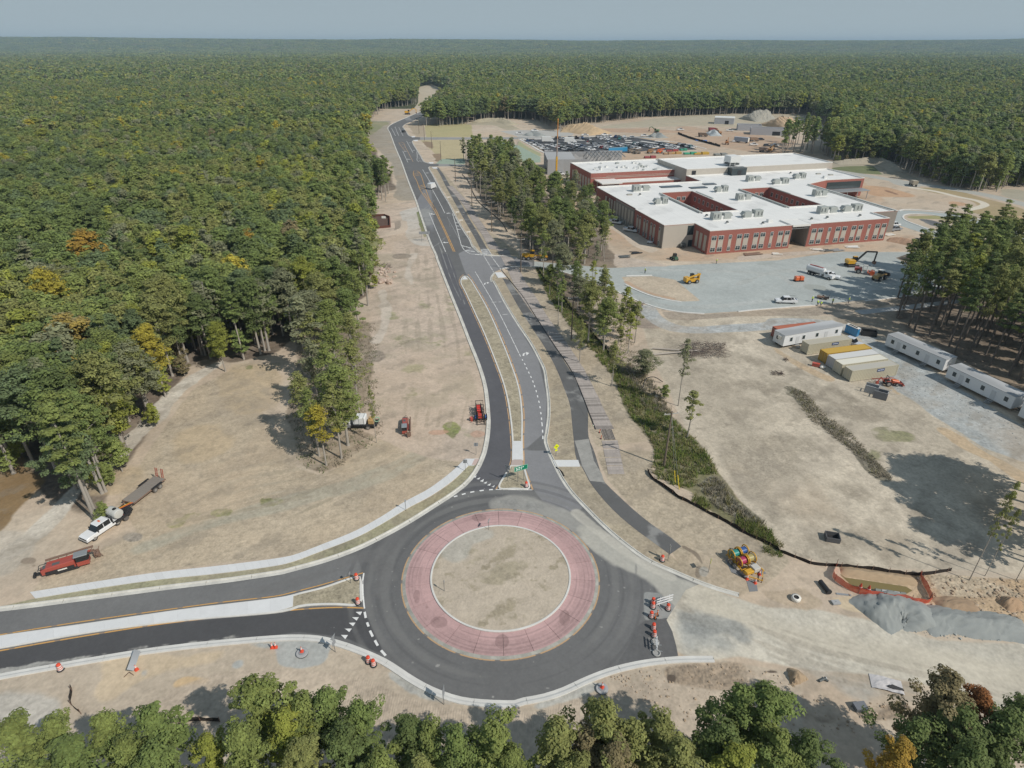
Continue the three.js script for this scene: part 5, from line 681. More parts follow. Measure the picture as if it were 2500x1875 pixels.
// low wooded ridges on the horizon
{
const ridge = (z, x0, x1, hs, seed) => { const n = 160, pos = [], idx = []; for (let i = 0; i <= n; i++) { const t = i / n, x = x0 + (x1 - x0) * t, k = t * (hs.length - 1), a = Math.floor(Math.min(k, hs.length - 2)), f = k - a, h = hs[a] * (1 - f * f * (3 - 2 * f)) + hs[a + 1] * f * f * (3 - 2 * f) + (sn(N1, i * 6 + seed, seed) - .5) * 16 + (sn(N3, i * 9, seed) - .5) * 7; for (const [dz, y] of [[1400, 0], [500, h * .6], [0, h], [-800, h * .5], [-1600, -5]]) pos.push(x, y, z + dz); } for (let i = 0; i < n; i++) for (let j = 0; j < 4; j++) { const a = i * 5 + j, b = a + 5; idx.push(a, a + 1, b, b, a + 1, b + 1); } const g = new THREE.BufferGeometry(); g.setAttribute('position', new THREE.Float32BufferAttribute(pos, 3)); g.setIndex(idx); g.computeVertexNormals(); return g; };
const g = new THREE.PlaneGeometry(13000, 2400, 130, 24).rotateX(-Math.PI / 2).translate(0, 0, -5500), p = g.attributes.position; for (let i = 0; i < p.count; i++) p.setY(i, upland(p.getX(i), p.getZ(i)) - .4); g.computeVertexNormals();
struct('hills', [g, ridge(-11500, -10500, 10500, [104, 102, 96, 92, 88, 92, 96, 110, 112], 3)], paint(.06, .085, .04, { roughness: 1, side: THREE.DoubleSide }));
}
// -- the school
const mortar = (c, m) => { const t = tileTex(512, m, (u, v) => { const rows = Math.floor(v * 48), a = (u * 18 + (rows % 2) * .5) % 1, b = (v * 48) % 1, j = a < .05 || b < .14, n = sn(N3, Math.floor(u * 18 + (rows % 2) * .5) * 7.3, rows * 5.1), k = sn(N2, u * 512, v * 512); const f = j ? 1.12 : .84 + .3 * n; return c.map((x, i) => (j ? x * .8 + .06 : x) * f * (.92 + .16 * k)); }); return t; };
const brickM = new THREE.MeshStandardMaterial({ map: mortar([.315, .108, .082], 4), roughness: .9 });
const stuccoM = new THREE.MeshStandardMaterial({ map: concTex([.46, .42, .365], .1, 8), roughness: .9 }), greyWallM = new THREE.MeshStandardMaterial({ map: concTex([.25, .225, .20], .12, 8), roughness: .9 });
const roofM = new THREE.MeshStandardMaterial({ roughness: .7, map: tileTex(512, 42, (u, v) => { const n = sn(N2, u * 512, v * 512), k = sstep(.6, .85, sn(N1, u * 512 + 60, v * 512)), s = (u * 14 % 1) < .035 || (v * 3 % 1) < .008 ? .86 : 1, e = sstep(.66, .9, sn(N1, u * 512, v * 512 + 200)); const b = (.76 - .07 * n - .09 * k - .12 * e) * s; return [b, b * .995, b * .97]; }) });
const trimM = paint(.70, .70, .68, { roughness: .5 }), capM = paint(.74, .73, .70, { roughness: .5 }), steelM = paint(.40, .42, .43, { roughness: .45, metalness: .5 }), unitM = paint(.36, .38, .36, { roughness: .5 }), unitDarkM = paint(.10, .11, .11, { roughness: .6 }), glassM = new THREE.MeshPhysicalMaterial({ color: new THREE.Color().setRGB(.035, .05, .055), roughness: .08, specularIntensity: 1 }), darkM = paint(.02, .02, .022, { roughness: .8 }), blackM = paint(.025, .025, .027, { roughness: .6 }), concM = new THREE.MeshStandardMaterial({ map: concTex([.36, .365, .37], .14, 7), roughness: .9 });
function miter(poly, d) { const n = poly.length, A = poly.reduce((s, p, i) => { const q = poly[(i + 1) % n]; return s + p[0] * q[1] - q[0] * p[1]; }, 0), s = A > 0 ? 1 : -1; return poly.map((p, i) => { const a = poly[(i - 1 + n) % n], b = poly[(i + 1) % n]; const e = [p[0] - a[0], p[1] - a[1]], f = [b[0] - p[0], b[1] - p[1]], le = Math.hypot(...e), lf = Math.hypot(...f); const n1 = [-e[1] / le * s, e[0] / le * s], n2 = [-f[1] / lf * s, f[0] / lf * s], k = 1 + n1[0] * n2[0] + n1[1] * n2[1]; return [p[0] + (n1[0] + n2[0]) / k * d, p[1] + (n1[1] + n2[1]) / k * d]; }); }
// joins matching closed loops at rising levels into wall faces; uv in metres along the wall
function loft(loops) { const n = loops[0][0].length, pos = [], uv = []; for (let k = 0; k < loops.length - 1; k++) { let s = 0; const [A, ya] = loops[k], [B, yb] = loops[k + 1]; for (let i = 0; i < n; i++) { const j = (i + 1) % n, L = dist(A[i], A[j]), P = (p, y, u, v) => { pos.push(p[0], y, p[1]); uv.push(u, v); }; P(A[i], ya, s, ya); P(A[j], ya, s + L, ya); P(B[j], yb, s + L, yb); P(A[i], ya, s, ya); P(B[j], yb, s + L, yb); P(B[i], yb, s, yb); s += L; } } const g = new THREE.BufferGeometry(); g.setAttribute('position', new THREE.Float32BufferAttribute(pos, 3)); g.setAttribute('uv', new THREE.Float32BufferAttribute(uv, 2)); g.computeVertexNormals(); return g; }
// walls, roof and parapet of a flat-roofed block; outline in (u, v) of the parent
function block(parent, outline, h, { holes = [], wall = brickM, y0 = -.3, roof = roofM, cap = capM, par = .5 } = {}) {
const L = q => q.map(([u, v]) => [u, -v]), o = L(outline), hs = holes.map(L);
const double = m => { m.side = THREE.DoubleSide; return m; };
mesh('wall', [loft([[o, y0], [o, h - .22]]), ...hs.map(q => loft([[q, y0], [q, h - .22]]))], double(wall), parent);
mesh('parapet', [o, ...hs].map((q, i) => { const k = i ? -1 : 1; return loft([[q, h - .22], [miter(q, -.04 * k), h - .22], [miter(q, -.04 * k), h], [miter(q, .36 * k), h], [miter(q, .36 * k), h - par - .02]]); }), double(cap), parent);
mesh('roof', sheetGeo(miter(o, .34), h - par, null, hs.map(q => miter(q, -.34))), roof, parent);
}
const school = thing('school_building', 'large two storey red brick school with white flat roofs beside the gravel pad', 'school', V3(at('q', 330, 1645)).toArray(), .2442);
{
const B = school;
block(B, [[0, 0], [32.8, 0], [32.8, 7], [40, 7], [40, 0], [74, 0], [74, 9.2], [86, 9.2], [86, 62], [100, 68], [121.5, 68], [121.5, 94.4], [41, 94.4], [41, 80], [-10, 80], [-11.4, 79], [-11.4, 36], [-12, 35.8], [-12, 10.7], [0, 10.7]], 8.5, { holes: [[[11, 24.5], [26, 24.5], [26, 61], [11, 61]], [[49, 24.5], [64, 24.5], [64, 60], [49, 60]]] });
mesh('porch_roof', box(7.3, .7, 7.4, 36.4, 8.08, -3.4), capM, B);
mesh('porch_lining', [box(.1, 8, 7, 32.9, 4, -3.6), box(.1, 8, 7, 39.9, 4, -3.6), box(7.2, 8, .1, 36.4, 4, -6.9)], greyWallM, B);
mesh('porch_truss', [box(7.2, .2, .2, 36.4, 7.55, -.4), box(7.2, .2, .2, 36.4, 6.9, -.4), ...Array.from({ length: 9 }, (_, i) => box(.1, .7, .12, 33.2 + i * .8, 7.2, -.4, 0, 0, i % 2 ? .5 : -.5))], steelM, B);
// gymnasium, lobby, entrance canopy, auditorium
block(B, [[-4, 106.6], [46, 106.6], [46, 138], [-4, 138]], 9.4);
block(B, [[41, 94.5], [124, 94.5], [124, 126.5], [41, 126.5]], 11.4, { wall: stuccoM });
block(B, [[8, 99], [40.9, 99], [40.9, 106.5], [8, 106.5]], 5.8, { par: .25 });
mesh('entrance_canopy', [box(10.5, .5, 15, 3.2, 6, -103.5)], capM, B);
for (const [u, v] of [[-1, 97], [7, 97], [-1, 105]]) mesh('column', cyl(.22, .22, 6, 8, u, 2.9, -v), steelM, B);
mesh('brick_band', [box(49.6, .18, .1, 21, 6.9, -106.56), box(40, .14, .1, 24, 7.5, -106.56)], stuccoM, B);
for (let i = 0; i < 7; i++) mesh('wall_panel', box(.1, 6.4, 2.4, -4.04, 3.3, -109 - i * 4), stuccoM, B);
mesh('door_opening', box(2.2, 2.6, .12, 45, 9.2, -94.46), darkM, B);
// penthouse of dark glass and the white tower on it
mesh('penthouse', [box(8, 3.3, 4, 67.5, 9.6, -92.4)], glassM, B); mesh('penthouse_roof', box(8.3, .25, 4.2, 67.5, 11.35, -92.4), unitDarkM, B);
mesh('penthouse_door', box(2, 2.3, .1, 67.6, 9.2, -90.36), blackM, B);
mesh('cooling_tower', [box(5.6, 3, 6, 69, 14.3, -100.5), ...[[-2.7, -2.9], [2.7, -2.9], [-2.7, 2.9], [2.7, 2.9], [0, 2.9]].map(([a, c]) => box(.2, 1.5, .2, 69 + a, 12.1, -100.5 + c))], trimM, B);
mesh('louvre', [box(5, .9, 5.4, 69, 12, -100.5)], unitDarkM, B);
// front: pairs of windows, pale panel between the storeys
const FRONT = [[2, 1.9], [4.7, 1.9], [8.3, 1.1], [11.9, 1.9], [14.6, 1.9], [18.5, 1.9], [21.2, 1.9], [24.8, 1.1], [28.4, 1.9], [31.1, 1.9], [42.2, 1.9], [44.9, 1.9], [48.7, 1.1], [52.3, 1.9], [55.1, 1.9], [59.1, 1.9], [62, 1.9], [65.8, 1.1], [69.4, 1.9], [72.3, 1.9]];
const win = (x, y, z, w, h, face) => { // face: 'v' looks out of the front, 'u' out of the west side
const g = face === 'v' ? [box(w, .09, .1, x, y + h / 2, z), box(w, .09, .1, x, y - h / 2, z), box(.09, h, .1, x - w / 2, y, z), box(.09, h, .1, x + w / 2, y, z), box(.06, h, .08, x, y, z), box(w, .06, .08, x, y + h * .18, z)] : [box(.1, .09, w, x, y + h / 2, z), box(.1, .09, w, x, y - h / 2, z), box(.1, h, .09, x, y, z - w / 2), box(.1, h, .09, x, y, z + w / 2), box(.08, h, .06, x, y, z)];
const f = mesh('window', g, trimM, B); mesh('pane', face === 'v' ? box(w - .05, h - .05, .05, x, y, z + .01) : box(.05, h - .05, w - .05, x, y, z), glassM, f);
};
for (const [u, w] of FRONT) { win(u, 5.75, .05, w, 1.45, 'v'); win(u, 1.65, .05, w, 1.45, 'v'); mesh('wall_panel', box(w + .05, 2.5, .14, u, 3.74, 0), stuccoM, B); for (const y of [4.98, .86]) mesh('sill', box(w + .15, .13, .24, u, y, .02), stuccoM, B); }
// west side: tall pale panels with windows, brown and red bays
for (const [v0, v1, m] of [[10.7, 14, greyWallM], [36.2, 55, greyWallM]]) mesh('wall_cladding', box(.12, 8.1, v1 - v0, -12.02, 4, -(v0 + v1) / 2), m, B);
for (const v of [13.4, 17.9, 20.4, 24, 26.4, 30.3, 32.6, 37.8, 40.7, 44.1, 47, 50.2, 53, 56, 59, 61.6, 65.7]) { win(-12.12, 1.3, -v, 1.15, 1.7, 'u'); if (v < 34 || v > 55) win(-12.12, 6.3, -v, 1.15, 1.1, 'u'); mesh('wall_panel', box(.2, v < 34 ? 3.2 : 4.6, 1.5, -12.08, v < 34 ? 4 : 4.8, -v), stuccoM, B); }
mesh('end_wall', [box(11.9, 8.2, .14, -6, 4, -10.66)], stuccoM, B); mesh('end_wall_glazing', [box(2.4, 3.4, .1, -1.4, 6, -10.58), box(1.6, 2.4, .1, -.9, 1.2, -10.58)], glassM, B);
for (const v of [2.2, 5.2, 8]) mesh('wall_panel', box(.16, 5.4, 1.6, -.04, 3.6, -v), stuccoM, B);
mesh('end_wall', [box(12, 8.2, .14, 80, 4, -9.16), box(.14, 8.2, 52, 86.04, 4, -35.5)], greyWallM, B);
// courtyards
for (const [u, v0] of [[26, 27], [64, 27]]) for (let i = 0; i < 9; i++) for (const y of [1.9, 5.7]) { win(u - .03, y, -(v0 + 1.5 + i * 3.6), 1.5, 1.8, 'u'); }
for (const [u0, v] of [[11, 61], [49, 60]]) for (const du of [9, 11.5]) for (const y of [1.9, 5.5]) win(u0 + du, y, -v + .05, 1.7, 1.5, 'v');
// dark roof panels over the library, saddles of membrane along the wings
for (const [u, v, w, d] of [[22, 73, 10, 3.2], [33, 68, 8, 3], [42, 74, 6, 3], [24, 85, 0, 0]]) if (w) mesh('skylight', [box(w, .25, d, u, 8.2, -v)], paint(.055, .075, .095, { roughness: .3 }), B);
for (const [u, v, d] of [[48.6, 42, 34], [26.4, 52, 14], [10.6, 42, 34], [85.3, 35, 52], [64.4, 52, 14]]) mesh('roof_curb', box(.7, .35, d, u + (u > 40 ? -.5 : u === 10.6 ? -.5 : .6), 8.5, -v), unitM, B);
// cafeteria end: glazing and steel canopy
mesh('cafeteria_glazing', box(19, 3.2, .12, 110.5, 5.6, -67.95), glassM, B);
mesh('steel_canopy', [box(19, .3, 6, 111.5, 3.7, -65), ...[0, 1, 2, 3].map(i => box(.25, 3.6, .25, 103 + i * 5.7, 1.8, -62.3))], steelM, B);
}
// machines that stand on the roof
const onRoof = (u, v, y = 8) => { const c = Math.cos(.2442), s = Math.sin(.2442), p = school.position; return [p.x + u * c - v * s, y, p.z - u * s - v * c]; };
function rooftopUnit(u, v, len, label, flip = false, y = 8) {
const t = thing('rooftop_unit', label, 'air handler', onRoof(u, v, y), .2442 + (flip ? Math.PI : 0), 'air handling units on the school roof');
mesh('curb', box(len, .3, 2.4, 0, .15, 0), trimM, t);
mesh('housing', [rbox(len * .42, 2.5, 2.5, .05, -len * .28, 1.5, 0), rbox(len * .36, 2.1, 2.3, .05, len * .26, 1.3, 0)], unitM, t); mesh('duct', [rbox(len * .2, 1.2, 1.8, .05, 0, .9, 0)], trimM, t);
for (let i = 0; i < 4; i++) mesh('louvre', box(len * .06, 1.4, 2.54, -len * .42 + i * len * .09, 1.5, 0), i % 2 ? unitM : unitDarkM, t);
mesh('hood', [xf(extrude([[0, 0], [.9, 0], [0, 1.2]], 1.9), len * .44, 1.2, -.95)], unitM, t);
return t;
}
for (const [u, v, L, f, w] of [[5, 68, 8, false, 'at the far end of the left wing'], [2.2, 43, 5.5, true, 'in the middle of the left wing'], [13, 15, 8, false, 'leftmost on the front wing'], [25.7, 15, 8.2, true, 'second from the left on the front wing'], [57.5, 13.6, 8, false, 'second from the right on the front wing'], [68.4, 13.9, 8.6, true, 'rightmost on the front wing'], [39, 41.5, 6.4, false, 'nearer one on the middle wing'], [38.4, 58, 5.8, true, 'farther one on the middle wing'], [75, 40.5, 6.2, false, 'alone on the right wing'], [74, 66.8, 8, true, 'behind the right courtyard'], [65.8, 75.6, 7, false, 'in front of the dark penthouse'], [90.8, 75.8, 6, true, 'near the cafeteria end']]) rooftopUnit(u, v, L, `grey air handling unit on the school roof, ${w}`, f);
{ // small fans, hatches and stacks of material on the roofs
const spots = [[-3, 62, 'pallet'], [1, 60, 'fan'], [12, 9, 'fan'], [24, 5, 'fan'], [28, 7, 'crate'], [45, 6, 'fan'], [52, 6.4, 'fan'], [66, 6, 'fan'], [10, 20, 'fan'], [95, 88, 'fan'], [108, 84, 'pallet'], [112, 80, 'pallet'], [104, 74, 'crate']];
const word = { fan: ['exhaust fan', 'small exhaust fan'], crate: ['crate', 'white crate'], pallet: ['pallet', 'stack of roofing material'] };
const wh = ['by the far left edge', 'behind the left edge stack', 'near the front left corner', 'left of the porch', 'just left of the porch', 'right of the porch', 'a little right of the porch', 'near the front right corner', 'behind the leftmost front unit', 'near the auditorium wall', 'over the cafeteria, rear', 'over the cafeteria, middle', 'over the cafeteria, front'];
spots.forEach(([u, v, k], i) => { const t = thing(k === 'fan' ? 'exhaust_fan' : k === 'crate' ? 'roof_crate' : 'roofing_stack', `${word[k][1]} on the white school roof ${wh[i]}`, word[k][0], onRoof(u, v), .24); if (k === 'fan') { mesh('curb', box(.9, .4, .9, 0, .2, 0), trimM, t); mesh('hood', cyl(.6, .35, .5, 10, 0, .65, 0), unitDarkM, t); } else if (k === 'crate') { mesh('box', rbox(1.8, 1.1, 1.4, .04, 0, .55, 0), trimM, t); } else { mesh('pallet', box(2.4, .15, 1.4, 0, .08, 0), paint(.3, .22, .14), t); mesh('bundle', [box(2.2, .35, .5, 0, .33, .3), box(2, .3, .6, .1, .3, -.35)], unitM, t); } });
const q = rng(88); for (let i = 0; i < 26; i++) { const u = rr(2, 36, q), v = rr(108, 134, q), w = rr(.8, 2.4, q), t = thing('insulation_stack', `white insulation stack on the lower left roof of the school`, 'stack', onRoof(u, v, 8.9), q() * 3, 'insulation stacks on the left roof'); mesh('board_stack', [rbox(w, rr(.4, 1.3, q), rr(.7, 1.4, q), .03, 0, .35, 0)], i % 4 ? trimM : unitM, t); mesh('strap', box(w * .1, .02, 1.2, 0, 1.02, 0), unitDarkM, t); }
}
// raw concrete shell behind the school
{
const p = at('p', 380, 780), t = thing('concrete_shell', 'unfinished grey concrete building with saw toothed tops behind the school', 'building', [p[0], 0, p[1]], .02);
for (let i = 0; i < 5; i++) mesh('wall_panel', box(4.6, 8.2, .3, 2.4 + i * 4.7, 4.1, 0), concM, t);
for (let i = 0; i < 6; i++) mesh('wall_panel', box(.3, 8.2, 4.4, 0, 4.1, -2.4 - i * 4.6), concM, t);
for (let i = 0; i < 10; i++) mesh('wall_panel', box(4.6, 8.2 + (i > 6 ? 1 : 0), .3, 2.4 + i * 4.7, 4.1, -28), concM, t);
for (let i = 0; i < 3; i++) mesh('door_opening', box(.36, 3, 2, -.02, 1.5, -4 - i * 3.4), darkM, t);
for (let i = 0; i < 4; i++) mesh('cross_wall', xf(extrude([[0, 0], [0, 8.6], [3.4, 6.2], [6, 6], [6, 0]], .3), 17 + i * 7, 0, -20 + (i % 2) * 3, 0, .35), concM, t);
mesh('roof_deck', box(16, .3, 27, 8, 7.9, -14), concM, t); for (let i = 0; i < 9; i++) mesh('roof_joist', box(.18, .5, 20, 26 + i * 2.4, 8.2, -18), steelM, t);
}
// -- vehicles and machines (each faces its own +x)
const rubberM = paint(.03, .03, .032, { roughness: .9 }), dustyRubberM = paint(.12, .11, .10, { roughness: .95 }), rimM = paint(.38, .38, .37, { roughness: .4, metalness: .5 }), whiteM = new THREE.MeshPhysicalMaterial({ color: new THREE.Color().setRGB(.74, .75, .76), roughness: .35, clearcoat: .6 }), winM = new THREE.MeshPhysicalMaterial({ color: new THREE.Color().setRGB(.018, .022, .026), roughness: .06 });
const body = (r, g, b) => new THREE.MeshPhysicalMaterial({ color: new THREE.Color().setRGB(r, g, b), roughness: .35, clearcoat: .5 });
const redM = body(.36, .07, .05), yellowM = body(.62, .34, .025), orangeM = body(.68, .14, .035), lightM = paint(.75, .72, .66, { roughness: .2 }), tailM = paint(.35, .02, .02, { roughness: .3 }), tankM = paint(.72, .73, .73, { roughness: .45 }), rustM = paint(.21, .135, .10, { roughness: .9 }), woodM = new THREE.MeshStandardMaterial({ roughness: .95, map: tileTex(256, 3, (u, v) => { const n = sn(N2, u * 512, v * 64), k = sn(N3, u * 512, v * 60); return [.19 + .11 * n * k + .04 * k, .17 + .1 * n * k + .035 * k, .15 + .085 * n * k + .03 * k]; }) });
function wheel(o, x, z, r = .38, w = .27, y = r, tyre = rubberM) { const t = mesh('wheel', cyl(r, r, w, 14, x, y, z, Math.PI / 2), tyre, o); mesh('rim', cyl(r * .58, r * .58, w + .03, 10, x, y, z, Math.PI / 2), rimM, t); return t; }
function side(pts, w, z = 0, bevel = .05) { return extrude(pts, w - bevel * 2, bevel).translate(0, 0, z - w / 2 + bevel); }
function crewCab(o, m, { x = 0, bed = true } = {}) {          // full size pickup, 5.9 m
mesh('body', [side([[-2.95, .5], [-2.95, 1.02], [-1.0, 1.04], [1.35, 1.06], [2.5, 1.02], [2.9, .88], [2.95, .5]], 1.98)], m, o);
mesh('cab_roof', [side([[-.95, 1.84], [-.8, 1.92], [.75, 1.92], [.9, 1.86], [.7, 1.82], [-.8, 1.82]], 1.5, 0, .04), box(.1, .8, 1.62, -1, 1.42, 0), box(.09, .74, .05, .1, 1.42, .84), box(.09, .74, .05, .1, 1.42, -.84)], m, o);
mesh('cab_glass', [side([[-.98, 1.04], [-.9, 1.84], [.8, 1.84], [1.5, 1.06]], 1.66, 0, .05)], winM, o);
if (bed) { mesh('bed', [box(1.8, .04, 1.6, -2, .85, 0)], blackM, o); mesh('bed_side', [box(1.85, .5, .1, -2, 1.08, .93), box(1.85, .5, .1, -2, 1.08, -.93), box(.1, .5, 1.9, -2.9, 1.08, 0)], m, o); }
mesh('grille', [box(.06, .34, 1.5, 2.95, .74, 0), box(.12, .2, 1.9, 2.93, .48, 0)], blackM, o);
for (const s of [-1, 1]) { mesh('headlight', box(.08, .16, .3, 2.92, .84, s * .78), lightM, o); mesh('mirror', box(.12, .2, .22, 1.15, 1.2, s * 1.08), blackM, o); mesh('tail_light', box(.06, .32, .12, -2.97, 1, s * .9), tailM, o); for (const wx of [-1.85, 1.85]) wheel(o, wx, s * .84, .41, .28); }
}
function car(o, m) { mesh('body', [side([[-2.25, .35], [-2.28, .8], [-1.6, .9], [1, .92], [2.1, .74], [2.25, .6], [2.25, .35]], 1.76)], m, o); mesh('cab_glass', side([[-1.75, .88], [-1.1, 1.36], [.3, 1.38], [1.1, .9]], 1.5), winM, o); mesh('roof', side([[-1.15, 1.36], [-1, 1.44], [.25, 1.44], [.4, 1.36]], 1.4, 0, .03), m, o); for (const s of [-1, 1]) for (const x of [-1.35, 1.4]) mesh('wheel', cyl(.33, .33, .22, 10, x, .33, s * .78, Math.PI / 2), rubberM, o); }
function suv(o, m) { mesh('body', [side([[-2.35, .4], [-2.38, 1], [-2.1, 1.06], [1.1, 1.06], [2.2, .95], [2.35, .7], [2.35, .4]], 1.86)], m, o); mesh('cab_glass', side([[-2.2, 1.05], [-2, 1.66], [.4, 1.68], [1.2, 1.06]], 1.66), winM, o); mesh('roof', side([[-2.1, 1.66], [-2, 1.74], [.35, 1.74], [.5, 1.66]], 1.56, 0, .03), m, o); for (const s of [-1, 1]) for (const x of [-1.45, 1.45]) mesh('wheel', cyl(.38, .38, .25, 10, x, .38, s * .82, Math.PI / 2), rubberM, o); }
const heading = (p, q) => Math.atan2(-(q[1] - p[1]), q[0] - p[0]);
const put = (name, label, cat, v, x, y, turn, group) => { const p = at(v, x, y); return thing(name, label, cat, [p[0], 0, p[1]], turn, group); };
const aim = (v, x0, y0, x1, y1) => heading(at(v, x0, y0), at(v, x1, y1));
const middle = (v, x0, y0, x1, y1) => { const a = at(v, x0, y0), b = at(v, x1, y1); return [(a[0] + b[0]) / 2, 0, (a[1] + b[1]) / 2]; };

// white crew cab truck with a water tank, hitched to a flatbed trailer
const truckTurn = aim('a', 880, 560, 700, 680);
{
const c = at('a', 800, 622), t = thing('tank_truck', 'white crew cab truck with a grey water tank on its back, left clearing', 'truck', [c[0], .12, c[1]], truckTurn);
crewCab(t, whiteM, { bed: false });
mesh('chassis', [box(3.6, .2, 1, -3, .6, 0), box(3, .1, 2.3, -2.6, 1.02, 0), box(.1, .7, 2.2, -1.2, 1.4, 0), ...[-1, 1].map(s => box(2.6, .35, .1, -2.8, .85, s * 1.15))], blackM, t);
const k = mesh('water_tank', [xf(lathe([[0, -1.1], [.62, -1.1], [.78, -1], [.8, -.4], [.76, -.37], [.8, -.34], [.8, .34], [.76, .37], [.8, .4], [.78, 1], [.62, 1.1], [0, 1.1]], 20), -2.35, 1.75, 0, Math.PI / 2)], paint(.5, .5, .47, { roughness: .6 }), t); mesh('tank_lid', cyl(.28, .28, .1, 12, -2.35, 2.56, -.35), blackM, k);
mesh('tool_rack', [box(1.2, .35, 2, -3.9, 1.2, 0), ...[0, 1, 2, 3].map(i => bar([-3.4, 1.5, -.8 + i * .5], [-5.2, 1.3, -.6 + i * .3], .05))], blackM, t);
mesh('pole', bar([-3.3, 1.6, .3], [-5.4, 1.35, .1], .06), orangeM, t); mesh('pole', bar([-3.3, 1.6, .5], [-5.3, 1.4, .35], .05), yellowM, t);
for (const s of [-1, 1]) { mesh('wheel', cyl(.41, .41, .5, 14, -3.1, .41, s * .95, Math.PI / 2), dustyRubberM, t); }
mesh('beacon', box(.25, .08, .5, .1, 1.98, 0), orangeM, t);
}
{
const A = at('a', 1000, 425), Z = at('a', 1240, 240), turn = heading(Z, A), L = dist(A, Z), t = thing('flatbed_trailer', 'long wooden decked flatbed trailer with two raised red ramps', 'trailer', [(A[0] + Z[0]) / 2, 0, (A[1] + Z[1]) / 2], turn);
for (let i = 0; i < 8; i++) mesh('deck_board', box(L - .1 + (i % 3) * .06, .06, .27, 0, .86 + (i % 2) * .006, -1.02 + i * .29), woodM, t);
mesh('frame', [box(L, .18, .1, 0, .76, 1.2), box(L, .18, .1, 0, .76, -1.2), box(.12, .2, 2.5, L / 2, .76, 0), box(.12, .2, 2.5, -L / 2, .76, 0), box(L, .2, .15, 0, .66, .5), box(L, .2, .15, 0, .66, -.5)], rustM, t);
mesh('tongue', [beam([L / 2, .66, .8], [L / 2 + 2, .62, 0], .12, .14), beam([L / 2, .66, -.8], [L / 2 + 2, .62, 0], .12, .14)], rustM, t);
mesh('fender', [box(2.1, .06, .4, -L * .2, .98, 1.38), box(2.1, .06, .4, -L * .2, .98, -1.38)], blackM, t);
for (const s of [-1, 1]) for (const x of [-.2, .14]) wheel(t, -L * .2 + (x < 0 ? -.5 : .5), s * 1.35, .42, .26, .42, dustyRubberM);
for (const s of [-1, 1]) { const rp = [-L / 2 - .1, .9, s * .8], g = [beam(rp, [rp[0] - .3, 2.5, rp[2]], .06, .08), beam([rp[0], rp[1], rp[2] + .4 * -s], [rp[0] - .3, 2.5, rp[2] + .4 * -s], .06, .08)]; for (let i = 0; i < 7; i++) g.push(beam([rp[0] - i * .045, 1 + i * .24, rp[2]], [rp[0] - i * .045, 1 + i * .24, rp[2] - .4 * s], .06, .06)); mesh('ramp', g, redM, t); }
}
// directional drill: long red crawler with a pipe rack and a cab
function drill(o) {
mesh('track', [rbox(3, .6, .4, .2, -.2, .32, -.75), rbox(3, .6, .4, .2, -.2, .32, .75)], rubberM, o);
mesh('hood', [side([[-3, .6], [-3, 1.25], [-2.4, 1.5], [.9, 1.62], [.9, .6]], 1.05, .42, .08)], redM, o); mesh('grille', [box(1, .05, .7, -2.3, 1.55, .4), box(.9, .04, .5, -1.2, 1.62, .42)], unitDarkM, o);
mesh('skirt', [box(3.4, .5, .08, -.9, .75, .98), box(.5, .3, .1, -2.3, .75, 1), box(.06, .6, 1, -3.1, 1, .4)], blackM, o);
mesh('decal', [box(1.1, .2, .02, -.6, .8, 1.03)], lightM, o);
mesh('cab', [box(1.5, .7, 1.15, 1.9, .85, .45)], redM, o); mesh('cab_glass', [rbox(1.5, 1, 1.1, .1, 1.9, 1.6, .45)], winM, o); mesh('cab_roof', [rbox(1.7, .14, 1.25, .05, 1.85, 2.15, .45)], steelM, o);
mesh('drill_rack', [beam([-2.6, .95, -.75], [3.2, 1.25, -.75], .3, .22), beam([-2.6, 1.6, -.95], [3.2, 1.8, -.95], .28, .2), ...Array.from({ length: 6 }, (_, i) => beam([-2.4 + i, 1, -.75], [-1.9 + i, 1.7, -.95], .07, .07))], rustM, o);
mesh('drill_pipe', [0, 1, 2].map(i => bar([-2.4, 1.5, -.5 + i * .14], [2.9, 1.65, -.5 + i * .14], .05)), redM, o);
mesh('vise', [box(.6, .8, .8, 3.4, .7, -.6), box(.3, 1.2, .3, 3.7, .9, -.3), bar([3.3, .6, .2], [3.9, 1.6, -.9], .06), bar([3.5, .9, -.9], [4.1, .2, -.2], .05), cyl(.22, .22, .4, 8, 3.6, 1.1, .1, Math.PI / 2)], rustM, o);
mesh('hose', tube([[-2.6, 1.5, -.3], [-3.2, 1.7, 0], [-3.3, 1.3, .4], [-2.9, 1.5, .7]], .05), blackM, o); mesh('rear_arm', [box(1, .25, .3, -3.6, .55, .2), box(.3, .4, .8, -4, .5, .2)], blackM, o);
}
{
const m = middle('a', 360, 960, 720, 840);
drill(thing('directional_drill', 'red directional drill with grey cab roof parked above the sidewalk', 'drill rig', m, aim('a', 360, 985, 690, 890)));
drill(thing('directional_drill', 'red and black drill rig on the dirt strip near the reel stand', 'drill rig', middle('l', 1245, 1330, 1240, 1500), aim('l', 1245, 1330, 1240, 1500) + .02));
scene.children.at(-1).scale.setScalar(.82);
}
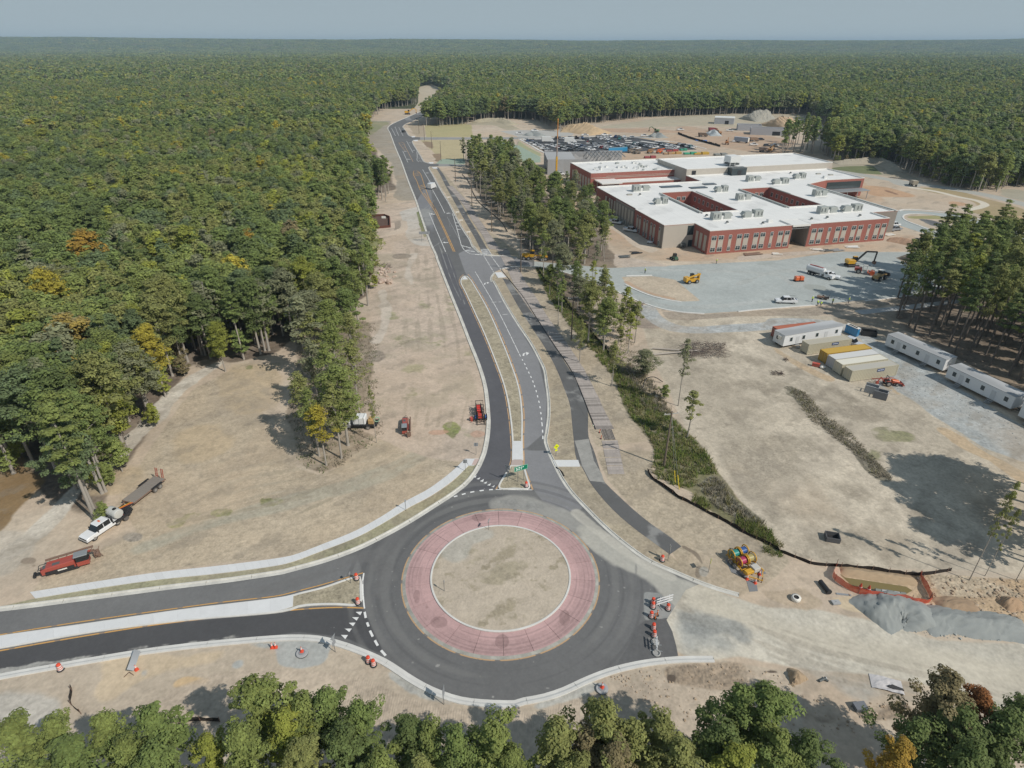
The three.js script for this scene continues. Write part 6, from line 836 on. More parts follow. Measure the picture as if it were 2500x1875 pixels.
{ // small truck with two white tanks, seen from its side behind the thin trees
const p = middle('l', 740, 1395, 1030, 1400), t = thing('tank_truck', 'white cab truck carrying a big white square tank, behind the slim tree', 'truck', p, aim('l', 1030, 1400, 740, 1400));
mesh('cab', [side([[1.7, .5], [1.7, 1.9], [2.6, 1.9], [3.1, 1.2], [3.6, 1.1], [3.65, .5]], 2)], whiteM, t); mesh('cab_glass', [box(.7, .6, 2.03, 2.3, 1.5, 0), box(.05, .6, 1.6, 2.88, 1.5, 0, 0, 0, .5)], winM, t);
mesh('flatbed', [box(5, .18, 2.2, -1, .95, 0), box(4.8, .2, .9, -1, .7, 0)], blackM, t);
const k = mesh('tank', [rbox(2.5, 1.6, 1.9, .22, -.1, 1.85, 0)], tankM, t); mesh('tank_strap', [-.9, 0, .9].map(x => rbox(.08, 1.66, 1.96, .03, -.1 + x, 1.85, 0)), steelM, k);
mesh('mixer', [rbox(1.1, .9, 1.5, .08, -2.3, 1.5, 0), cyl(.4, .4, .3, 10, -2.3, 2, 0)], paint(.45, .29, .12), t); mesh('hose_reel', xf(new THREE.TorusGeometry(.5, .09, 6, 16), -3.3, 1.6, .2, 0, .4), paint(.25, .42, .28), t);
for (const s of [-1, 1]) { wheel(t, 2.6, s * .85, .4, .26); wheel(t, -1.7, s * .85, .42, .45, .42, dustyRubberM); }
}
// reels of conduit
function reel(o, x, y, z, r, w, drum, flange, ax = 'z', label) { const rx = ax === 'z' ? Math.PI / 2 : 0, rz = ax === 'x' ? Math.PI / 2 : 0; const t = mesh('reel', [cyl(r * .7, r * .7, w * .9, 18, x, y, z, rx, 0, rz)], drum, o); const d = w / 2, off = ax === 'z' ? [0, 0, d] : [d, 0, 0]; const ringG = s => { const g = new THREE.TorusGeometry(r * .94, .085, 6, 22); if (ax === 'x') g.rotateY(Math.PI / 2); g.translate(x + off[0] * s, y, z + off[2] * s); return g; }; const spokes = s => [0, 1, 2].map(i => { const a = i * Math.PI / 3, e = [Math.cos(a) * r, Math.sin(a) * r], q = v => ax === 'z' ? [x + e[0] * v, y + e[1] * v, z + d * s] : [x + d * s, y + e[1] * v, z + e[0] * v]; return bar(q(-1), q(1), .035, .035, 4); }); mesh('flange', [ringG(1), ringG(-1), ...spokes(1), ...spokes(-1)], flange, t); return t; }
{
const t = thing('reel_trailer', 'yellow cable reel trailer with blue, green, yellow and pink reels', 'trailer', middle('c', 1905, 850, 1990, 920), aim('c', 1900, 830, 2030, 960));
for (const [x, z, m] of [[-1.5, -.75, body(.03, .09, .28)], [-1.5, .62, body(.02, .24, .21)], [.0, -.75, body(.36, .3, .12)], [0, .62, body(.36, .03, .09)]]) reel(t, x, 1.15, z, .78, 1.15, m, yellowM, 'z');
mesh('frame', [box(4.2, .16, .12, .2, .5, -1.42), box(4.2, .16, .12, .2, .5, 1.32), box(4.2, .16, .12, .2, .5, -.06), box(.12, .16, 2.9, -2.2, .5, 0), box(.12, .16, 2.9, 1, .5, 0), beam([2.2, .5, -1.3], [3.6, .5, 0], .1, .14), beam([2.2, .5, 1.3], [3.6, .5, 0], .1, .14), ...[-1.5, 0].flatMap(x => [-1.42, -.06, 1.32].map(z => beam([x, .5, z], [x, 1.2, z], .1, .1)))], yellowM, t);
mesh('engine_box', [rbox(1, .7, 1.1, .08, 1.7, .95, -.3)], paint(.5, .48, .44), t); mesh('tool_box', [rbox(.7, .5, 1.3, .06, 1.8, .8, .8)], yellowM, t); mesh('jack', [bar([3.5, 0, 0], [3.5, 1, 0], .06)], rustM, t);
for (const s of [-1.75, 1.65]) for (const x of [-.9, -.1]) wheel(t, x, s, .38, .24, .38, dustyRubberM);
for (const q of [['c', 1850, 940, 1960, 960, 2020, 1010, 1890, 900], ['c', 2040, 850, 2120, 950, 2080, 960, 2000, 880], ['c', 1965, 1000, 2040, 1000, 2055, 1085, 1990, 1090]]) { const g = q[1] === 1850 ? G('c', 1800, 830, 1990, 1010, 1960, 965, 1850, 940) : G(...q); const m = mesh('ground_plate', slab(g, .03), paint(.2, .205, .215, { roughness: .7 })); mark(m, q[1] === 1850 ? 'dark steel plate under the left side of the reel trailer' : q[1] === 2040 ? 'dark steel plate at the right of the reel trailer' : 'grey steel plate below the reel trailer hitch', 'plate'); }
}
{
const t = thing('reel_stand', 'black stand with red and blue conduit reels at the road edge', 'reel stand', middle('l', 1800, 1250, 1820, 1390), aim('l', 1805, 1240, 1825, 1400));
for (const [x, z, m] of [[-2.1, .2, body(.62, .045, .03)], [-.6, .2, body(.62, .045, .03)], [1.3, .1, body(.62, .06, .03)]]) reel(t, x, 1, z, .8, 1, m, blackM, 'z');
reel(t, 1.3, .75, 1, .6, .4, body(.03, .12, .42), blackM, 'z'); reel(t, 1.3, .75, -1, .6, .4, body(.03, .12, .42), blackM, 'z');
mesh('frame', [-.75, .75].flatMap(z => [box(6.4, .1, .1, 0, .25, z), ...[-3, -1.4, .4, 2.2, 3.1].map(x => box(.08, 2, .08, x, 1, z))]).concat([-3, -1.4, .4, 2.2, 3.1].flatMap(x => [box(.08, .08, 1.6, x, .25, 0), box(.08, .08, 1.6, x, 1.95, 0)])), blackM, t);
mark(mesh('red_bucket', xf(lathe([[0, 0], [.3, 0], [.36, .8], [.3, .82], [0, .78]], 14), at('l', 1742, 1350)[0], 0, at('l', 1742, 1350)[1]), body(.55, .1, .07)), 'red and white barrel beside the reel stand', 'barrel');
}
// road grader
{
const t = thing('road_grader', 'yellow road grader parked at the entrance of the access road', 'grader', middle('m', 245, 105, 410, 110), aim('m', 245, 108, 410, 115));
mesh('engine_hood', [side([[-4, .9], [-4, 2], [-1.4, 2.2], [-1.4, .9]], 1.3)], yellowM, t); mesh('cab', [box(1.5, 1, 1.5, -.6, 1.6, 0)], yellowM, t); mesh('cab_glass', rbox(1.4, 1.2, 1.4, .05, -.6, 2.6, 0), winM, t); mesh('cab_roof', rbox(1.6, .15, 1.6, .05, -.6, 3.25, 0), yellowM, t);
mesh('frame', [beam([.2, 1.6, 0], [4.2, 1.5, 0], .5, .4), box(.5, .6, 1.6, 4.2, 1.2, 0), beam([4.2, 1, 0], [4.7, .9, 0], .5, 1)], yellowM, t); mesh('blade', box(.2, .7, 3.6, 1.9, .5, 0, .5), steelM, t); mesh('circle', cyl(.9, .9, .15, 14, 1.9, .95, 0), rustM, t);
for (const s of [-1, 1]) for (const x of [-3.4, -1.8, 4.1]) wheel(t, x, s * .95, .62, .4, .62);
}
function excavator(o, m, { turn = 0, reach = [[1, 1.8], [4.4, 4.2], [6.6, 3.4], [6.4, 1]], armM = m } = {}) {
mesh('track', [rbox(4, .85, .6, .25, 0, .43, -1.1), rbox(4, .85, .6, .25, 0, .43, 1.1)], blackM, o); mesh('undercarriage', cyl(.8, .8, .4, 12, 0, 1, 0), blackM, o);
mesh('house', [side([[-2, 1.2], [-2.1, 2.2], [-1.6, 2.4], [.3, 2.3], [.3, 1.2]], 2.4)], m, o); mesh('cab', [box(1.3, .7, 1, 1, 1.6, -.7)], m, o); mesh('cab_glass', rbox(1.3, 1.2, .95, .06, 1, 2.5, -.7), winM, o); mesh('cab_roof', box(1.35, .1, 1, 1, 3.13, -.7), m, o);
const P = reach.map(([x, y]) => [x, y, .15]); mesh('boom', [beam(P[0], P[1], .4, .5), beam(P[1], P[2], .36, .45)], armM, o); mesh('arm', beam(P[2], P[3], .3, .4), armM, o); mesh('bucket', xf(extrude([[-.5, 0], [.1, .6], [.6, .5], [.6, -.3], [.1, -.6]], 1), P[3][0], P[3][1], -.35), rustM, o);
}
{
let t = put('excavator', 'yellow excavator with a long dark arm on the gravel pad', 'excavator', 'n', 880, 158, .05); excavator(t, yellowM, { armM: blackM, reach: [[1, 1.8], [3.8, 5], [7.4, 4.8], [7.2, 1.2]] });
t = put('soil_roller', 'red and black soil roller with an orange drum on the gravel pad', 'roller', 'n', 975, 215, -.55);
mesh('engine', side([[-2.8, .8], [-2.9, 1.7], [-.9, 1.9], [-.7, .8]], 1.6), body(.35, .07, .05), t); mesh('cab', [box(1.2, .5, 1.5, 0, 1.2, 0), ...[[-.55, -.7], [.55, -.7], [-.55, .7], [.55, .7]].map(([a, b]) => box(.1, 1.4, .1, a, 2, b)), box(1.4, .12, 1.7, 0, 2.75, 0)], paint(.4, .4, .38), t); mesh('drum', cyl(.75, .75, 2.1, 20, 2.3, .75, 0, Math.PI / 2), orangeM, t); mesh('yoke', [box(1.6, .3, .2, 1.9, .8, 1.2), box(1.6, .3, .2, 1.9, .8, -1.2), box(.3, .4, 2.5, 1, .9, 0)], orangeM, t); for (const s of [-1, 1]) wheel(t, -1.6, s * .9, .75, .5, .75);
t = put('wheel_loader', 'tan wheel loader with a raised dark bucket on the gravel pad', 'loader', 'n', 1095, 260, .62);
mesh('engine', side([[-3, .9], [-3, 1.9], [-1, 2.1], [-1, .9]], 1.7), body(.5, .33, .13), t); mesh('cab', [box(1.3, .8, 1.5, -.2, 1.6, 0)], body(.5, .33, .13), t); mesh('cab_glass', rbox(1.3, 1.1, 1.4, .05, -.2, 2.5, 0), winM, t); mesh('cab_roof', rbox(1.5, .15, 1.6, .05, -.2, 3.1, 0), lightM, t); mesh('lift_arm', [beam([.6, 1.7, .6], [3, 1.3, .6], .2, .35), beam([.6, 1.7, -.6], [3, 1.3, -.6], .2, .35)], body(.5, .33, .13), t); mesh('bucket', xf(extrude([[0, 0], [.2, 1.1], [.5, 1.1], [1.2, .1], [1.2, 0]], 2.6), 2.8, .7, -1.3), blackM, t); for (const s of [-1, 1]) for (const x of [-1.9, 1.2]) wheel(t, x, s * 1, .75, .5, .75);
t = put('water_truck', 'white water truck parked beside a pickup on the gravel pad', 'truck', 'n', 630, 235, -.95);
mesh('cab', side([[2, .6], [2, 2.3], [3, 2.4], [3.5, 1.6], [4.6, 1.5], [4.7, .6]], 2.1), whiteM, t); mesh('windscreen', [box(.06, .75, 1.7, 3.28, 2, 0, 0, 0, .55), box(.7, .6, 2.13, 2.6, 1.95, 0)], winM, t); mesh('tank', xf(lathe([[0, -3], [.9, -3], [1.05, -2.8], [1.05, 2.8], [.9, 3], [0, 3]], 18).scale(1, 1, .85), -1.4, 1.9, 0, 0, 0, Math.PI / 2), tankM, t); mesh('walkway', [box(4.6, .06, .7, -1.4, 2.98, 0), box(1.6, .1, .5, -1.6, 3.03, 0)], redM, t); mesh('chassis', box(7.6, .3, 1, 0, .8, 0), blackM, t); for (const s of [-1, 1]) for (const x of [-3, -1.8, 3.7]) wheel(t, x, s * .95, .5, .4, .5);
t = put('pickup_truck', 'white pickup right beside the water truck on the gravel pad', 'pickup', 'n', 712, 248, -.62); crewCab(t, whiteM);
const p2 = put('pickup_truck', 'white pickup with rack near the kerb of the gravel pad', 'pickup', 'n', 372, 440, Math.PI - .1); crewCab(p2, whiteM); mesh('rack', [beam([-.9, 1.9, .8], [-2.8, 1.9, .8], .06, .06), beam([-.9, 1.9, -.8], [-2.8, 1.9, -.8], .06, .06), box(.8, .4, 1.4, -1.6, 1.2, 0)], blackM, p2);
t = put('fuel_tank_cart', 'orange double tank cart alone on the gravel pad', 'tank', 'n', 472, 272, .1); for (const x of [-.75, .75]) mesh('tank', rbox(1.3, 1.3, 1.4, .2, x, .95, 0), orangeM, t); mesh('skid', [box(3, .2, 1.4, 0, .15, 0)], blackM, t);
t = put('telehandler', 'yellow forklift machine near the sand island of the gravel pad', 'forklift', 'm', 1540, 285, .3); mesh('chassis', [box(4, .8, 1.8, 0, 1, 0)], yellowM, t); mesh('counterweight', side([[-2.4, .7], [-2.4, 1.9], [-1.2, 2], [-1.2, .7]], 1.9), yellowM, t); mesh('cab', [box(1, 1.6, .9, .3, 2, -.5)], winM, t); mesh('mast', [beam([-1.6, 1.9, .5], [2.6, 2.8, .5], .4, .4), box(.3, 2.4, 1.2, 2.2, 1.6, .2)], yellowM, t); for (const s of [-1, 1]) for (const x of [-1.3, 1.4]) wheel(t, x, s * .95, .62, .45, .62);
t = put('mesh_trailer', 'dark mesh utility trailer with its gate up near the workers', 'trailer', 'n', 658, 408, -.5); mesh('deck', box(3.2, .12, 1.8, 0, .5, 0), rustM, t); mesh('gate', [box(.08, 1.3, 1.8, 1.6, 1.1, 0)], blackM, t); mesh('rail', [box(3.2, .08, .06, 0, .8, .9), box(3.2, .08, .06, 0, .8, -.9)], blackM, t); for (const s of [-1, 1]) wheel(t, 0, s * 1, .36, .22);
}
// shipping containers and office trailers
const corr = (L, h, n, d) => { const pts = []; for (let i = 0; i <= n; i++) { const x = -L / 2 + L * i / n, w = L / n; if (i < n) pts.push([x, 0], [x + w * .3, 0], [x + w * .45, d], [x + w * .85, d]); else pts.push([x, 0]); } const g = new THREE.PlaneGeometry(L, h, pts.length - 1, 1), a = g.attributes.position; for (let k = 0; k < 2; k++) pts.forEach((p, i) => { const j = k * pts.length + i; a.setX(j, p[0]); a.setZ(j, p[1]); }); const f = g.toNonIndexed(); f.computeVertexNormals(); return f; };
function container(label, v, nx, ny, fx, fy, colr, L, { sign, roof } = {}) {
const A = at(v, nx, ny), Bq = at(v, fx, fy), turn = heading(A, Bq), c = [A[0] + Math.cos(turn) * L / 2 + -Math.sin(turn) * 1.22, A[1] - Math.sin(turn) * L / 2 - Math.cos(turn) * 1.22];
const W = 2.44, H = 2.6, m = paint(...colr, { roughness: .6, side: THREE.DoubleSide }), t = thing('shipping_container', label, 'container', [c[0], .12, c[1]], turn);
for (const [s, nm] of [[1, 'side_wall'], [-1, 'side_wall']]) mesh(nm, xf(corr(L - .3, H - .25, Math.round(L / .42), .05), 0, H / 2, s * (W / 2 - .06), 0, s > 0 ? 0 : Math.PI), m, t);
mesh('end_wall', [box(.06, H - .2, W - .2, L / 2 - .06, H / 2, 0)], m, t);
for (const s of [-1, 1]) { const d = mesh('door', box(.06, H - .25, W / 2 - .08, -L / 2 + .06, H / 2, s * (W / 4 - .02)), m, t); mesh('lock_bar', [-.2, .25].map(z => bar([-L / 2 + .01, .2, s * W / 4 + z], [-L / 2 + .01, H - .2, s * W / 4 + z], .025)), steelM, d); }
mesh('roof', box(L - .1, .05, W - .1, 0, H - .04, 0), roof ? paint(...roof, { roughness: .8 }) : m, t);
mesh('frame', [[-1, -1], [1, -1], [-1, 1], [1, 1]].flatMap(([a, b]) => [box(.16, H, .16, a * (L / 2 - .06), H / 2, b * (W / 2 - .06)), box(L, .12, .12, 0, b > 0 ? .06 : H - .03, a * (W / 2 - .05))]).concat([box(.14, .14, W, -L / 2 + .06, H - .04, 0), box(.14, .14, W, L / 2 - .06, H - .04, 0)]), m, t);
if (sign) { const b = mesh('sign_board', box(1.9, .66, .04, L * .12, 1.95, W / 2 + .02), signTexM, t); }
return t;
}
const signTexM = (() => { const c = document.createElement('canvas'); c.width = 256; c.height = 90; const g = c.getContext('2d'); g.fillStyle = '#2b4474'; g.fillRect(0, 0, 256, 90); g.fillStyle = '#e8ecf2'; for (let i = 0, x = 26; x < 220; i++) { const w = 9 + (i * 7 % 9); g.fillRect(x, 30 + (i % 3) * 2, w, 28 - (i % 2) * 6); x += w + 4; } const t = new THREE.CanvasTexture(c); t.colorSpace = THREE.SRGBColorSpace; return new THREE.MeshStandardMaterial({ map: t, roughness: .5 }); })();
const TAN = [.50, .465, .355];
container('tan container with blue sign, nearest of the row, beside the red tractor', 'n', 865, 1052, 1222, 1003, TAN, 12.1, { sign: true, roof: [.44, .42, .37] });
container('cream container second from the front of the row', 'n', 790, 1003, 1140, 955, [.58, .54, .42], 12.1, { roof: [.66, .64, .56] });
container('pale grey container between the yellow and the cream ones', 'n', 735, 960, 1060, 915, [.50, .50, .49], 12.1, { roof: [.58, .58, .57] });
container('yellow mustard shipping container in the middle of the row', 'n', 675, 915, 1000, 872, [.47, .29, .045], 12.1, { roof: [.50, .32, .06] });
container('tan container with blue sign, behind the yellow one', 'n', 535, 843, 865, 798, TAN, 12.1, { sign: true, roof: [.42, .39, .32] });
container('red brown shipping container at the back of the row', 'n', 302, 728, 620, 690, [.33, .085, .05], 12.1, { roof: [.40, .13, .075] });
function office(label, A, Bq, L, W, side_, group) {
const turn = heading(A, Bq), s = side_, c = [A[0] + Math.cos(turn) * L / 2 - Math.sin(turn) * s * W / 2, A[1] - Math.sin(turn) * L / 2 - Math.cos(turn) * s * W / 2];
const t = thing('office_trailer', label, 'office trailer', [c[0], 0, c[1]], turn, group), wm = paint(.68, .69, .70, { roughness: .6 }), y0 = .75, h = 2.75;
mesh('wall', [rbox(L, h, W, .05, 0, y0 + h / 2, 0)], wm, t); mesh('roof', [box(L + .1, .1, W + .1, 0, y0 + h + .04, 0)], new THREE.MeshStandardMaterial({ roughness: .8, map: tileTex(256, 9, (u, v) => { const n = sn(N2, u * 512, v * 512), k = sstep(.35, .7, sn(N1, u * 512, v * 512)); return [.30 + .12 * k + .05 * n, .31 + .12 * k + .05 * n, .32 + .12 * k + .05 * n]; }) }), t);
mesh('chassis', [box(L - .4, .25, .2, 0, .58, .7), box(L - .4, .25, .2, 0, .58, -.7), ...Array.from({ length: 7 }, (_, i) => box(.4, .55, .4, -L / 2 + 1 + i * (L - 2) / 6, .27, s * -(W / 2 - .4))), beam([L / 2, .55, .6], [L / 2 + 1.2, .5, 0], .1, .15), beam([L / 2, .55, -.6], [L / 2 + 1.2, .5, 0], .1, .15)], blackM, t);
const z = s * W / 2; for (const f of [-.38, -.17, .06, .4]) { const w = mesh('window', [box(.95, 1.15, .08, f * L, y0 + 1.55, z)], trimM, t); mesh('pane', box(.78, .98, .1, f * L, y0 + 1.55, z), glassM, w); }
for (const f of [-.27, .22]) { const d = mesh('door', box(.95, 2, .09, f * L, y0 + 1.08, z), paint(.55, .56, .57), t); mesh('step', [0, 1, 2].map(i => box(1.2, .08, .35, f * L, .18 + i * .24, z + s * (.9 - i * .3))), steelM, t); }
const e = mesh('window', box(.08, 1, .9, -L / 2, y0 + 1.5, -.4), trimM, t); mesh('pane', box(.1, .84, .74, -L / 2, y0 + 1.5, -.4), glassM, e); mesh('air_conditioner', rbox(.5, .8, .9, .04, -L / 2 - .2, y0 + 2, .5), lightM, t);
}
office('white office trailer in the container row with windows along its side', at('n', 345, 798), at('n', 797, 715), 18, 3.6, -1 * -1);
for (const t of scene.children.slice(-1)) t.userData.label = 'white office trailer in the container row with windows along its side';
{ const A = at('n', 1128, 785), Bq = at('n', 1572, 988), L = dist(A, Bq); office('long white office trailer beside the dark wood, farther of the two', A, Bq, L, 3.6, 1); const C = at('n', 1592, 1035), D = at('n', 2095, 1285); office('long white office trailer beside the dark wood, nearer of the two', C, D, dist(C, D), 3.6, 1); const E = at('n', 2150, 1335), F2 = at('n', 2600, 1560); office('white office trailer cut off by the right edge of the picture', E, F2, dist(E, F2), 3.6, 1); }
{ // portable toilets
const q = aim('n', 850, 670, 925, 697); for (let i = 0; i < 5; i++) { const k = i / 4, t = put('portable_toilet', ['first', 'second', 'third', 'fourth', 'fifth'][i] + ' blue portable toilet from the left, behind the white office trailer', 'toilet', 'n', 848 + 62 * k, 668 + 28 * k, q); mesh('cabin', rbox(1.1, 2.1, 1.1, .05, 0, 1.1, 0), body(.03, .2, .42), t); mesh('roof', rbox(1.15, .16, 1.15, .06, 0, 2.2, 0), lightM, t); mesh('door', box(.8, 1.8, .05, 0, 1.05, .56), body(.04, .25, .5), t); }
}
{
let t = put('pickup_truck', 'silver pickup parked behind the tan and white containers', 'pickup', 'n', 865, 760, -.9); crewCab(t, body(.5, .53, .58));
t = put('compact_tractor', 'red compact tractor with loader and backhoe beside the near container', 'tractor', 'n', 1175, 1075, -.05); mesh('hood', side([[.2, .7], [.2, 1.3], [1.6, 1.15], [1.7, .7]], .8), orangeM, t); mesh('seat', [box(.5, .5, .5, -.6, 1.1, 0)], blackM, t); mesh('fender', [box(.9, .1, .3, -.7, 1.2, .6), box(.9, .1, .3, -.7, 1.2, -.6)], redM, t); mesh('roll_bar', [box(.08, 1.2, .08, -.9, 1.6, .45), box(.08, 1.2, .08, -.9, 1.6, -.45), box(.08, .08, .95, -.9, 2.2, 0)], blackM, t); mesh('loader', [beam([.3, 1.2, .5], [2.4, .6, .5], .12, .2), beam([.3, 1.2, -.5], [2.4, .6, -.5], .12, .2), xf(extrude([[0, 0], [.1, .6], [.5, .05]], 1.6), 2.3, .2, -.8)], redM, t); mesh('backhoe', [beam([-1.3, .8, 0], [-2.3, 1.9, 0], .15, .25), beam([-2.3, 1.9, 0], [-2.8, .8, 0], .12, .2), box(.5, .5, .5, -2.8, .6, 0)], redM, t); for (const s of [-1, 1]) { wheel(t, -.7, s * .65, .6, .35, .6); wheel(t, 1.2, s * .55, .4, .25, .4); }
for (const [x, y, rx, l] of [[1030, 1130, 0, 'left'], [1098, 1172, 1, 'right']]) { t = put('trench_box', `grey concrete trench box, ${l} one of two below the tractor`, 'trench box', 'n', x, y, -.62); mesh('side_panel', [rbox(2.6, 1.7, .2, .04, 0, .88, .75), rbox(2.6, 1.7, .2, .04, 0, .88, -.75)], rx ? paint(.19, .19, .2, { roughness: .9 }) : concM, t); mesh('spreader', [bar([-.9, 1, -.7], [-.9, 1, .7], .09), bar([.9, 1, -.7], [.9, 1, .7], .09)], steelM, t); mesh('end_panel', box(.14, 1.5, 1.4, 1.2, .8, 0), concM, t); }
for (const [x, y, m, l] of [[1130, 1035, redM, 'red'], [1115, 1050, lightM, 'white']]) { t = put('scaffold_frame', `${l} scaffold frames lying by the red tractor`, 'scaffold', 'n', x, y, .12); const g = [beam([-2.6, .2, .5], [2.6, .2, .5], .08, .08), beam([-2.6, .2, -.5], [2.6, .2, -.5], .08, .08)]; for (let i = 0; i < 12; i++) g.push(beam([-2.4 + i * .44, .2, -.5], [-2.4 + i * .44, .2, .5], .06, .06)); mesh('ladder_frame', g, m, t); mesh('brace', [beam([-2.5, .3, -.5], [2.5, .34, .5], .05, .05)], m, t); }
t = put('roll_off_bin', 'dark open steel bin beside the blue toilets', 'bin', 'n', 1010, 690, -.35); mesh('side_wall', [box(3.4, 1.2, .1, 0, .7, .9), box(3.4, 1.2, .1, 0, .7, -.9), box(.1, 1.2, 1.8, 1.7, .7, 0), box(.1, 1.2, 1.8, -1.7, .7, 0)], blackM, t); mesh('floor', box(3.3, .1, 1.7, 0, .2, 0), rustM, t);
t = put('red_toolbox', 'red tool box on the bare soil left of the white container', 'tool box', 'n', 603, 930, -.5); mesh('box', rbox(1.6, .7, .8, .05, 0, .4, 0), redM, t); mesh('lid', rbox(1.64, .12, .84, .04, 0, .8, 0), body(.5, .08, .05), t);
t = put('wrapped_bundle', 'white wrapped bundle beside the red tool box', 'bundle', 'n', 658, 945, 0); mesh('wrap', xf(new THREE.IcosahedronGeometry(.6, 1).scale(1.2, .6, .9), 0, .3, 0), lightM, t); mesh('strap', xf(new THREE.TorusGeometry(.62, .03, 5, 14).scale(1, .6, 1), 0, .3, 0), steelM, t);
}
// vehicles and things close to the west side of the school
{
for (const [v, x, y, tn, m, l] of [['p', 1110, 1310, -.55, whiteM, 'white pickup with a material rack beside the school wall'], ['p', 1280, 1395, -.6, whiteM, 'white pickup parked in the shade of the school wall'], ['r', 815, 1385, .4, body(.25, .27, .3), 'grey pickup at the right end of the school'], ['r', 800, 1340, .4, whiteM, 'white pickup behind the grey one at the end of the school']]) crewCab(put('pickup_truck', l, 'pickup', v, x, y, tn), m);
let t = put('box_trailer', 'white open box trailer at the north west corner of the school', 'trailer', 'p', 790, 1115, 1.2); mesh('shell', [box(4.8, .1, 2.3, 0, .6, 0), box(4.8, 2.2, .08, 0, 1.7, 1.15), box(4.8, 2.2, .08, 0, 1.7, -1.15), box(4.8, .08, 2.3, 0, 2.8, 0), box(.08, 2.2, 2.3, 2.4, 1.7, 0)], trimM, t); for (const s of [-1, 1]) wheel(t, 0, s * 1.1, .38, .25);
t = put('boom_lift', 'blue boom lift beside the school wall', 'lift', 'p', 930, 1215, -.7); mesh('chassis', rbox(2.6, .7, 1.8, .08, 0, .8, 0), body(.03, .17, .42), t); mesh('boom', [beam([-1.2, 1.6, 0], [2.6, 2, 0], .35, .35), box(1, .9, 1.4, -1.4, 1.5, 0)], body(.04, .2, .48), t); mesh('basket', [box(.8, .08, 1.4, 3, 1.3, 0), box(.05, .9, 1.4, 3.4, 1.7, 0)], steelM, t); for (const s of [-1, 1]) for (const x of [-.8, .8]) wheel(t, x, s * .9, .4, .3);
t = put('utility_cart', 'small white cart at the south west corner of the school', 'cart', 'p', 1490, 1525, -.5); mesh('body', rbox(2, .6, 1.2, .06, 0, .6, 0), whiteM, t); for (const s of [-1, 1]) for (const x of [-.6, .6]) wheel(t, x, s * .6, .25, .18);
t = put('skid_steer', 'green skid steer on the sand below the school corner', 'skid steer', 'm', 1410, 110, 1.9); mesh('body', [box(2, .9, 1.2, -.2, .9, 0)], body(.05, .13, .08), t); mesh('cab', box(1, 1.1, 1, 0, 1.8, 0), winM, t); mesh('bucket', box(.7, .6, 1.7, 1.4, .4, 0), blackM, t); for (const s of [-1, 1]) for (const x of [-.8, .6]) wheel(t, x, s * .75, .4, .3);
t = put('generator_trailer', 'dark generator trailer in the recess left of the brick front', 'generator', 'p', 1840, 1570, .2); mesh('box', rbox(2.2, 1, 1.2, .06, 0, 1, 0), unitDarkM, t); for (const s of [-1, 1]) wheel(t, -.2, s * .7, .35, .2);
t = put('box_truck', 'white box truck behind the tall trees at the right', 'truck', 'r', 1290, 1530, Math.PI + .15); mesh('cargo_box', rbox(5.6, 2.6, 2.4, .05, -1.2, 2.1, 0), trimM, t); mesh('cab', side([[1.7, .5], [1.7, 2.1], [2.6, 2.1], [3.1, 1.2], [3.6, 1], [3.6, .5]], 2.1), whiteM, t); mesh('windscreen', box(.06, .8, 1.7, 2.85, 1.7, 0, 0, 0, .5), winM, t); for (const s of [-1, 1]) for (const x of [-2.6, 2.6]) wheel(t, x, s * .95, .42, .3);
t = put('skid_steer', 'maroon skid loader beside the white box truck', 'skid steer', 'r', 1140, 1480, .3); mesh('body', box(3, 1.1, 1.6, 0, 1, 0), body(.2, .03, .04), t); mesh('cab', box(1.2, 1.2, 1.3, 0, 2.1, 0), winM, t); for (const s of [-1, 1]) for (const x of [-1, 1]) wheel(t, x, s * .9, .45, .35);
t = put('wheel_loader', 'yellow loader by the loop road, half hidden by the tall trees', 'loader', 'r', 1560, 1490, 1.2); mesh('body', side([[-2.4, .8], [-2.4, 2], [2, 2], [2, .8]], 1.8), yellowM, t); mesh('cab', box(1.2, 1.3, 1.4, 0, 2.6, 0), winM, t); mesh('bucket', box(1, 1, 2.6, 3, .7, 0), blackM, t); for (const s of [-1, 1]) for (const x of [-1.4, 1.4]) wheel(t, x, s * 1, .75, .5, .75);
t = put('dump_truck', 'tan dump truck on the road right of the school', 'truck', 'r', 1010, 900, 1.3); mesh('bed', side([[-3.2, 1.2], [-3.4, 2.9], [.8, 2.7], [.8, 1.2]], 2.4), paint(.42, .38, .3), t); mesh('cab', side([[1, .6], [1, 2.5], [2.2, 2.5], [2.6, 1.6], [3.4, 1.5], [3.4, .6]], 2.2), paint(.42, .38, .3), t); for (const s of [-1, 1]) for (const x of [-2.4, -1.2, 2.6]) wheel(t, x, s * 1, .5, .4, .5);
let c = put('delivery_van', 'white box van driving on the north road', 'van', 'o', 683, 932, 1.15); mesh('cargo_box', rbox(4.2, 2.4, 2.2, .06, -.4, 1.7, 0), whiteM, c); mesh('cab', side([[1.6, .4], [1.6, 2], [2.2, 2], [2.8, 1.1], [3, .4]], 2), whiteM, c); mesh('rear_door', box(.05, 1.8, 1.9, -2.52, 1.6, 0), trimM, c); for (const s of [-1, 1]) for (const x of [-1.6, 2]) wheel(c, x, s * .9, .38, .25);
c = put('parked_car', 'dark car driving on the far bend of the north road', 'car', 'o', 380, 322, 1.35); suv(c, body(.03, .03, .035));
}
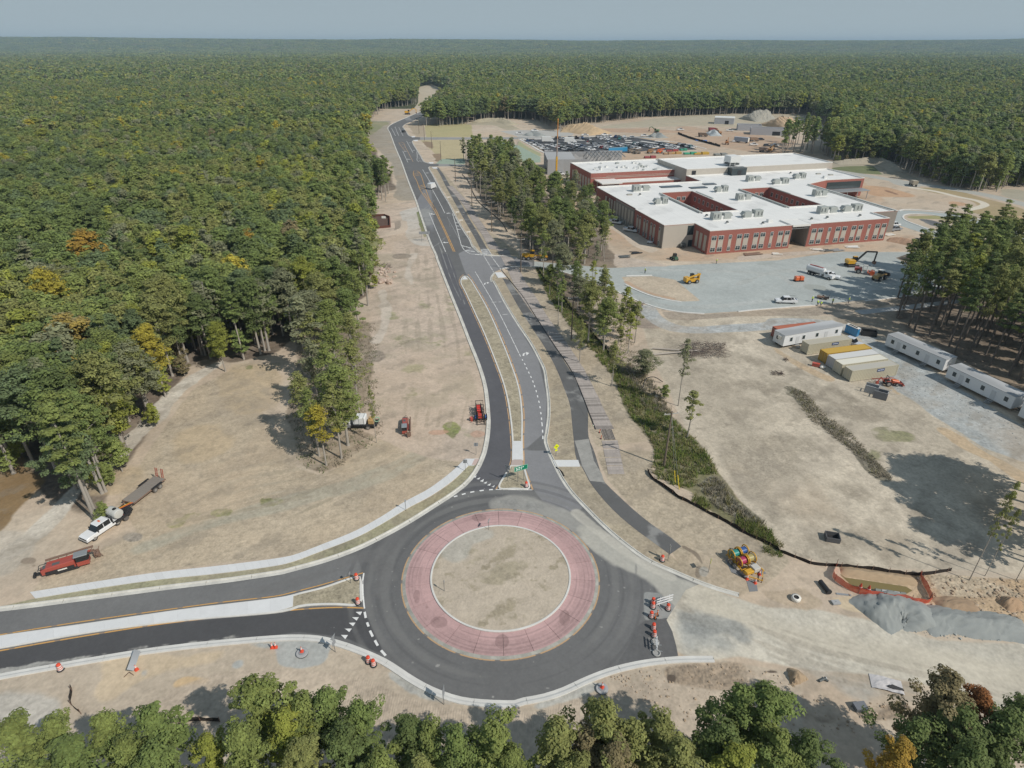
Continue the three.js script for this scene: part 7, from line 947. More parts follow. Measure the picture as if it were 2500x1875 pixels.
// tower crane boom
{
const t = put('mobile_crane', 'tall mobile crane mast, yellow below and orange grey above, behind the trees', 'crane', 'p', 475, 860, .3);
mesh('carrier', [rbox(7, 1.2, 2.6, .1, 0, 1, 0), box(2, 1.4, 2.4, -2.6, 2.2, 0)], yellowM, t); mesh('boom_base', beam([0, 1.5, 0], [0, 13, 0], .8, .8), yellowM, t); mesh('boom_section', [beam([0, 13, 0], [0, 22, 0], .55, .55)], paint(.3, .25, .22), t); mesh('boom_tip', [beam([0, 22, 0], [0, 31, 0], .4, .4), box(.6, .8, .5, 0, 31, 0)], body(.5, .22, .06), t); for (const s of [-1, 1]) for (const x of [-2.6, -1, 1, 2.6]) wheel(t, x, s * 1.2, .55, .4, .55);
}
// -- traffic drums, cones, barricades, signs
const drumO = paint(.70, .085, .04, { roughness: .45 }), reflW = paint(.74, .72, .70, { roughness: .4 });
function drum(label, v, x, y, { base = true, y0 = .0, group } = {}) {
const t = put('traffic_drum', label, 'traffic drum', v, x, y, R() * 6, group); t.position.y = y0;
if (base) mesh('base_ring', lathe([[.2, 0], [.42, 0], [.42, .07], [.33, .09], [.2, .09]], 18), rubberM, t);
mesh('body', lathe([[0, .02], [.3, .02], [.3, .3], [.275, .32], [.275, .55], [.25, .57], [.25, .8], [.22, .84], [.22, .98], [.16, 1.02], [0, 1.02]], 18), drumO, t);
for (const [a, b, r] of [[.12, .27, .303], [.36, .53, .279], [.62, .78, .254]]) mesh('white_band', lathe([[r - .02, a], [r, a], [r, b], [r - .02, b]], 18), reflW, t);
mesh('handle', box(.05, .1, .2, 0, 1.06, 0), drumO, t); return t;
}
const DR = [['b', 856, 996, 'traffic drum at the upper corner of the west median', .12], ['b', 867, 1184, 'traffic drum at the lower corner of the west median', .12], ['b', 948, 1632, 'left one of two traffic drums at the kerb below the yield triangles'], ['b', 987, 1657, 'right one of two traffic drums at the kerb below the yield triangles'], ['c', 268, 283, 'traffic drum on the splitter island below the green sign', .12], ['c', 1316, 850, 'traffic drum on the mulch beside the end of the trail'], ['c', 1245, 1180, 'farther of two traffic drums left of the white barricade'], ['c', 1243, 1212, 'nearer of two traffic drums left of the white barricade'], ['c', 1360, 1226, 'traffic drum in front of the right end of the white barricade'], ['c', 1231, 1285, 'traffic drum beside the two orange tube posts'], ['c', 1248, 1376, 'traffic drum alone on the dark asphalt patch'], ['c', 1253, 1432, 'traffic drum touching the end of the barricade seen edge on'], ['f', 470, 585, 'traffic drum at the lower left corner, by the west road kerb']];
for (const [v, x, y, l, y0] of DR) drum(l, v, x, y, { y0: y0 ?? .02 });
{ const t = drum('red traffic drum tipped over on the soil at the lower right', 'j', 1455, 862, { base: false }); t.rotation.set(Math.PI / 2 - .1, .9, 0); t.position.y = .3; }
function cone(label, v, x, y, group, y0 = 0, s = 1) { const t = put('traffic_cone', label, 'traffic cone', v, x, y, R(), group); t.position.y = y0; t.scale.setScalar(s); mesh('base', rbox(.4, .05, .4, .02, 0, .025, 0), drumO, t); mesh('body', lathe([[.17, .05], [.035, .78], [0, .78]], 14), drumO, t); mesh('white_band', lathe([[.103, .42], [.075, .58]], 14), reflW, t); mesh('white_band', lathe([[.066, .63], [.05, .71]], 14), reflW, t); return t; }
for (const [v, x, y, l] of [['f', 2101, 416, 'left cone of the pair south of the west road'], ['f', 2128, 414, 'right cone of the pair south of the west road'], ['f', 1055, 586, 'cone beside the grey fallen sign panel'], ['c', 1843, 862, 'cone left of the reel trailer'], ['c', 1970, 994, 'cone below the middle of the reel trailer'], ['c', 2065, 958, 'cone right of the reel trailer'], ['c', 2033, 1024, 'cone by the hitch of the reel trailer']]) cone('orange ' + l, v, x, y, undefined, 0, 1.15);
for (const [v, x, y, l] of [['h', 436, 462, 'on the left verge below the west road'], ['i', 852, 738, 'on the south verge below the circle']]) { const p = at(v, x, y), t = thing('manhole_riser', `pale concrete manhole ring ${l}`, 'manhole', [p[0], 0, p[1]]); mesh('ring', lathe([[0, 0], [.72, 0], [.72, .22], [.66, .25], [0, .25]], 20), concM, t); mesh('cover', cyl(.4, .4, .04, 16, 0, .27, 0), steelM, t); cone(`orange cone standing on the manhole ring ${l}`, v, x, y - 6, undefined, .29, 1.1); }
for (const [x, y, l] of [[1262, 1298, 'nearer'], [1278, 1272, 'farther']]) { const t = put('tube_post', `${l} of two orange tube posts beside the traffic drums`, 'tube post', 'c', x, y, 0); mesh('base', lathe([[0, 0], [.25, 0], [.25, .06], [.1, .1], [0, .1]], 12), rubberM, t); mesh('tube', lathe([[.09, .08], [.08, .95], [.04, 1.05], [0, 1.05]], 10), body(.7, .17, .03), t); mesh('white_band', lathe([[.086, .72], [.084, .85]], 10), reflW, t); }
for (const [x, y, l] of [[832, 1442, 'farther'], [843, 1490, 'nearer']]) { const t = put('marker_post', `${l} of two small orange markers beside the timber mats`, 'marker', 'm', x, y, 0); mesh('post', bar([0, 0, 0], [.1, .8, 0], .06, .05), drumO, t); mesh('base', box(.35, .06, .35, 0, .03, 0), rubberM, t); }
function barricade(label, A, Bq, slackA = 0) {
const turn = heading(A, Bq), L = dist(A, Bq), t = thing('barricade', label, 'barricade', [(A[0] + Bq[0]) / 2, 0, (A[1] + Bq[1]) / 2], turn);
for (const y of [.55, 1, 1.45]) mesh('rail', box(L, .2, .05, 0, y, 0), whiteM, t);
for (const s of [-1, 1]) { mesh('upright', box(.07, 1.6, .07, s * L * .28, .8, -.07), trimM, t); mesh('foot', box(.08, .06, 1.5, s * L * .28, .05, 0), steelM, t); }
return t;
}
barricade('white three rail barricade behind the traffic drums of the closed east exit', at('c', 1268, 1210), at('c', 1392, 1172));
{ const A = at('c', 1262, 1482), Bq = at('c', 1272, 1566); barricade('white three rail barricade seen edge on, on the dark asphalt patch', A, Bq); for (const [p, l] of [[A, 'farther'], [Bq, 'nearer']]) { const t = mesh('rubber_weight', [xf(new THREE.TorusGeometry(.42, .1, 8, 20), p[0], .12, p[1], Math.PI / 2), cyl(.34, .34, .05, 16, p[0], .04, p[1])], paint(.33, .33, .32, { roughness: .9 })); mark(t, `grey ring weight at the ${l} foot of the edge on barricade`, 'weight'); } }
{ // bent sheet sign lying on its folded legs
const A = at('f', 1050, 470), Bq = at('f', 995, 625), t = thing('sign_panel', 'grey arched sign panel on folded legs beside the west road', 'sign', [(A[0] + Bq[0]) / 2, 0, (A[1] + Bq[1]) / 2], heading(A, Bq)), L = dist(A, Bq); const pr = []; for (let i = 0; i <= 10; i++) { const x = -L / 2 + L * i / 10; pr.push([x, .45 + .18 * Math.sin(Math.PI * i / 10)]); } const g = extrude([...pr, ...pr.slice().reverse().map(([x, y]) => [x, y - .03])], .75); mesh('panel', xf(g, 0, .2, -.4, -.6), paint(.44, .45, .46, { roughness: .45, metalness: .3 }), t); mesh('leg', [beam([-L / 2, .5, -.2], [-L / 2 - .2, 0, .5], .06, .06), beam([-L / 2, .5, -.2], [-L / 2 - .1, 0, -.6], .06, .06)], rustM, t); mesh('leg', [beam([L / 2, .5, -.2], [L / 2 + .2, 0, .5], .06, .06), beam([L / 2, .5, -.2], [L / 2 + .2, 0, -.6], .06, .06)], rustM, t);
}
const galv = paint(.30, .31, .32, { roughness: .5, metalness: .6 }), backM = paint(.34, .36, .38, { roughness: .5, metalness: .3 }), greenM = paint(.0, .27, .20, { roughness: .4 }), fluoM = paint(.72, .76, .02, { roughness: .5 });
function post(label, v, x, y, H, build, turn = 0) { const t = put('road_sign', label, 'road sign', v, x, y, turn); mesh('post', box(.06, H, .06, 0, H / 2, 0), galv, t); build(t); return t; }
const plate = (o, w, h, y, m, x = 0, name = 'plate') => mesh(name, rbox(w, h, .03, .012, x, y, .05), m, o);
const diamond = (o, s, y, m) => mesh('plate', rbox(s, s, .03, .012, 0, y, .05, 0, 0, Math.PI / 4), m, o);
post('sign post at the south west kerb with a triangular and a square plate, edge on', 'h', 692, 450, 2.9, t => { mesh('plate', extrude([[-.5, 0], [.5, 0], [0, -.9]], .03).translate(0, 2.9, .04), backM, t); plate(t, .7, .7, 1.75, backM); }, 1.25);
post('sign post with square plate edge on, at the south kerb', 'h', 1530, 854, 2.9, t => { plate(t, .9, .9, 2.5, backM); plate(t, .8, .5, 1.75, backM); }, 1.45);
post('grey back of a square sign at the top of the sidewalk', 'b', 1695, 160, 2.4, t => plate(t, .75, .75, 2.1, backM), Math.PI);
post('slim post with small plate beside the sidewalk, middle of the bank', 'b', 1236, 463, 2.2, t => plate(t, .3, .45, 2, backM), .9);
post('slim sign post on the left of the central island', 'b', 1533, 1092, 2.2, t => plate(t, .25, .5, 1.9, backM), 1.4);
post('slim sign post at the back of the central island', 'b', 1875, 616, 2.2, t => plate(t, .9, .3, 2, backM), 1.2);
post('slim sign post near the upper corner of the west median', 'b', 812, 1028, 2.2, t => plate(t, .4, .4, 2, backM), 1.3);
post('grey backed square sign on the soil beside the north leg', 'l', 1778, 1612, 2.6, t => plate(t, .75, .75, 2.2, backM), Math.PI);
post('bare white topped post leaning beside the end of the trail', 'c', 1360, 848, 3, t => { plate(t, .35, 1.3, 2.3, lightM); plate(t, .6, .6, 1.5, backM); }, 1.5);
post('narrow yellow marker sign on the straw verge', 'c', 1672, 940, 2.6, t => { diamond(t, .75, 2.2, fluoM); }, 1.15);
{ // yellow pedestrian crossing sign, both crossing arrow and walker printed on the plate
const c = document.createElement('canvas'); c.width = c.height = 128; const g = c.getContext('2d'); g.fillStyle = '#dbe405'; g.fillRect(0, 0, 128, 128); g.translate(64, 64); g.rotate(-Math.PI / 4); g.translate(-64, -64); g.fillStyle = g.strokeStyle = '#0b0b08'; g.beginPath(); g.arc(64, 34, 8, 0, 7); g.fill(); g.lineWidth = 9; g.lineCap = 'round'; for (const q of [[64, 46, 62, 72], [62, 72, 52, 96], [62, 72, 76, 94], [64, 52, 48, 64], [64, 52, 80, 62]]) { g.beginPath(); g.moveTo(q[0], q[1]); g.lineTo(q[2], q[3]); g.stroke(); } const tx = new THREE.CanvasTexture(c); tx.colorSpace = THREE.SRGBColorSpace;
const m = new THREE.MeshStandardMaterial({ map: tx, roughness: .5 }), p = SHEET.s = [1150, 1060, 300];
post('bright yellow diamond walking figure sign on the right verge', 's', 1528, 390, 2.5, t => { const b = mesh('plate', box(.85, .85, .03, 0, 2.05, .05, 0, 0, Math.PI / 4), m, t); plate(t, .55, .32, 1.25, fluoM); }, .55);
const gc = document.createElement('canvas'); gc.width = 320; gc.height = 128; const k = gc.getContext('2d'); k.fillStyle = '#00805f'; k.fillRect(0, 0, 320, 128); k.strokeStyle = '#d8efe8'; k.lineWidth = 5; k.strokeRect(7, 7, 306, 114); k.fillStyle = '#e6f4ef'; for (const [y, ws] of [[30, [34, 0, 46, 30, 26]], [74, [60, 20, 0, 24]]]) { let x = 40; for (const w of ws) { k.fillRect(x, y + (w % 4), w, 24); x += w + 12; } } const gt = new THREE.CanvasTexture(gc); gt.colorSpace = THREE.SRGBColorSpace;
const pA = at('s', 865, 835), pB = at('s', 925, 862), t = thing('direction_sign', 'green direction sign on two posts on the splitter island', 'road sign', [(pA[0] + pB[0]) / 2, .1, (pA[1] + pB[1]) / 2], .42); for (const x of [-.55, .55]) mesh('post', box(.07, 2.9, .07, x, 1.45, 0), galv, t); const gs = new THREE.BoxGeometry(2.5, 1, .03); mesh('plate', gs.translate(0, 2.75, .06), new THREE.MeshStandardMaterial({ map: gt, roughness: .4 }), t);
post('dark double sign seen from behind on the left of the splitter island', 's', 655, 850, 3.4, q => { plate(q, .9, .9, 2.9, backM); plate(q, .6, .5, 2.1, backM, 0); mesh('bracket', box(1, .06, .06, 0, 3.35, 0), galv, q); }, 2.6);
}
{ const t = put('road_sign', 'grey back of a wide board on two posts left of the north road', 'road sign', 'o', 608, 1500, .1); for (const x of [-1.2, 1.2]) mesh('post', box(.12, 3.2, .12, x, 1.6, 0), galv, t); mesh('plate', box(4, 1, .06, 0, 3.2, 0), backM, t); }
for (const [x, y] of [[960, 1240], [1000, 1330], [1080, 1460], [870, 1075]]) { const t = put('road_sign', 'small white backed sign along the right kerb of the north road', 'road sign', 'o', x, y, .3, 'small signs along the north road kerb'); mesh('post', box(.08, 2.2, .08, 0, 1.1, 0), galv, t); mesh('plate', box(1.5, .5, .05, 0, 2.2, 0), lightM, t); }
// -- poles and wires
const poleM = paint(.17, .135, .105, { roughness: .95 }), POLES = [['c', 1330, 122, 11.4, 1], ['m', 615, 722, 11.6, 1], ['m', 226, 206, 11.4, 1], ['o', 1330, 1396, 12, 1], ['o', 1116, 1112, 12, 1], ['o', 939, 860, 12, 0], ['o', 783, 636, 12, 0], ['o', 684, 506, 12, 0], ['o', 604, 412, 12, 0], ['o', 546, 336, 12, 0]];
{
const where = ['nearest pole, with guy wires, beside the green ditch', 'pole with crossarm beside the timber mats, second pole', 'pole by the access road entrance, behind the grader', 'pole with crossarm before the tree belt, fourth pole', 'pole with crossarm beside the tree belt, fifth pole', 'plain pole by the second side road', 'plain pole beside the straw bank between the side roads', 'pole near the first soil patch beyond the side road', 'pole beside the mown tan bank', 'farthest pole near the bend of the north road'];
const tops = [];
POLES.forEach(([v, x, y, H, arm], i) => { const p = at(v, x, y), n = POLES[Math.min(i + 1, POLES.length - 1)], m = POLES[Math.max(0, i - 1)], a = at(m[0], m[1], m[2]), b = at(n[0], n[1], n[2]), turn = heading(a, b) + Math.PI / 2; const t = thing('utility_pole', 'wooden utility pole, ' + where[i], 'utility pole', [p[0], 0, p[1]], turn); mesh('pole', cyl(.19, .12, H, 8, 0, H / 2, 0), poleM, t); if (arm) { mesh('crossarm', box(2.6, .14, .12, 0, H - .6, .12), paint(.4, .39, .36), t); for (const s of [-1.15, 0, 1.15]) mesh('insulator', cyl(.06, .05, .22, 6, s, H - .42, .12), lightM, t); } else mesh('insulator', cyl(.07, .06, .3, 6, 0, H + .1, 0), lightM, t); tops.push([p, H, turn]); });
for (let i = 0; i < tops.length - 1; i++) { const [p, H] = tops[i], [q, K] = tops[i + 1]; const g = [-1.1, 1.1].map(s => { const o = [Math.cos(tops[i].at(2)) * s, -Math.sin(tops[i].at(2)) * s], L = []; for (let k = 0; k <= 10; k++) { const f = k / 10; L.push([p[0] + (q[0] - p[0]) * f + o[0], H - .4 + (K - H) * f - 2.4 * f * (1 - f), p[1] + (q[1] - p[1]) * f + o[1]]); } return tube(L, .014, 4, 12); }); mark(mesh('power_line', g, paint(.06, .06, .06)), `pair of thin cables between utility poles, span number ${i + 1} from the front`.replace(/span number (\d+)/, (_, d) => ['first', 'second', 'third', 'fourth', 'fifth', 'sixth', 'seventh', 'eighth', 'ninth'][d - 1] + ' span'), 'cable'); }
const [p0, H0] = tops[0]; for (const [x, y, w] of [[1418, 262, 'left'], [1448, 300, 'right']]) { const e = at('c', x, y), t = thing('guy_wire', `${w} guy wire of the nearest pole with a yellow guard at its foot`, 'guy wire', [e[0], 0, e[1]]); mesh('wire', bar([0, 0, 0], [p0[0] - e[0], H0 - .8, p0[1] - e[1]], .015, .015, 4), steelM, t); const d = new THREE.Vector3(p0[0] - e[0], H0 - .8, p0[1] - e[1]).normalize().multiplyScalar(2.4); mesh('guard', bar([0, 0, 0], d.toArray(), .06), body(.75, .55, .02), t); }
}
// -- timber mats along the trail, silt fences, hose
{
const left = smooth(G('o', 845, 905, 1010, 1090, 1120, 1280, 1230, 1440, 1330, 1600, 'm', 20, 20, 100, 140, 170, 290, 230, 400, 330, 532, 430, 682, 530, 832, 620, 982, 700, 1152, 760, 1300, 805, 1418), 1), right = smooth(G('o', 905, 900, 1085, 1090, 1210, 1280, 1320, 1440, 1450, 1600, 'm', 110, 20, 190, 140, 270, 290, 350, 410, 440, 560, 560, 720, 660, 870, 740, 1000, 830, 1180, 900, 1330, 945, 1415), 1);
const la = lineLen(left), lb = lineLen(right), N = 92, pt = (l, L, t) => subline(l, 0, Math.max(.001, L * t)).at(-1), q = rng(31), tones = [0, 1, 2, 3].map(i => { const m = woodM.clone(); const k = [1.5, 1.75, 1.05, 1.6][i]; m.color.setRGB(k, k, k * 1.05); return m; });
const mat = (quad, label, group, along = false) => { const c = [0, 1].map(k => quad.reduce((s, p) => s + p[k], 0) / 4), t = thing('timber_mat', label, 'timber mat', [c[0], 0, c[1]], 0, group), nb = along ? 9 : 7, L = (a, b, f) => [a[0] + (b[0] - a[0]) * f - 0, a[1] + (b[1] - a[1]) * f]; for (let b = 0; b < nb; b++) { const f0 = b / nb + .012, f1 = (b + 1) / nb - (along ? .06 : .014), j = (q() - .5) * .012; const P = along ? [L(quad[0], quad[1], f0), L(quad[0], quad[1], f1), L(quad[3], quad[2], f1), L(quad[3], quad[2], f0)] : [L(quad[0], quad[3], f0), L(quad[1], quad[2], f0 + j), L(quad[1], quad[2], f1 + j), L(quad[0], quad[3], f1)]; mesh('board', slab(P.map(p => [p[0] - c[0], p[1] - c[1]]), (along ? .12 : .05) + q() * .02), tones[Math.floor(q() * 4)], t); } };
for (let i = 0; i < N; i++) { const a = i / N, b = (i + .996) / N, j = (q() - .5) * .12, A = pt(left, la, a), B1 = pt(right, lb, a), C = pt(right, lb, b), D = pt(left, la, b), s = p => [p[0] + j, p[1]]; mat([A, B1, C, D].map(s), 'grey timber mat in the long boardwalk beside the trail', 'timber mats of the boardwalk beside the trail'); }
mat(G('m', 842, 1418, 930, 1417, 962, 1498, 874, 1499), 'slatted timber mat laid lengthwise near the foot of the boardwalk', undefined, true);
for (const [k, w] of [[0, 'first'], [1, 'second'], [2, 'third'], [3, 'last']]) { const y0 = 1505 + k * 66, y1 = y0 + 60, x0 = 850 + k * 13; mat(G('m', x0, y0, x0 + 122, y0 - 3, x0 + 138, y1, x0 + 12, y1), `${w} of the four loose timber mats below the boardwalk`); }
}
const siltM = paint(.022, .016, .013, { roughness: .9, side: THREE.DoubleSide });
function silt(label, pts, h = .65, stakes = true) { const l = smooth(pts, .7), q = rng(Math.round(pts[0][0] * 50) & 1023), pos = [], idx = []; const t = thing('silt_fence', label, 'silt fence'); l.forEach((p, i) => { const w = h * (.75 + .4 * q()), k = (q() - .5) * .22; pos.push(p[0], -.03, p[1], p[0] + k, w, p[1] + k * .5); if (i) { const a = i * 2 - 2; idx.push(a, a + 1, a + 2, a + 2, a + 1, a + 3); } }); const g = new THREE.BufferGeometry(); g.setAttribute('position', new THREE.Float32BufferAttribute(pos, 3)); g.setIndex(idx); g.computeVertexNormals(); mesh('fabric', g, siltM, t); if (stakes) for (let i = 1; i < l.length; i += 3) mesh('stake', box(.05, h + .3, .05, l[i][0], (h + .3) / 2, l[i][1] + .06), rustM, t); return t; }
silt('black silt fence that winds along the ditch to the trench at the right', G('c', 1205, 155, 1230, 210, 1330, 282, 1450, 370, 1560, 422, 1700, 500, 1840, 572, 1950, 640, 2080, 700, 2212, 770, 'e', 300, 772, 450, 830, 580, 880, 760, 895, 1000, 915, 1200, 945, 1400, 965, 1650, 930));
silt('black silt fence along the near side of the tree belt', G('m', 352, 180, 420, 280, 520, 372, 600, 472, 720, 612, 800, 712, 880, 800, 935, 885), .8);
silt('black silt fence farther up beside the tree belt', G('o', 1010, 780, 1080, 860, 1130, 980, 1190, 1080, 1300, 1180, 1420, 1280, 1500, 1400), .45);
silt('rusty brown silt fence end at the lower left', G('f', 550, 715, 560, 760, 545, 820, 570, 880, 630, 925), .7);
silt('black fence line behind the bottom trees at the left', G('f', 1180, 1000, 1350, 993, 1530, 980, 1700, 985), .7);
silt('brown fence line beyond the car park', G('q', 20, 340, 110, 375, 200, 405, 330, 440, 480, 480), 1.6, false);
mark(mesh('conduit_hose', tube(smooth(G('m', 75, 185, 160, 290, 240, 390, 330, 530, 480, 762, 620, 972, 715, 1190, 760, 1310, 802, 1418), 3).map(p => [p[0], .08, p[1]]), .085, 6), blackM), 'thin black hose lying along the left side of the boardwalk', 'hose');
for (const [q, l, m] of [[G('m', 1165, 1100, 1190, 1060, 1250, 1050, 1320, 1060), 'black loop of pipe at the edge of the ditch', blackM], [G('c', 500, 132, 540, 165, 560, 200), 'black hose on the mulch by the foot path crossing', blackM]]) mark(mesh('loose_pipe', tube(q.map((p, i) => [p[0], .12 + (l.includes('loop') ? [0, 1, 1.1, .2][i] : 0), p[1]]), .1, 6), m), l, 'pipe');
// -- trench with orange mesh, spoil, pipes
{
const trench = G('e', 790, 950, 860, 1020, 880, 1060, 1060, 1085, 1300, 1110, 1350, 1080, 1300, 1050, 1000, 1005, 830, 980);
const m = struct('trench_water', sheetGeo(trench, .03), new THREE.MeshPhysicalMaterial({ color: new THREE.Color().setRGB(.2, .155, .06), roughness: .2 }));
heap('trench_bank', smooth(G('e', 790, 925, 1000, 955, 1200, 985, 1400, 1010), 1), 1.1, .7, 71, [.40, .295, .19], 'clumpy brown bank of dug clay behind the trench', 'soil bank');
heap('trench_bank', smooth(G('e', 1080, 1105, 1200, 1135, 1330, 1140), 1), .4, .25, 72, [.44, .35, .24], 'low ridge of soil between the trench and the orange mesh', 'soil bank');
const meshT = (() => { const c = document.createElement('canvas'); c.width = c.height = 64; const g = c.getContext('2d'); g.clearRect(0, 0, 64, 64); g.strokeStyle = '#fff'; g.lineWidth = 20; g.strokeRect(0, 0, 64, 64); g.beginPath(); g.moveTo(32, 0); g.lineTo(32, 64); g.moveTo(0, 32); g.lineTo(64, 32); g.stroke(); const t = new THREE.CanvasTexture(c); t.wrapS = t.wrapT = THREE.RepeatWrapping; t.repeat.set(5, 5); return t; })();
const om = new THREE.MeshStandardMaterial({ color: new THREE.Color().setRGB(.66, .10, .045), roughness: .6, side: THREE.DoubleSide, alphaMap: meshT, alphaTest: .4 });
const l = smooth(G('e', 762, 890, 745, 930, 735, 985, 800, 1040, 900, 1095, 1050, 1130, 1250, 1155, 1470, 1180, 1478, 1120, 1440, 1050, 1410, 980, 1405, 945), .8), q = rng(5), pos = [], uv = [], idx = []; let s = 0; const t = thing('orange_safety_fence', 'sagging orange mesh fence round the water filled trench', 'safety fence');
l.forEach((p, i) => { if (i) s += dist(p, l[i - 1]); const w = .85 + .35 * q(), k = (q() - .5) * .35; pos.push(p[0], .02, p[1], p[0] + k, w, p[1] + k); uv.push(s, 0, s, 1.2); if (i) { const a = i * 2 - 2; idx.push(a, a + 1, a + 2, a + 2, a + 1, a + 3); } }); const g = new THREE.BufferGeometry(); g.setAttribute('position', new THREE.Float32BufferAttribute(pos, 3)); g.setAttribute('uv', new THREE.Float32BufferAttribute(uv, 2)); g.setIndex(idx); g.computeVertexNormals(); mesh('netting', g, om, t); for (let i = 0; i < l.length; i += 4) mesh('stake', box(.05, 1.3, .05, l[i][0], .65, l[i][1]), rustM, t);
for (const [x0, y0, x1, y1] of [[945, 1065, 960, 1035], [1010, 1080, 1020, 1050]]) { const p = at('e', x0, y0), t2 = thing('mesh_bundle', `${x0 === 945 ? 'left' : 'right'} small red mesh bundle standing in the trench`, 'bundle', [p[0], 0, p[1]]); mesh('wrap', lathe([[.3, 0], [.2, .5], [.06, 1], [0, 1]], 8), body(.5, .07, .04), t2); mesh('tie', xf(new THREE.TorusGeometry(.22, .03, 5, 10), 0, .4, 0, Math.PI / 2), lightM, t2); }
const pA = at('e', 1060, 1085), pB = at('e', 1300, 1118), tp = thing('trench_pipe', 'jointed pale pipe lying in the trench', 'pipe', [pA[0], .25, pA[1]]); for (let i = 0; i < 5; i++) mesh('pipe_length', bar([(pB[0] - pA[0]) * i / 5, 0, (pB[1] - pA[1]) * i / 5], [(pB[0] - pA[0]) * (i + .9) / 5, 0, (pB[1] - pA[1]) * (i + .9) / 5], .22, .2, 10), i % 2 ? concM : paint(.2, .22, .2), tp);
}
// heaps of soil and gravel: a ridge along a line with lumps
function heap(name, line, width, h, seed, col, label, cat, { rough = .25, kind, m } = {}) { const nS = Math.max(6, Math.round(lineLen(line) / .35)), nW = 18, L = lineLen(line), pos = [], idx = [], colr = [], q = rng(seed), pts = Array.from({ length: nS + 1 }, (_, i) => subline(line, 0, Math.max(.001, L * i / nS)).at(-1)); const rows = Array.from({ length: nW + 1 }, (_, j) => offset(pts, (j / nW * 2 - 1) * width)); for (let i = 0; i <= nS; i++) for (let j = 0; j <= nW; j++) { const p = rows[j][i], e = Math.sin(Math.PI * clamp(i / nS * 1, 0, 1)), c = 1 - Math.abs(j / nW * 2 - 1), end = Math.pow(e, .45); const n = sn(N2, p[0] * 22 + seed * 9, p[1] * 22), f = sn(N3, p[0] * 20, p[1] * 20 + seed); const y = h * end * Math.pow(c, .85) * (.72 + .55 * n) + (f - .5) * rough * h * end * Math.min(1, c * 4) - .03; pos.push(p[0] + (q() - .5) * .15, y, p[1] + (q() - .5) * .15); const k = .86 + .28 * f; colr.push(col[0] * k, col[1] * k, col[2] * k); } for (let i = 0; i < nS; i++) for (let j = 0; j < nW; j++) { const a = i * (nW + 1) + j, b = a + nW + 1; idx.push(a, b, a + 1, a + 1, b, b + 1); } const g = new THREE.BufferGeometry(); g.setAttribute('position', new THREE.Float32BufferAttribute(pos, 3)); g.setAttribute('color', new THREE.Float32BufferAttribute(colr, 3)); g.setIndex(idx); g.computeVertexNormals(); return mark(mesh(name, g, m ?? new THREE.MeshStandardMaterial({ vertexColors: true, roughness: 1, side: THREE.DoubleSide })), label, cat, null, kind); }
const GRAV = [.275, .29, .28];
heap('gravel_heap', smooth(G('e', 1010, 1290, 1120, 1230, 1240, 1215, 1380, 1280, 1480, 1390), 1), 3.2, 1.6, 81, GRAV, 'big grey gravel heap beside the haul road', 'gravel heap', { rough: .5 });
heap('gravel_heap', smooth(G('e', 1400, 1330, 1600, 1300, 1800, 1340, 2000, 1350, 2250, 1400), 1), 2.4, 1.2, 82, GRAV, 'long lumpy grey gravel ridge reaching the right edge', 'gravel ridge', { rough: .3 });
heap('soil_heap', smooth(G('e', 1550, 1210, 1700, 1200, 1880, 1240), 1), 1.7, .7, 83, [.33, .235, .155], 'heap of clumpy dug soil behind the gravel ridge', 'soil heap', { rough: .7 });
heap('soil_heap', smooth(G('e', 2040, 1200, 2120, 1180, 2200, 1210), 1), 1.2, 1.1, 84, [.38, .26, .165], 'small brown soil heap at the right edge', 'soil heap', { rough: .5 });
heap('soil_heap', smooth(G('j', 395, 640, 450, 650, 490, 690), .6), 1.3, 1.1, 85, [.36, .27, .18], 'small soil heap on the south side of the haul road', 'soil heap', { rough: .6 });
heap('soil_heap', smooth(G('n', 1300, 118, 1360, 108, 1430, 125), 1), 4, 2.4, 86, [.27, .22, .17], 'brown soil heap on the far corner island of the gravel pad', 'soil heap', { rough: .3 });
heap('soil_mound', smooth(G('p', 540, 300, 700, 305, 960, 345), 2), 15, 6.5, 87, [.46, .34, .21], 'large ochre soil mound beyond the car park', 'soil mound', { rough: .05 });
heap('soil_mound', smooth(G('q', 1040, 268, 1170, 262, 1300, 268), 3), 20, 9, 88, [.47, .34, .22], 'conical orange soil mound near the back wood', 'soil mound', { rough: .03 });
heap('soil_mound', smooth(G('q', 760, 192, 900, 188, 1060, 190), 3), 16, 9, 89, [.34, .32, .27], 'wide grey soil mound in front of the back wood', 'soil mound', { rough: .05 });
heap('gravel_heap', smooth(G('p', 1490, 375, 1560, 370, 1640, 385), 2), 5, 3.4, 90, GRAV, 'grey gravel heap at the far side of the car park', 'gravel heap', { rough: .06 });
heap('gravel_heap', smooth(G('q', 340, 350, 390, 345, 440, 365), 2), 5, 4, 91, [.38, .41, .42], 'pale gravel heap among the far machines', 'gravel heap', { rough: .06 });
heap('gravel_heap', smooth(G('p', 150, 360, 230, 350, 330, 368), 2), 5, 3, 92, GRAV, 'low grey gravel heap left of the ochre mound', 'gravel heap', { rough: .06 });
heap('dirt_pile', smooth(G('p', 350, 860, 430, 890, 540, 930), 1.5), 4, 2, 93, [.45, .31, .21], 'reddish soil pile behind the tree belt near the crane', 'soil heap', { rough: .4 });
heap('dirt_pile', smooth(G('r', 740, 1480, 860, 1500, 1000, 1530, 1150, 1550), 1.5), 3.4, 1.6, 94, [.38, .25, .17], 'reddish soil ridge at the right end of the school front', 'soil heap', { rough: .6 });
heap('basin_bank', smooth(G('r', 150, 655, 400, 648, 620, 645, 780, 700, 900, 760), 3), 6, 3, 96, [.36, .32, .25], 'curved grass bank of the basin east of the school', 'bank', { rough: .05 });
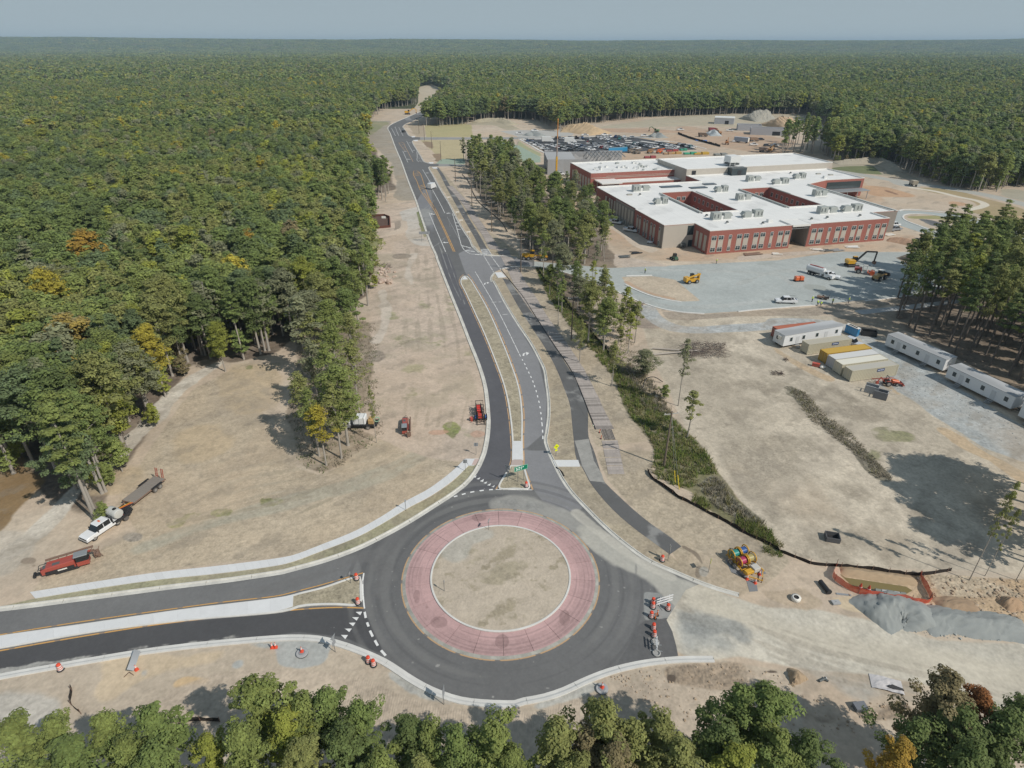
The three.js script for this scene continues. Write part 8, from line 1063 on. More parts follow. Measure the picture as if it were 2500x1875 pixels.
heap('basin_bank', smooth(G('o', 1130, 215, 1250, 200, 1430, 205, 1560, 245), 3), 7, 3, 97, [.39, .345, .25], 'curved bank of the round basin at the wood edge', 'bank', { rough: .05 });
// the dark lined pit beside the north road
{
const q = G('o', -40, 1375, -20, 1235, 170, 1228, 225, 1250, 232, 1350, 60, 1365), t = thing('lined_pit', 'square dark brown pit with a rusty rim beside the north road', 'pit'); mesh('floor', sheetGeo(q, .05), paint(.115, .07, .055, { roughness: .95 }), t); mesh('rim', sweep(q.concat([q[0]]), [[-.3, 0], [-.2, .9], [.2, .9], [.3, 0]]), paint(.12, .045, .03, { roughness: .9 }), t);
const b = at('o', 160, 1250); mesh('white_sheet', slab(G('o', 140, 1235, 185, 1235, 185, 1258, 140, 1255), .3), lightM, t);
heap('soil_bank', smooth(G('o', 60, 1420, 200, 1420, 330, 1390, 345, 1280), 1), 2.6, 1.1, 98, [.44, .37, .3], 'pale soil bank round the dark pit', 'soil bank', { rough: .2 });
}
// rocks, logs, brush
const rockM = [paint(.47, .36, .29, { roughness: .95 }), paint(.40, .31, .26, { roughness: .95 }), paint(.52, .42, .35, { roughness: .95 })];
{
const geos = [1, 2, 3, 4].map(k => { const g = new THREE.IcosahedronGeometry(1, 1), a = g.attributes.position, q = rng(500 + k); const off = {}; for (let i = 0; i < a.count; i++) { const key = [a.getX(i), a.getY(i), a.getZ(i)].map(v => v.toFixed(2)).join(); const f = off[key] ??= .7 + .5 * q(); a.setXYZ(i, a.getX(i) * f * 1.2, a.getY(i) * f * .75, a.getZ(i) * f); } g.computeVertexNormals(); return g; }), q = rng(510);
for (let i = 0; i < 58; i++) { const big = i < 7, p = big ? at('l', 1035 + 75 * q(), 278 + 26 * q()) : at('l', 1020 + 150 * q() * q() + 40 * q(), 175 + 95 * q()), s = big ? rr(.7, 1.1, q) : rr(.2, .5, q); const o = mesh('boulder', geos[i % 4], rockM[i % 3]); o.position.set(p[0], s * .35, p[1]); o.scale.setScalar(s); o.rotation.y = q() * 6; mark(o, big ? 'large tan boulder at the lower end of the rock pile' : 'small tan rock in the rubble pile beside the left wood', 'rock', big ? 'large boulders of the rock pile' : 'small rocks of the rubble pile'); }
}
{
const t = thing('fallen_tree', 'heap of grey brown felled branches with two long bare trunks in the field', 'brush pile'), q = rng(520), twig = paint(.15, .115, .10, { roughness: .95 }), pale = paint(.4, .36, .32, { roughness: .95 }); const tw = [];
for (let i = 0; i < 420; i++) { const p = at('m', 1640 + (q() - .5) * 330, 815 + (q() - .5) * 105), a = q() * 6.28, L = rr(.8, 2.6, q); tw.push(bar([p[0], q() * 1.1, p[1]], [p[0] + Math.cos(a) * L, q() * 1.3, p[1] + Math.sin(a) * L * .6], .045, .02, 3)); }
mesh('branches', tw, twig, t); for (const [x0, y0, x1, y1] of [[1240, 800, 1600, 830], [1250, 848, 1600, 822]]) { const a = at('m', x0, y0), b = at('m', x1, y1); mesh('trunk', bar([a[0], .3, a[1]], [b[0], .6, b[1]], .2, .14, 7), pale, t); }
for (const [v, x, y, rx, ry, n, s, l] of [['m', 1110, 470, 60, 35, 130, 1.2, 'dark brush heap below the curve of the gravel road'], ['l', 1060, 160, 60, 18, 90, 1, 'dark branches on the rock pile by the left wood'], ['n', 310, 990, 40, 10, 60, .7, 'dark twigs on the sand left of the red tool box'], ['n', 370, 885, 14, 6, 24, .6, 'small dark clump of scrap below the white office trailer']]) { const g = [], q2 = rng(Math.round(x)); for (let i = 0; i < n; i++) { const p = at(v, x + (q2() - .5) * 2 * rx, y + (q2() - .5) * 2 * ry), a = q2() * 6.28, L = s * rr(.6, 1.7, q2); g.push(bar([p[0], q2() * .5, p[1]], [p[0] + Math.cos(a) * L, q2() * .7, p[1] + Math.sin(a) * L], .05, .02, 3)); } mark(mesh('brush_heap', g, twig), l, 'brush heap'); }
}
// loose items on the soil at the right
{
let t = put('black_pipe', 'short thick black pipe lying beside the trench', 'pipe', 'e', 670, 1065, 0); const a = at('e', 640, 1020), b = at('e', 710, 1108), dx = (b[0] - a[0]) / 2, dz = (b[1] - a[1]) / 2; mesh('pipe', bar([-dx, .35, -dz], [dx, .35, dz], .33, .33, 14), blackM, t); mesh('collar', bar([dx * .8, .35, dz * .8], [dx * 1.02, .35, dz * 1.02], .4, .4, 14), rubberM, t);
t = put('steel_plank', 'flat grey plank lying beside the black pipe', 'plank', 'e', 820, 1112, -.15); mesh('plank', box(1.9, .08, .3, 0, .05, 0), steelM, t); mesh('cleat', box(.1, .06, .32, .7, .1, 0), rustM, t);
t = put('pallet', 'pale square slab on the sand beside the haul road', 'slab', 'e', 758, 1178, .1); mesh('slab', rbox(1.1, .3, .7, .03, 0, .16, 0), concM, t); mesh('lifting_eye', xf(new THREE.TorusGeometry(.08, .02, 5, 10), 0, .33, 0), steelM, t);
t = put('manhole_cone', 'white round pipe end standing in the soil by the haul road', 'pipe end', 'e', 450, 1150, .4); mesh('ring', lathe([[.35, 0], [.62, 0], [.62, .5], [.35, .5]], 18), lightM, t); mesh('plug', cyl(.34, .34, .3, 14, 0, .2, 0), darkM, t);
t = put('soil_bin', 'dark open square box at the edge of the tree shadow', 'box', 'e', 728, 685, -.25); mesh('wall', [box(1.9, .8, .1, 0, .45, .75), box(1.9, .8, .1, 0, .45, -.75), box(.1, .8, 1.5, .95, .45, 0), box(.1, .8, 1.5, -.95, .45, 0)], paint(.1, .1, .105), t); mesh('floor', box(1.8, .06, 1.5, 0, .08, 0), darkM, t);
t = put('steel_block', 'dark square block in the bottom shade at the right', 'block', 'j', 940, 885, .1); mesh('block', rbox(1.3, .55, .9, .03, 0, .28, 0), paint(.12, .13, .14), t); mesh('lid', box(1.36, .08, .95, 0, .58, 0), paint(.16, .17, .19), t);
t = put('plastic_sheet', 'crumpled white and dark sheet in a hollow of the haul road', 'sheet', 'j', 1150, 700, -.3); { const g = new THREE.PlaneGeometry(3.4, 1.9, 22, 14).rotateX(-Math.PI / 2), p = g.attributes.position; for (let i = 0; i < p.count; i++) p.setY(i, .06 + .5 * Math.pow(sn(N2, p.getX(i) * 40, p.getZ(i) * 60), 2) * (1 - Math.pow(Math.abs(p.getX(i)) / 1.75, 4))); g.computeVertexNormals(); mesh('sheet', g, paint(.52, .50, .50, { side: THREE.DoubleSide, roughness: .5 }), t); mesh('fold', xf(extrude([[-.9, 0], [-.4, .3], [.7, .1], [.8, -.1], [-.3, -.2]], .2), .9, .1, .3, -1.3), blackM, t); }
t = put('pipe_fitting', 'small grey pipe fitting on the gravel below the haul road', 'fitting', 'j', 655, 668, .4); mesh('fitting', [bar([-.5, .15, 0], [.5, .15, 0], .14, .14, 8), bar([.2, .15, 0], [.5, .15, .4], .12, .12, 8)], unitDarkM, t); mesh('flange', bar([.45, .15, 0], [.52, .15, 0], .2, .2, 10), steelM, t);
}
// people at the kerb of the gravel pad
const skinM = paint(.35, .2, .13), vestM = paint(.52, .66, .07, { roughness: .7 }), jeanM = paint(.05, .06, .09), hatM = paint(.75, .74, .7);
function personGeo(pose) { // one continuous skin round a jointed figure
const J = { hipL: [-.1, .92, 0], hipR: [.1, .92, 0], kneeL: [-.12, .5, .05], kneeR: [.12, .5, .02], footL: [-.13, .06, 0], footR: [.14, .06, -.04], toeL: [-.14, .04, .17], toeR: [.15, .04, .13], pel: [0, .98, 0], chest: [0, 1.32, .02], neck: [0, 1.52, .02], head: [0, 1.66, .03], shL: [-.2, 1.43, 0], shR: [.2, 1.43, 0], elL: [-.27, 1.14, .04], elR: [.27, 1.14, .04], haL: [-.25, .88, .14], haR: [.25, .88, .14], ...pose };
const bones = [['hipL', 'kneeL', .095, .068], ['kneeL', 'footL', .066, .045], ['footL', 'toeL', .048, .04], ['hipR', 'kneeR', .095, .068], ['kneeR', 'footR', .066, .045], ['footR', 'toeR', .048, .04], ['hipL', 'hipR', .11, .11], ['pel', 'chest', .145, .165], ['chest', 'neck', .13, .065], ['shL', 'shR', .085, .085], ['neck', 'head', .06, .06], ['head', 'head', .115, .115], ['shL', 'elL', .062, .046], ['elL', 'haL', .044, .034], ['haL', 'haL', .045, .045], ['shR', 'elR', .062, .046], ['elR', 'haR', .044, .034], ['haR', 'haR', .045, .045]].map(([a, b, r, s]) => [new THREE.Vector3(...J[a]), new THREE.Vector3(...J[b]), r, s]);
const N = 56, mc = new MarchingCubes(N, paint(1, 1, 1), false, false, 60000), S = 1.1, C = new THREE.Vector3(0, .92, .1), p = new THREE.Vector3(), ab = new THREE.Vector3();
for (let k = 0; k < N; k++) for (let j = 0; j < N; j++) for (let i = 0; i < N; i++) { p.set((i / N * 2 - 1) * S + C.x, (j / N * 2 - 1) * S + C.y, (k / N * 2 - 1) * S + C.z); let acc = 0; for (const [a, b, r, s] of bones) { ab.subVectors(b, a); const L = ab.lengthSq(), t = L ? clamp(ab.dot(p.clone().sub(a)) / L) : 0, d = Math.hypot(p.x - a.x - ab.x * t, p.y - a.y - ab.y * t, p.z - a.z - ab.z * t) - (r + (s - r) * t); acc += Math.exp(-d * 42); } mc.field[i + j * N + k * N * N] = Math.log(acc) / 42; }
mc.isolation = 0; mc.update(); const n = mc.count, g = new THREE.BufferGeometry(); g.setAttribute('position', new THREE.BufferAttribute(mc.positionArray.slice(0, n * 3), 3)); g.setAttribute('normal', new THREE.BufferAttribute(mc.normalArray.slice(0, n * 3), 3)); g.scale(S, S, S).translate(C.x, C.y, C.z);
const col = new Float32Array(n * 3), a = g.attributes.position; for (let i = 0; i < n; i++) { const y = a.getY(i), x = Math.abs(a.getX(i)); const c = y > 1.54 ? [.35, .2, .13] : y > 1.0 && x < .32 ? [.50, .64, .07] : y < .12 ? [.05, .04, .03] : [.05, .06, .09]; col.set(c, i * 3); } g.setAttribute('color', new THREE.BufferAttribute(col, 3)); return [g, J];
}
{
const skin = new THREE.MeshStandardMaterial({ vertexColors: true, roughness: .8 }), stand = personGeo({ elR: [.3, 1.18, .1], haR: [.2, 1.1, .32] }), stoop = personGeo({ chest: [0, 1.2, .26], neck: [0, 1.3, .44], head: [0, 1.38, .56], shL: [-.2, 1.26, .32], shR: [.2, 1.26, .32], elL: [-.24, .98, .42], elR: [.24, .98, .42], haL: [-.18, .72, .5], haR: [.18, .72, .5] });
const who = [['n', 575, 432, 'person in a lime vest standing alone on the gravel, left of the group', 0, .4], ['n', 618, 462, 'person in a pale vest at the kerb with orange cones behind the white pickup', 1, 2.8], ['n', 640, 470, 'stooping person with red tools at the kerb, second from the left', 1, 2.4], ['n', 732, 450, 'person in a bright lime vest standing at the kerb near the mesh trailer', 0, 3.4], ['n', 856, 440, 'person in a lime vest inside the dark tree shadow on the gravel', 0, 1], ['m', 1183, 212, 'person standing by the inner kerb of the gravel pad', 0, 2], ['m', 1735, 138, 'person standing on the gravel in front of the brick facade', 0, 4]];
for (const [v, x, y, l, k, turn] of who) { const p = at(v, x, y), o = thing('person', l, 'person', [p[0], 0, p[1]], turn), [g, J] = k ? stoop : stand; mesh('body', g, skin, o); const h = mesh('hard_hat', lathe([[.17, 0], [.135, .015], [.13, .06], [.09, .12], [0, .145]], 12).translate(J.head[0], J.head[1] + .05, J.head[2]), hatM, o); }
}
// -- car park and the building ground beyond
{
const paintC = { white: body(.72, .73, .74), silver: body(.42, .43, .45), black: body(.02, .02, .022), grey: body(.13, .135, .14), blue: body(.035, .07, .16), red: body(.33, .03, .03), teal: body(.04, .2, .2) }, mk = { car, suv, pickup_truck: crewCab }, proto = {}, word = { car: 'car', suv: 'sport utility car', pickup_truck: 'pickup' };
const q = rng(700), rows = [[150, 408, 400, 535, 14, 'leftmost row'], [420, 470, 640, 530, 11, 'second row'], [470, 455, 600, 500, 6, 'second row, upper side'], [640, 450, 870, 520, 11, 'third row'], [700, 500, 740, 535, 3, 'third row, near end'], [840, 430, 1060, 505, 12, 'fourth row'], [890, 480, 1100, 515, 8, 'fourth row, lower side'], [1040, 430, 1240, 490, 12, 'fifth row'], [1150, 470, 1350, 505, 9, 'fifth row, lower side'], [1330, 455, 1540, 495, 12, 'sixth row'], [1590, 455, 1760, 495, 10, 'seventh row'], [1670, 500, 1770, 505, 4, 'seventh row, lower side'], [1800, 465, 1960, 492, 9, 'rightmost row'], [480, 395, 760, 388, 9, 'back row, left half'], [780, 408, 830, 405, 2, 'middle of the aisle'], [920, 380, 1060, 378, 5, 'back row, centre'], [970, 402, 1040, 406, 3, 'upper aisle, centre'], [1120, 380, 1210, 385, 4, 'back row, right of centre'], [1160, 400, 1220, 402, 2, 'upper aisle, right of centre'], [1280, 385, 1310, 386, 2, 'back row, right end']];
for (const [x0, y0, x1, y1, n, where] of rows) for (let i = 0; i < n; i++) {
const f = n > 1 ? i / (n - 1) : .5, kind = pick({ car: 4, suv: 4, pickup_truck: 4 }, q), c = pick({ white: 9, silver: 4, black: 3, grey: 2.2, blue: 1, red: .9, teal: .4 }, q), key = kind + c, p = at('p', x0 + (x1 - x0) * f + (q() - .5) * 8, y0 + (y1 - y0) * f), turn = aim('p', x0, y0, x1, y1) + Math.PI / 2 + (q() - .5) * .1 + (q() < .5 ? Math.PI : 0), l = `${c} ${word[kind].replace("sport utility car", "tall car")}, ${ORD[i]} in the ${where} of the far car park`, g = `vehicles in the ${where} of the car park`;
const nm = kind === 'pickup_truck' ? kind : kind === 'suv' ? 'parked_suv' : 'parked_car';
if (!proto[key]) { const o = proto[key] = thing(nm, l, kind === 'pickup_truck' ? 'pickup' : 'car', [p[0], 0, p[1]], turn, g); mk[kind](o, paintC[c]); } else dup(proto[key], [p[0], 0, p[1]], turn, l, g);
}
for (const [x, y, l] of [[385, 432, 'left'], [628, 440, 'right']]) { const t = put('box_truck', `white box truck in the car park, ${l} one of two`, 'truck', 'p', x, y, .05); mesh('cargo_box', rbox(7, 3.2, 2.5, .05, -1, 2.5, 0), trimM, t); mesh('cab', side([[2.6, .6], [2.6, 2.5], [3.6, 2.5], [4.2, 1.4], [4.8, 1.2], [4.8, .6]], 2.2), whiteM, t); for (const s of [-1, 1]) for (const x2 of [-3, 3.6]) wheel(t, x2, s * .95, .48, .3); }
for (const [v, x, y, l] of [['p', 245, 312, 'left of the ochre mound'], ['p', 790, 362, 'in front of the ochre mound'], ['p', 1000, 358, 'right of the ochre mound'], ['p', 1430, 368, 'beside the small grey shed'], ['q', 50, 302, 'alone on the bare field'], ['q', 650, 430, 'beside the trailer box in the building ground'], ['q', 840, 465, 'alone in the red soil'], ['q', 580, 312, 'in the row of far machines'], ['q', 1065, 475, 'near the tall pines'], ['p', 80, 342, 'at the left end of the gravel apron']]) crewCab(put('pickup_truck', `white pickup ${l}`, 'pickup', v, x, y, rr(-.2, .3)), whiteM);
for (const [v, x, y, l, m] of [['p', 520, 785, 'small white van beside the concrete shell', whiteM], ['q', 980, 475, 'dark car near the tall pines in the building ground', body(.05, .055, .07)], ['q', 920, 408, 'dark car right of the dump trailers', body(.06, .06, .07)]]) suv(put('parked_suv', l, 'car', v, x, y, .2), m);
for (const [v, x0, y0, x1, y1, n, l] of [['p', 1050, 538, 1232, 528, 14, 'row of toilets at the near side of the car park']]) for (let i = 0; i < n; i++) { const f = i / (n - 1), p = at(v, x0 + (x1 - x0) * f, y0 + (y1 - y0) * f), t = thing('portable_toilet', 'bright blue portable toilet in the long row beside the car park', 'toilet', [p[0], 0, p[1]], .1, l); mesh('cabin', rbox(1.3, 2.6, 1.3, .05, 0, 1.3, 0), body(.03, .27, .52), t); mesh('roof', rbox(1.35, .2, 1.35, .06, 0, 2.7, 0), body(.2, .45, .62), t); mesh('door', box(.9, 2.1, .05, 0, 1.25, .66), body(.05, .33, .58), t); }
// sheds under construction
const shed = (l, v, x, y, w, h, d, turn, roofed) => { const t = put('block_shed', l, 'shed', v, x, y, turn); mesh('wall', [box(w, h, .3, 0, h / 2, d / 2), box(w, h, .3, 0, h / 2, -d / 2), box(.3, h, d, -w / 2, h / 2, 0), box(.3, h, d, w / 2, h / 2, 0)], new THREE.MeshStandardMaterial({ map: concM.map, color: new THREE.Color().setRGB(1.15, 1.15, 1.2) }), t); mesh('door_opening', box(w * .2, h * .6, .34, w * .15, h * .3, d / 2 + .01), darkM, t); if (roofed) mesh('roof', rbox(w + .6, .8, d + .6, .1, 0, h + .3, 0), trimM, t); else for (let i = 0; i < 4; i++) mesh('wall_buttress', box(.3, h * .8, 1, -w / 2 + (i + .5) * w / 4, h * .4, 0), concM, t); };
shed('grey block shed with a white roof in front of the back wood', 'q', 520, 228, 17, 5, 12, -.35, true);
shed('roofless grey block shed in the middle of the building ground', 'q', 785, 298, 19, 4.5, 12, -.25, false);
shed('long roofless grey block building near the tall pines', 'q', 1010, 345, 30, 5, 14, -.3, false);
{ const t = put('semi_trailer', 'grey blue trailer box in the red building ground', 'trailer', 'q', 705, 435, -.75); mesh('box', rbox(11, 3, 2.6, .05, 0, 2.4, 0), paint(.36, .41, .48), t); mesh('end_door', box(.08, 2.8, 2.4, 5.5, 2.4, 0), lightM, t); for (const s of [-1, 1]) for (const x of [-4, -2.8, 4]) wheel(t, x, s * 1, .5, .4, .5); }
for (const [v, x, y, tn, m, l, rc] of [['p', 1560, 325, 2.6, paint(.14, .24, .12), 'green excavator behind the car park gravel heap', 0], ['q', 550, 455, 1.2, paint(.36, .16, .06), 'brown orange excavator beside the long trench', 0], ['q', 465, 345, 1.8, paint(.33, .17, .08), 'rust coloured excavator by the pale gravel heap', 0], ['q', 1020, 535, .9, paint(.4, .22, .08), 'orange excavator behind the long white roof', 0], ['o', 420, 130, .2, yellowM, 'yellow excavator at the far end of the north road', 1]]) { excavator(put('excavator', l, 'excavator', v, x, y, tn), m); if (rc) scene.children.at(-1).scale.setScalar(1.4); }
for (const [v, x, y, m, l] of [['q', 290, 370, paint(.12, .085, .06), 'dark brown dump truck left of the pale gravel heap'], ['q', 840, 420, paint(.25, .17, .12), 'brown dump trailer in the building ground'], ['q', 395, 312, paint(.2, .04, .05), 'dark red dump truck in the row of far machines'], ['q', 955, 535, paint(.3, .22, .18), 'brown dump truck behind the long white roof']]) { const t = put('dump_truck', l, 'truck', v, x, y, .15); mesh('bed', side([[-3.4, 1.2], [-3.6, 3], [1, 2.8], [1, 1.2]], 2.6), m, t); mesh('cab', side([[1.2, .6], [1.2, 2.7], [2.4, 2.7], [2.8, 1.7], [3.7, 1.6], [3.7, .6]], 2.3), m, t); for (const s of [-1, 1]) for (const x2 of [-2.6, -1.3, 2.8]) wheel(t, x2, s * 1.05, .6, .45, .6); }
// lifts and stores of material beside the car park
for (const [x, y, m, l] of [[1285, 545, paint(.24, .2, .16), 'dun telehandler right of the blue toilets'], [1350, 555, paint(.2, .17, .14), 'dark telehandler, second right of the blue toilets'], [1490, 550, paint(.35, .2, .1), 'brown lift among the stored materials'], [1590, 550, orangeM, 'orange lift among the stored materials']]) { const t = put('telehandler', l, 'lift', 'p', x, y, .3); mesh('chassis', rbox(4, 1.4, 2, .1, 0, 1.2, 0), m, t); mesh('boom', beam([-1.8, 2.4, .4], [3.4, 3, .4], .5, .5), m, t); mesh('cab', box(1.3, 1.4, 1, 0, 2.4, -.5), winM, t); for (const s of [-1, 1]) for (const x2 of [-1.3, 1.4]) wheel(t, x2, s * 1, .65, .45, .65); }
for (const [v, x, y, w, d, m, l] of [['p', 1680, 560, 6, 3, paint(.4, .26, .15), 'stack of timber beside the car park'], ['p', 1760, 556, 9, 3, paint(.45, .28, .1), 'wider stack of timber beside the car park'], ['p', 1490, 600, 8, 2.6, paint(.3, .06, .07), 'dark red stack of steel behind the school roof'], ['p', 1850, 520, 5, 3, paint(.06, .3, .2), 'green stack of crates at the right end of the car park'], ['p', 1920, 560, 9, 3.4, paint(.05, .33, .2), 'long green bundle in the material store'], ['p', 2040, 560, 11, 4, paint(.5, .32, .05), 'yellow frames in the material store'], ['p', 1730, 530, 9, 2, paint(.32, .06, .06), 'red bundle behind the timber stacks'], ['q', 480, 572, 9, 4, paint(.22, .23, .22), 'dark bundle left of the white roof tower']]) { const t = put('material_stack', l, 'stack', v, x, y, .1); for (let i = 0; i < 4; i++) mesh('bundle', rbox(w * .42, .9 + (i % 2) * .7, d * .42, .05, (i % 2 - .5) * w * .5, .6, (i > 1 ? .5 : -.5) * d * .5), m, t); mesh('bearer', [box(w, .15, .15, 0, .08, d * .3), box(w, .15, .15, 0, .08, -d * .3)], paint(.25, .19, .12), t); }
for (const [v, x, y, w, l, m] of [['q', 830, 1640, 8, 'rusty bundle of steel bars in front of the brick wall', rustM], ['q', 1075, 1637, 4, 'white board lying in front of the brick wall', lightM], ['q', 1520, 1590, 5, 'white panels lying in front of the porch', lightM], ['q', 1620, 1600, 5, 'dark steel sheets lying right of the porch', unitDarkM], ['q', 1730, 1598, 6, 'grey sheets lying right of the porch', steelM], ['q', 1900, 1562, 8, 'pale metal sheets near the right end of the front', trimM], ['m', 1030, 85, 5, 'dark scrap on the sand below the school corner', unitDarkM], ['m', 1110, 55, 5, 'dark tyre scrap beside the school corner', blackM], ['r', 760, 1430, 6, 'white boards beside the right end of the school', lightM]]) { const t = put('sheet_stack', l, 'building material', v, x, y, rr(-.1, .3)); for (let i = 0; i < 4; i++) mesh('sheet', box(w * rr(.5, .9), .12, .7, rr(-.1, .1) * w, .08 + i * .06, (i - 1.5) * .75, rr(-.2, .2)), m, t); }
{ const t = put('blue_tarp', 'bright blue tarpaulin on the edge of the long trench', 'tarpaulin', 'q', 265, 415, -.2); mesh('sheet', slab([[-4, -1.6], [4, -2], [5, 1.4], [-3, 1.8]], .5), body(.03, .2, .62), t); mesh('weight', box(.6, .4, .6, 3, .6, 0), concM, t); }
// kerbed planting strips in the car park
for (const [x0, y0, x1, y1] of [[240, 398, 320, 396], [355, 455, 445, 460], [560, 425, 640, 420], [690, 408, 790, 412], [800, 440, 850, 442], [1010, 432, 1060, 440], [1220, 432, 1350, 440], [1220, 412, 1290, 413], [1390, 420, 1560, 445], [1540, 418, 1700, 425]]) { const a = at('p', x0, y0), b = at('p', x1, y1); struct('parking_island', rbox(dist(a, b), .25, 3, .1, (a[0] + b[0]) / 2, .1, (a[1] + b[1]) / 2, heading(a, b)), kerbCleanM); }
}
// white buildings and masts far off in the woods
for (const [x, y, w, l] of [[1525, 139, 90, 'white flat building far off in the forest on the right'], [1502, 141, 40, 'small white building left of the far white building'], [570, 123, 60, 'tiny white building far off in the forest on the left'], [586, 123, 70, 'tiny pale building right of the one on the left'], [1050, 185, 16, 'pale shed in a distant clearing beyond the north road']]) { const p = at('d', x, y, 14), t = thing('distant_building', l, 'building', [p[0], 0, p[1]], .1), f = Math.hypot(...p) / 2500; mesh('wall', box(w * f, 16, 20 * f, 0, 8, 0), trimM, t); mesh('roof', box(w * f * .6, 3, 22 * f, w * f * .1, 17, 0), capM, t); }
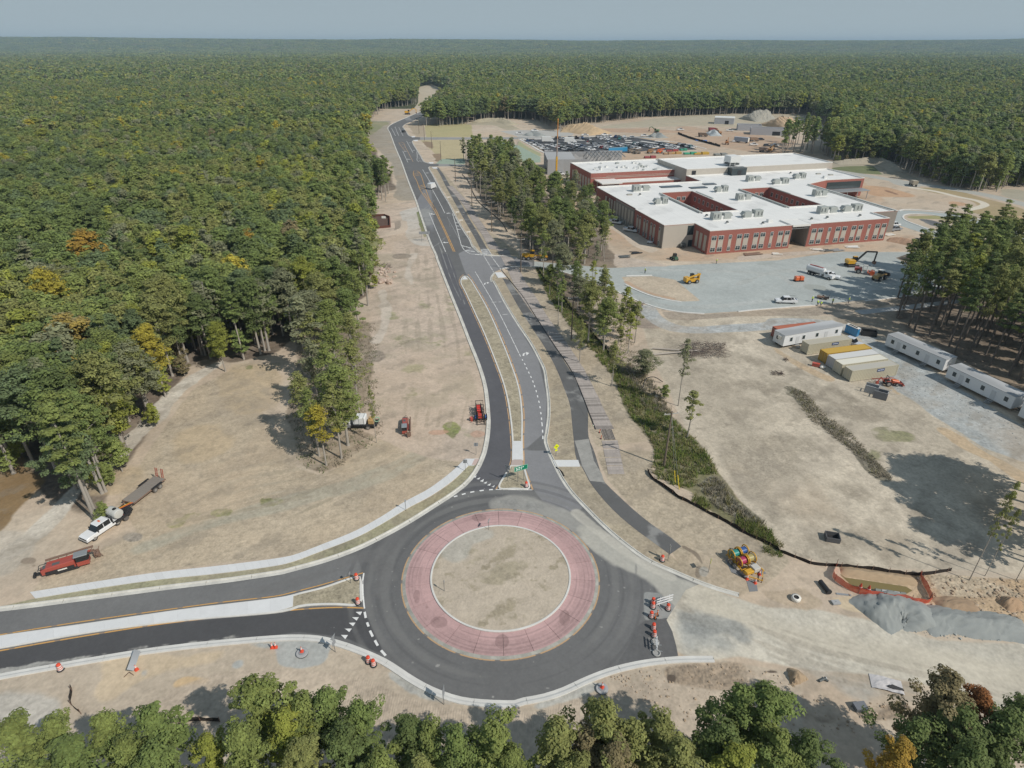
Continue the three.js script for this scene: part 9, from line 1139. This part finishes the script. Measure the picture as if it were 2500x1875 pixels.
// -- grass and weeds that nobody could count
{
const q = rng(800), tuft = (n, h, w) => { const pos = [], idx = [], col = []; for (let i = 0; i < n; i++) { const a = q() * 6.28, x = (q() - .5) * w, z = (q() - .5) * w, hh = h * rr(.6, 1.2, q), o = pos.length / 3, l = .1 + q() * .15, k = rr(.75, 1.25, q); pos.push(x - Math.sin(a) * .06, 0, z + Math.cos(a) * .06, x + Math.sin(a) * .06, 0, z - Math.cos(a) * .06, x + Math.cos(a) * l * 2, hh, z + Math.sin(a) * l * 2); idx.push(o, o + 1, o + 2); for (let e = 0; e < 3; e++) col.push(k, k, k); } const g = new THREE.BufferGeometry(); g.setAttribute('position', new THREE.Float32BufferAttribute(pos, 3)); g.setAttribute('color', new THREE.Float32BufferAttribute(col, 3)); g.setIndex(idx); g.computeVertexNormals(); return g; };
const field = (name, label, polys, gap, h, cols, n = 16, w = .8) => { const pts = []; for (const p of polys) scatter(p, gap, (a, r) => { if (r() < .86) pts.push([a, r(), r()]); }, Math.round(p[0][0] * 13) & 4095); const I = new THREE.InstancedMesh(tuft(n, h, w), leafMat(1, 1, 1), pts.length), M = new THREE.Matrix4(), Q = new THREE.Quaternion(), U = new THREE.Vector3(0, 1, 0), c = new THREE.Color(); I.name = numbered(name); I.castShadow = I.receiveShadow = true; pts.forEach(([p, a, b], i) => { const s = .7 + .7 * a; M.compose(new THREE.Vector3(p[0], 0, p[1]), Q.setFromAxisAngle(U, b * 6.28), new THREE.Vector3(s, s * (.7 + .5 * b), s)); I.setMatrixAt(i, M); const k = cols[Math.floor(a * 997) % cols.length], f = .8 + .4 * b; I.setColorAt(i, c.setRGB(k[0] * f, k[1] * f, k[2] * f)); }); mark(I, label, 'weeds', null, 'stuff'); scene.add(I); };
const G1 = [.14, .19, .045], G2 = [.19, .22, .06], G3 = [.26, .24, .11], G4 = [.33, .29, .21];
field('ditch_grass', 'tall green grass in the ditch between the poles and the field', [G('m', 340, 170, 400, 175, 600, 440, 740, 620, 900, 800, 930, 870, 1090, 1060, 1330, 1290, 1560, 1490, 1640, 1659, 1300, 1659, 1220, 1480, 1060, 1290, 960, 1060, 880, 940, 730, 760, 600, 610, 440, 400), G('c', 1250, 0, 1660, 0, 1740, 150, 1740, 180, 1600, 190, 1560, 270, 1480, 300, 1240, 190)], .62, .6, [G1, G1, G2, G2, G3, G3]);
field('ditch_grass', 'low green weeds at the lower end of the ditch', [G('c', 1560, 340, 1640, 380, 1700, 450, 1660, 470, 1560, 410), G('c', 1900, 520, 2080, 620, 2190, 720, 2212, 760, 2080, 690, 1950, 620), G('e', 0, 480, 100, 540, 250, 620, 340, 740, 300, 750, 150, 680, 0, 580), G('e', 200, 740, 350, 790, 330, 830, 210, 780)], .5, .6, [G1, G2, G2, G3]);
field('dry_brush', 'grey dry brush in the ditch', [G('c', 1600, 270, 1720, 190, 1900, 400, 2100, 560, 2000, 580, 1740, 440), G('m', 900, 820, 1200, 1000, 1400, 1300, 1200, 1280, 960, 960)], .55, .7, [G4, [.24, .22, .17], [.3, .27, .2], G3], 12);
field('field_weeds', 'dry brown weeds in the cut along the mound', [G('n', 400, 1100, 520, 1130, 640, 1280, 860, 1440, 1080, 1659, 'e', 1180, 220, 1060, 200, 960, 60, 'n', 820, 1540, 560, 1330)], .6, .4, [[.2, .175, .13], [.26, .23, .17], G4, [.2, .19, .1]], 12);
{ // clods of dug soil and dry straw clumps: real lumps, too many to count
const lump = new THREE.IcosahedronGeometry(1, 0), a = lump.attributes.position, qq = rng(9); { const off = {}; for (let i = 0; i < a.count; i++) { const k = [a.getX(i), a.getY(i), a.getZ(i)].map(v => v.toFixed(1)).join(), f = off[k] ??= .6 + .6 * qq(); a.setXYZ(i, a.getX(i) * f * 1.3, a.getY(i) * f * .7, a.getZ(i) * f); } lump.computeVertexNormals(); }
const clods = (name, label, polys, gap, s0, s1, cols, keep) => { const pts = []; for (const p of polys) scatter(p, gap, (b, r) => { if (r() < keep * (.25 + 1.5 * Math.max(0, sn(N1, b[0] * 9, b[1] * 9) - .3))) pts.push([b, r(), r(), r()]); }, 77); const I = new THREE.InstancedMesh(lump, paint(1, 1, 1, { roughness: 1 }), pts.length), M = new THREE.Matrix4(), Q = new THREE.Quaternion(), U = new THREE.Vector3(0, 1, 0), c = new THREE.Color(); I.name = numbered(name); I.castShadow = I.receiveShadow = true; pts.forEach(([p, u, v, w], i) => { const s = s0 + (s1 - s0) * u * u * u; M.compose(new THREE.Vector3(p[0], s * .3, p[1]), Q.setFromAxisAngle(U, v * 6.28), new THREE.Vector3(s, s, s)); I.setMatrixAt(i, M); const k = cols[Math.floor(w * cols.length)], f = .85 + .3 * v; I.setColorAt(i, c.setRGB(k[0] * f, k[1] * f, k[2] * f)); }); mark(I, label, 'clods', null, 'stuff'); scene.add(I); };
const E = [[.40, .31, .22], [.33, .25, .175], [.46, .37, .28]];
clods('soil_clods', 'clods of turned soil along the south verge and the haul road', [G('i', 900, 640, 1300, 560, 1700, 530, 2212, 600, 'j', 420, 700, 700, 860, 1300, 830, 1500, 1000, 600, 1100, 'i', 1400, 1000)], .32, .03, .17, E, .9);
clods('gravel_stones', 'stones on the grey gravel heaps', [G('e', 1010, 1300, 1200, 1190, 1400, 1260, 2212, 1320, 2212, 1480, 1480, 1440)], .3, .05, .2, [[.3, .315, .305], [.22, .235, .228], [.36, .375, .36]], .9);
clods('soil_clods', 'clods of dug clay round the trench', [G('e', 780, 925, 1400, 965, 2212, 1000, 2212, 1340, 1900, 1290, 1480, 1190, 1420, 1000, 830, 960)], .32, .04, .26, E, .95);
clods('gravel_stones', 'stones and crumbs on the gravel yard and heaps', [G('n', 1050, 830, 1560, 1000, 2212, 1400, 2212, 1600, 1500, 1300, 1150, 1100)], .5, .04, .14, [[.42, .44, .44], [.3, .31, .31]], .8);
field('island_grass', 'sparse dry grass on the central island', [ring(9.3)], .6, .14, [[.3, .25, .16], [.22, .19, .11], [.38, .32, .22]], 5, .35);
}
field('wood_undergrowth', 'low brown and green undergrowth beneath the roadside trees', [PLAN.peninsula, G('m', 365, 175, 535, 372, 735, 612, 890, 790, 1010, 980, 1180, 880, 1060, 640, 880, 400, 700, 250, 450, 175), G('o', 1060, 760, 1130, 900, 1330, 1150, 1560, 1400, 1700, 1560, 1900, 1560, 1700, 1200, 1300, 800)], 1.5, .4, [[.2, .17, .12], [.26, .23, .16], [.16, .19, .08]], 14, 1.4);
}
renderer.render(scene, camera);
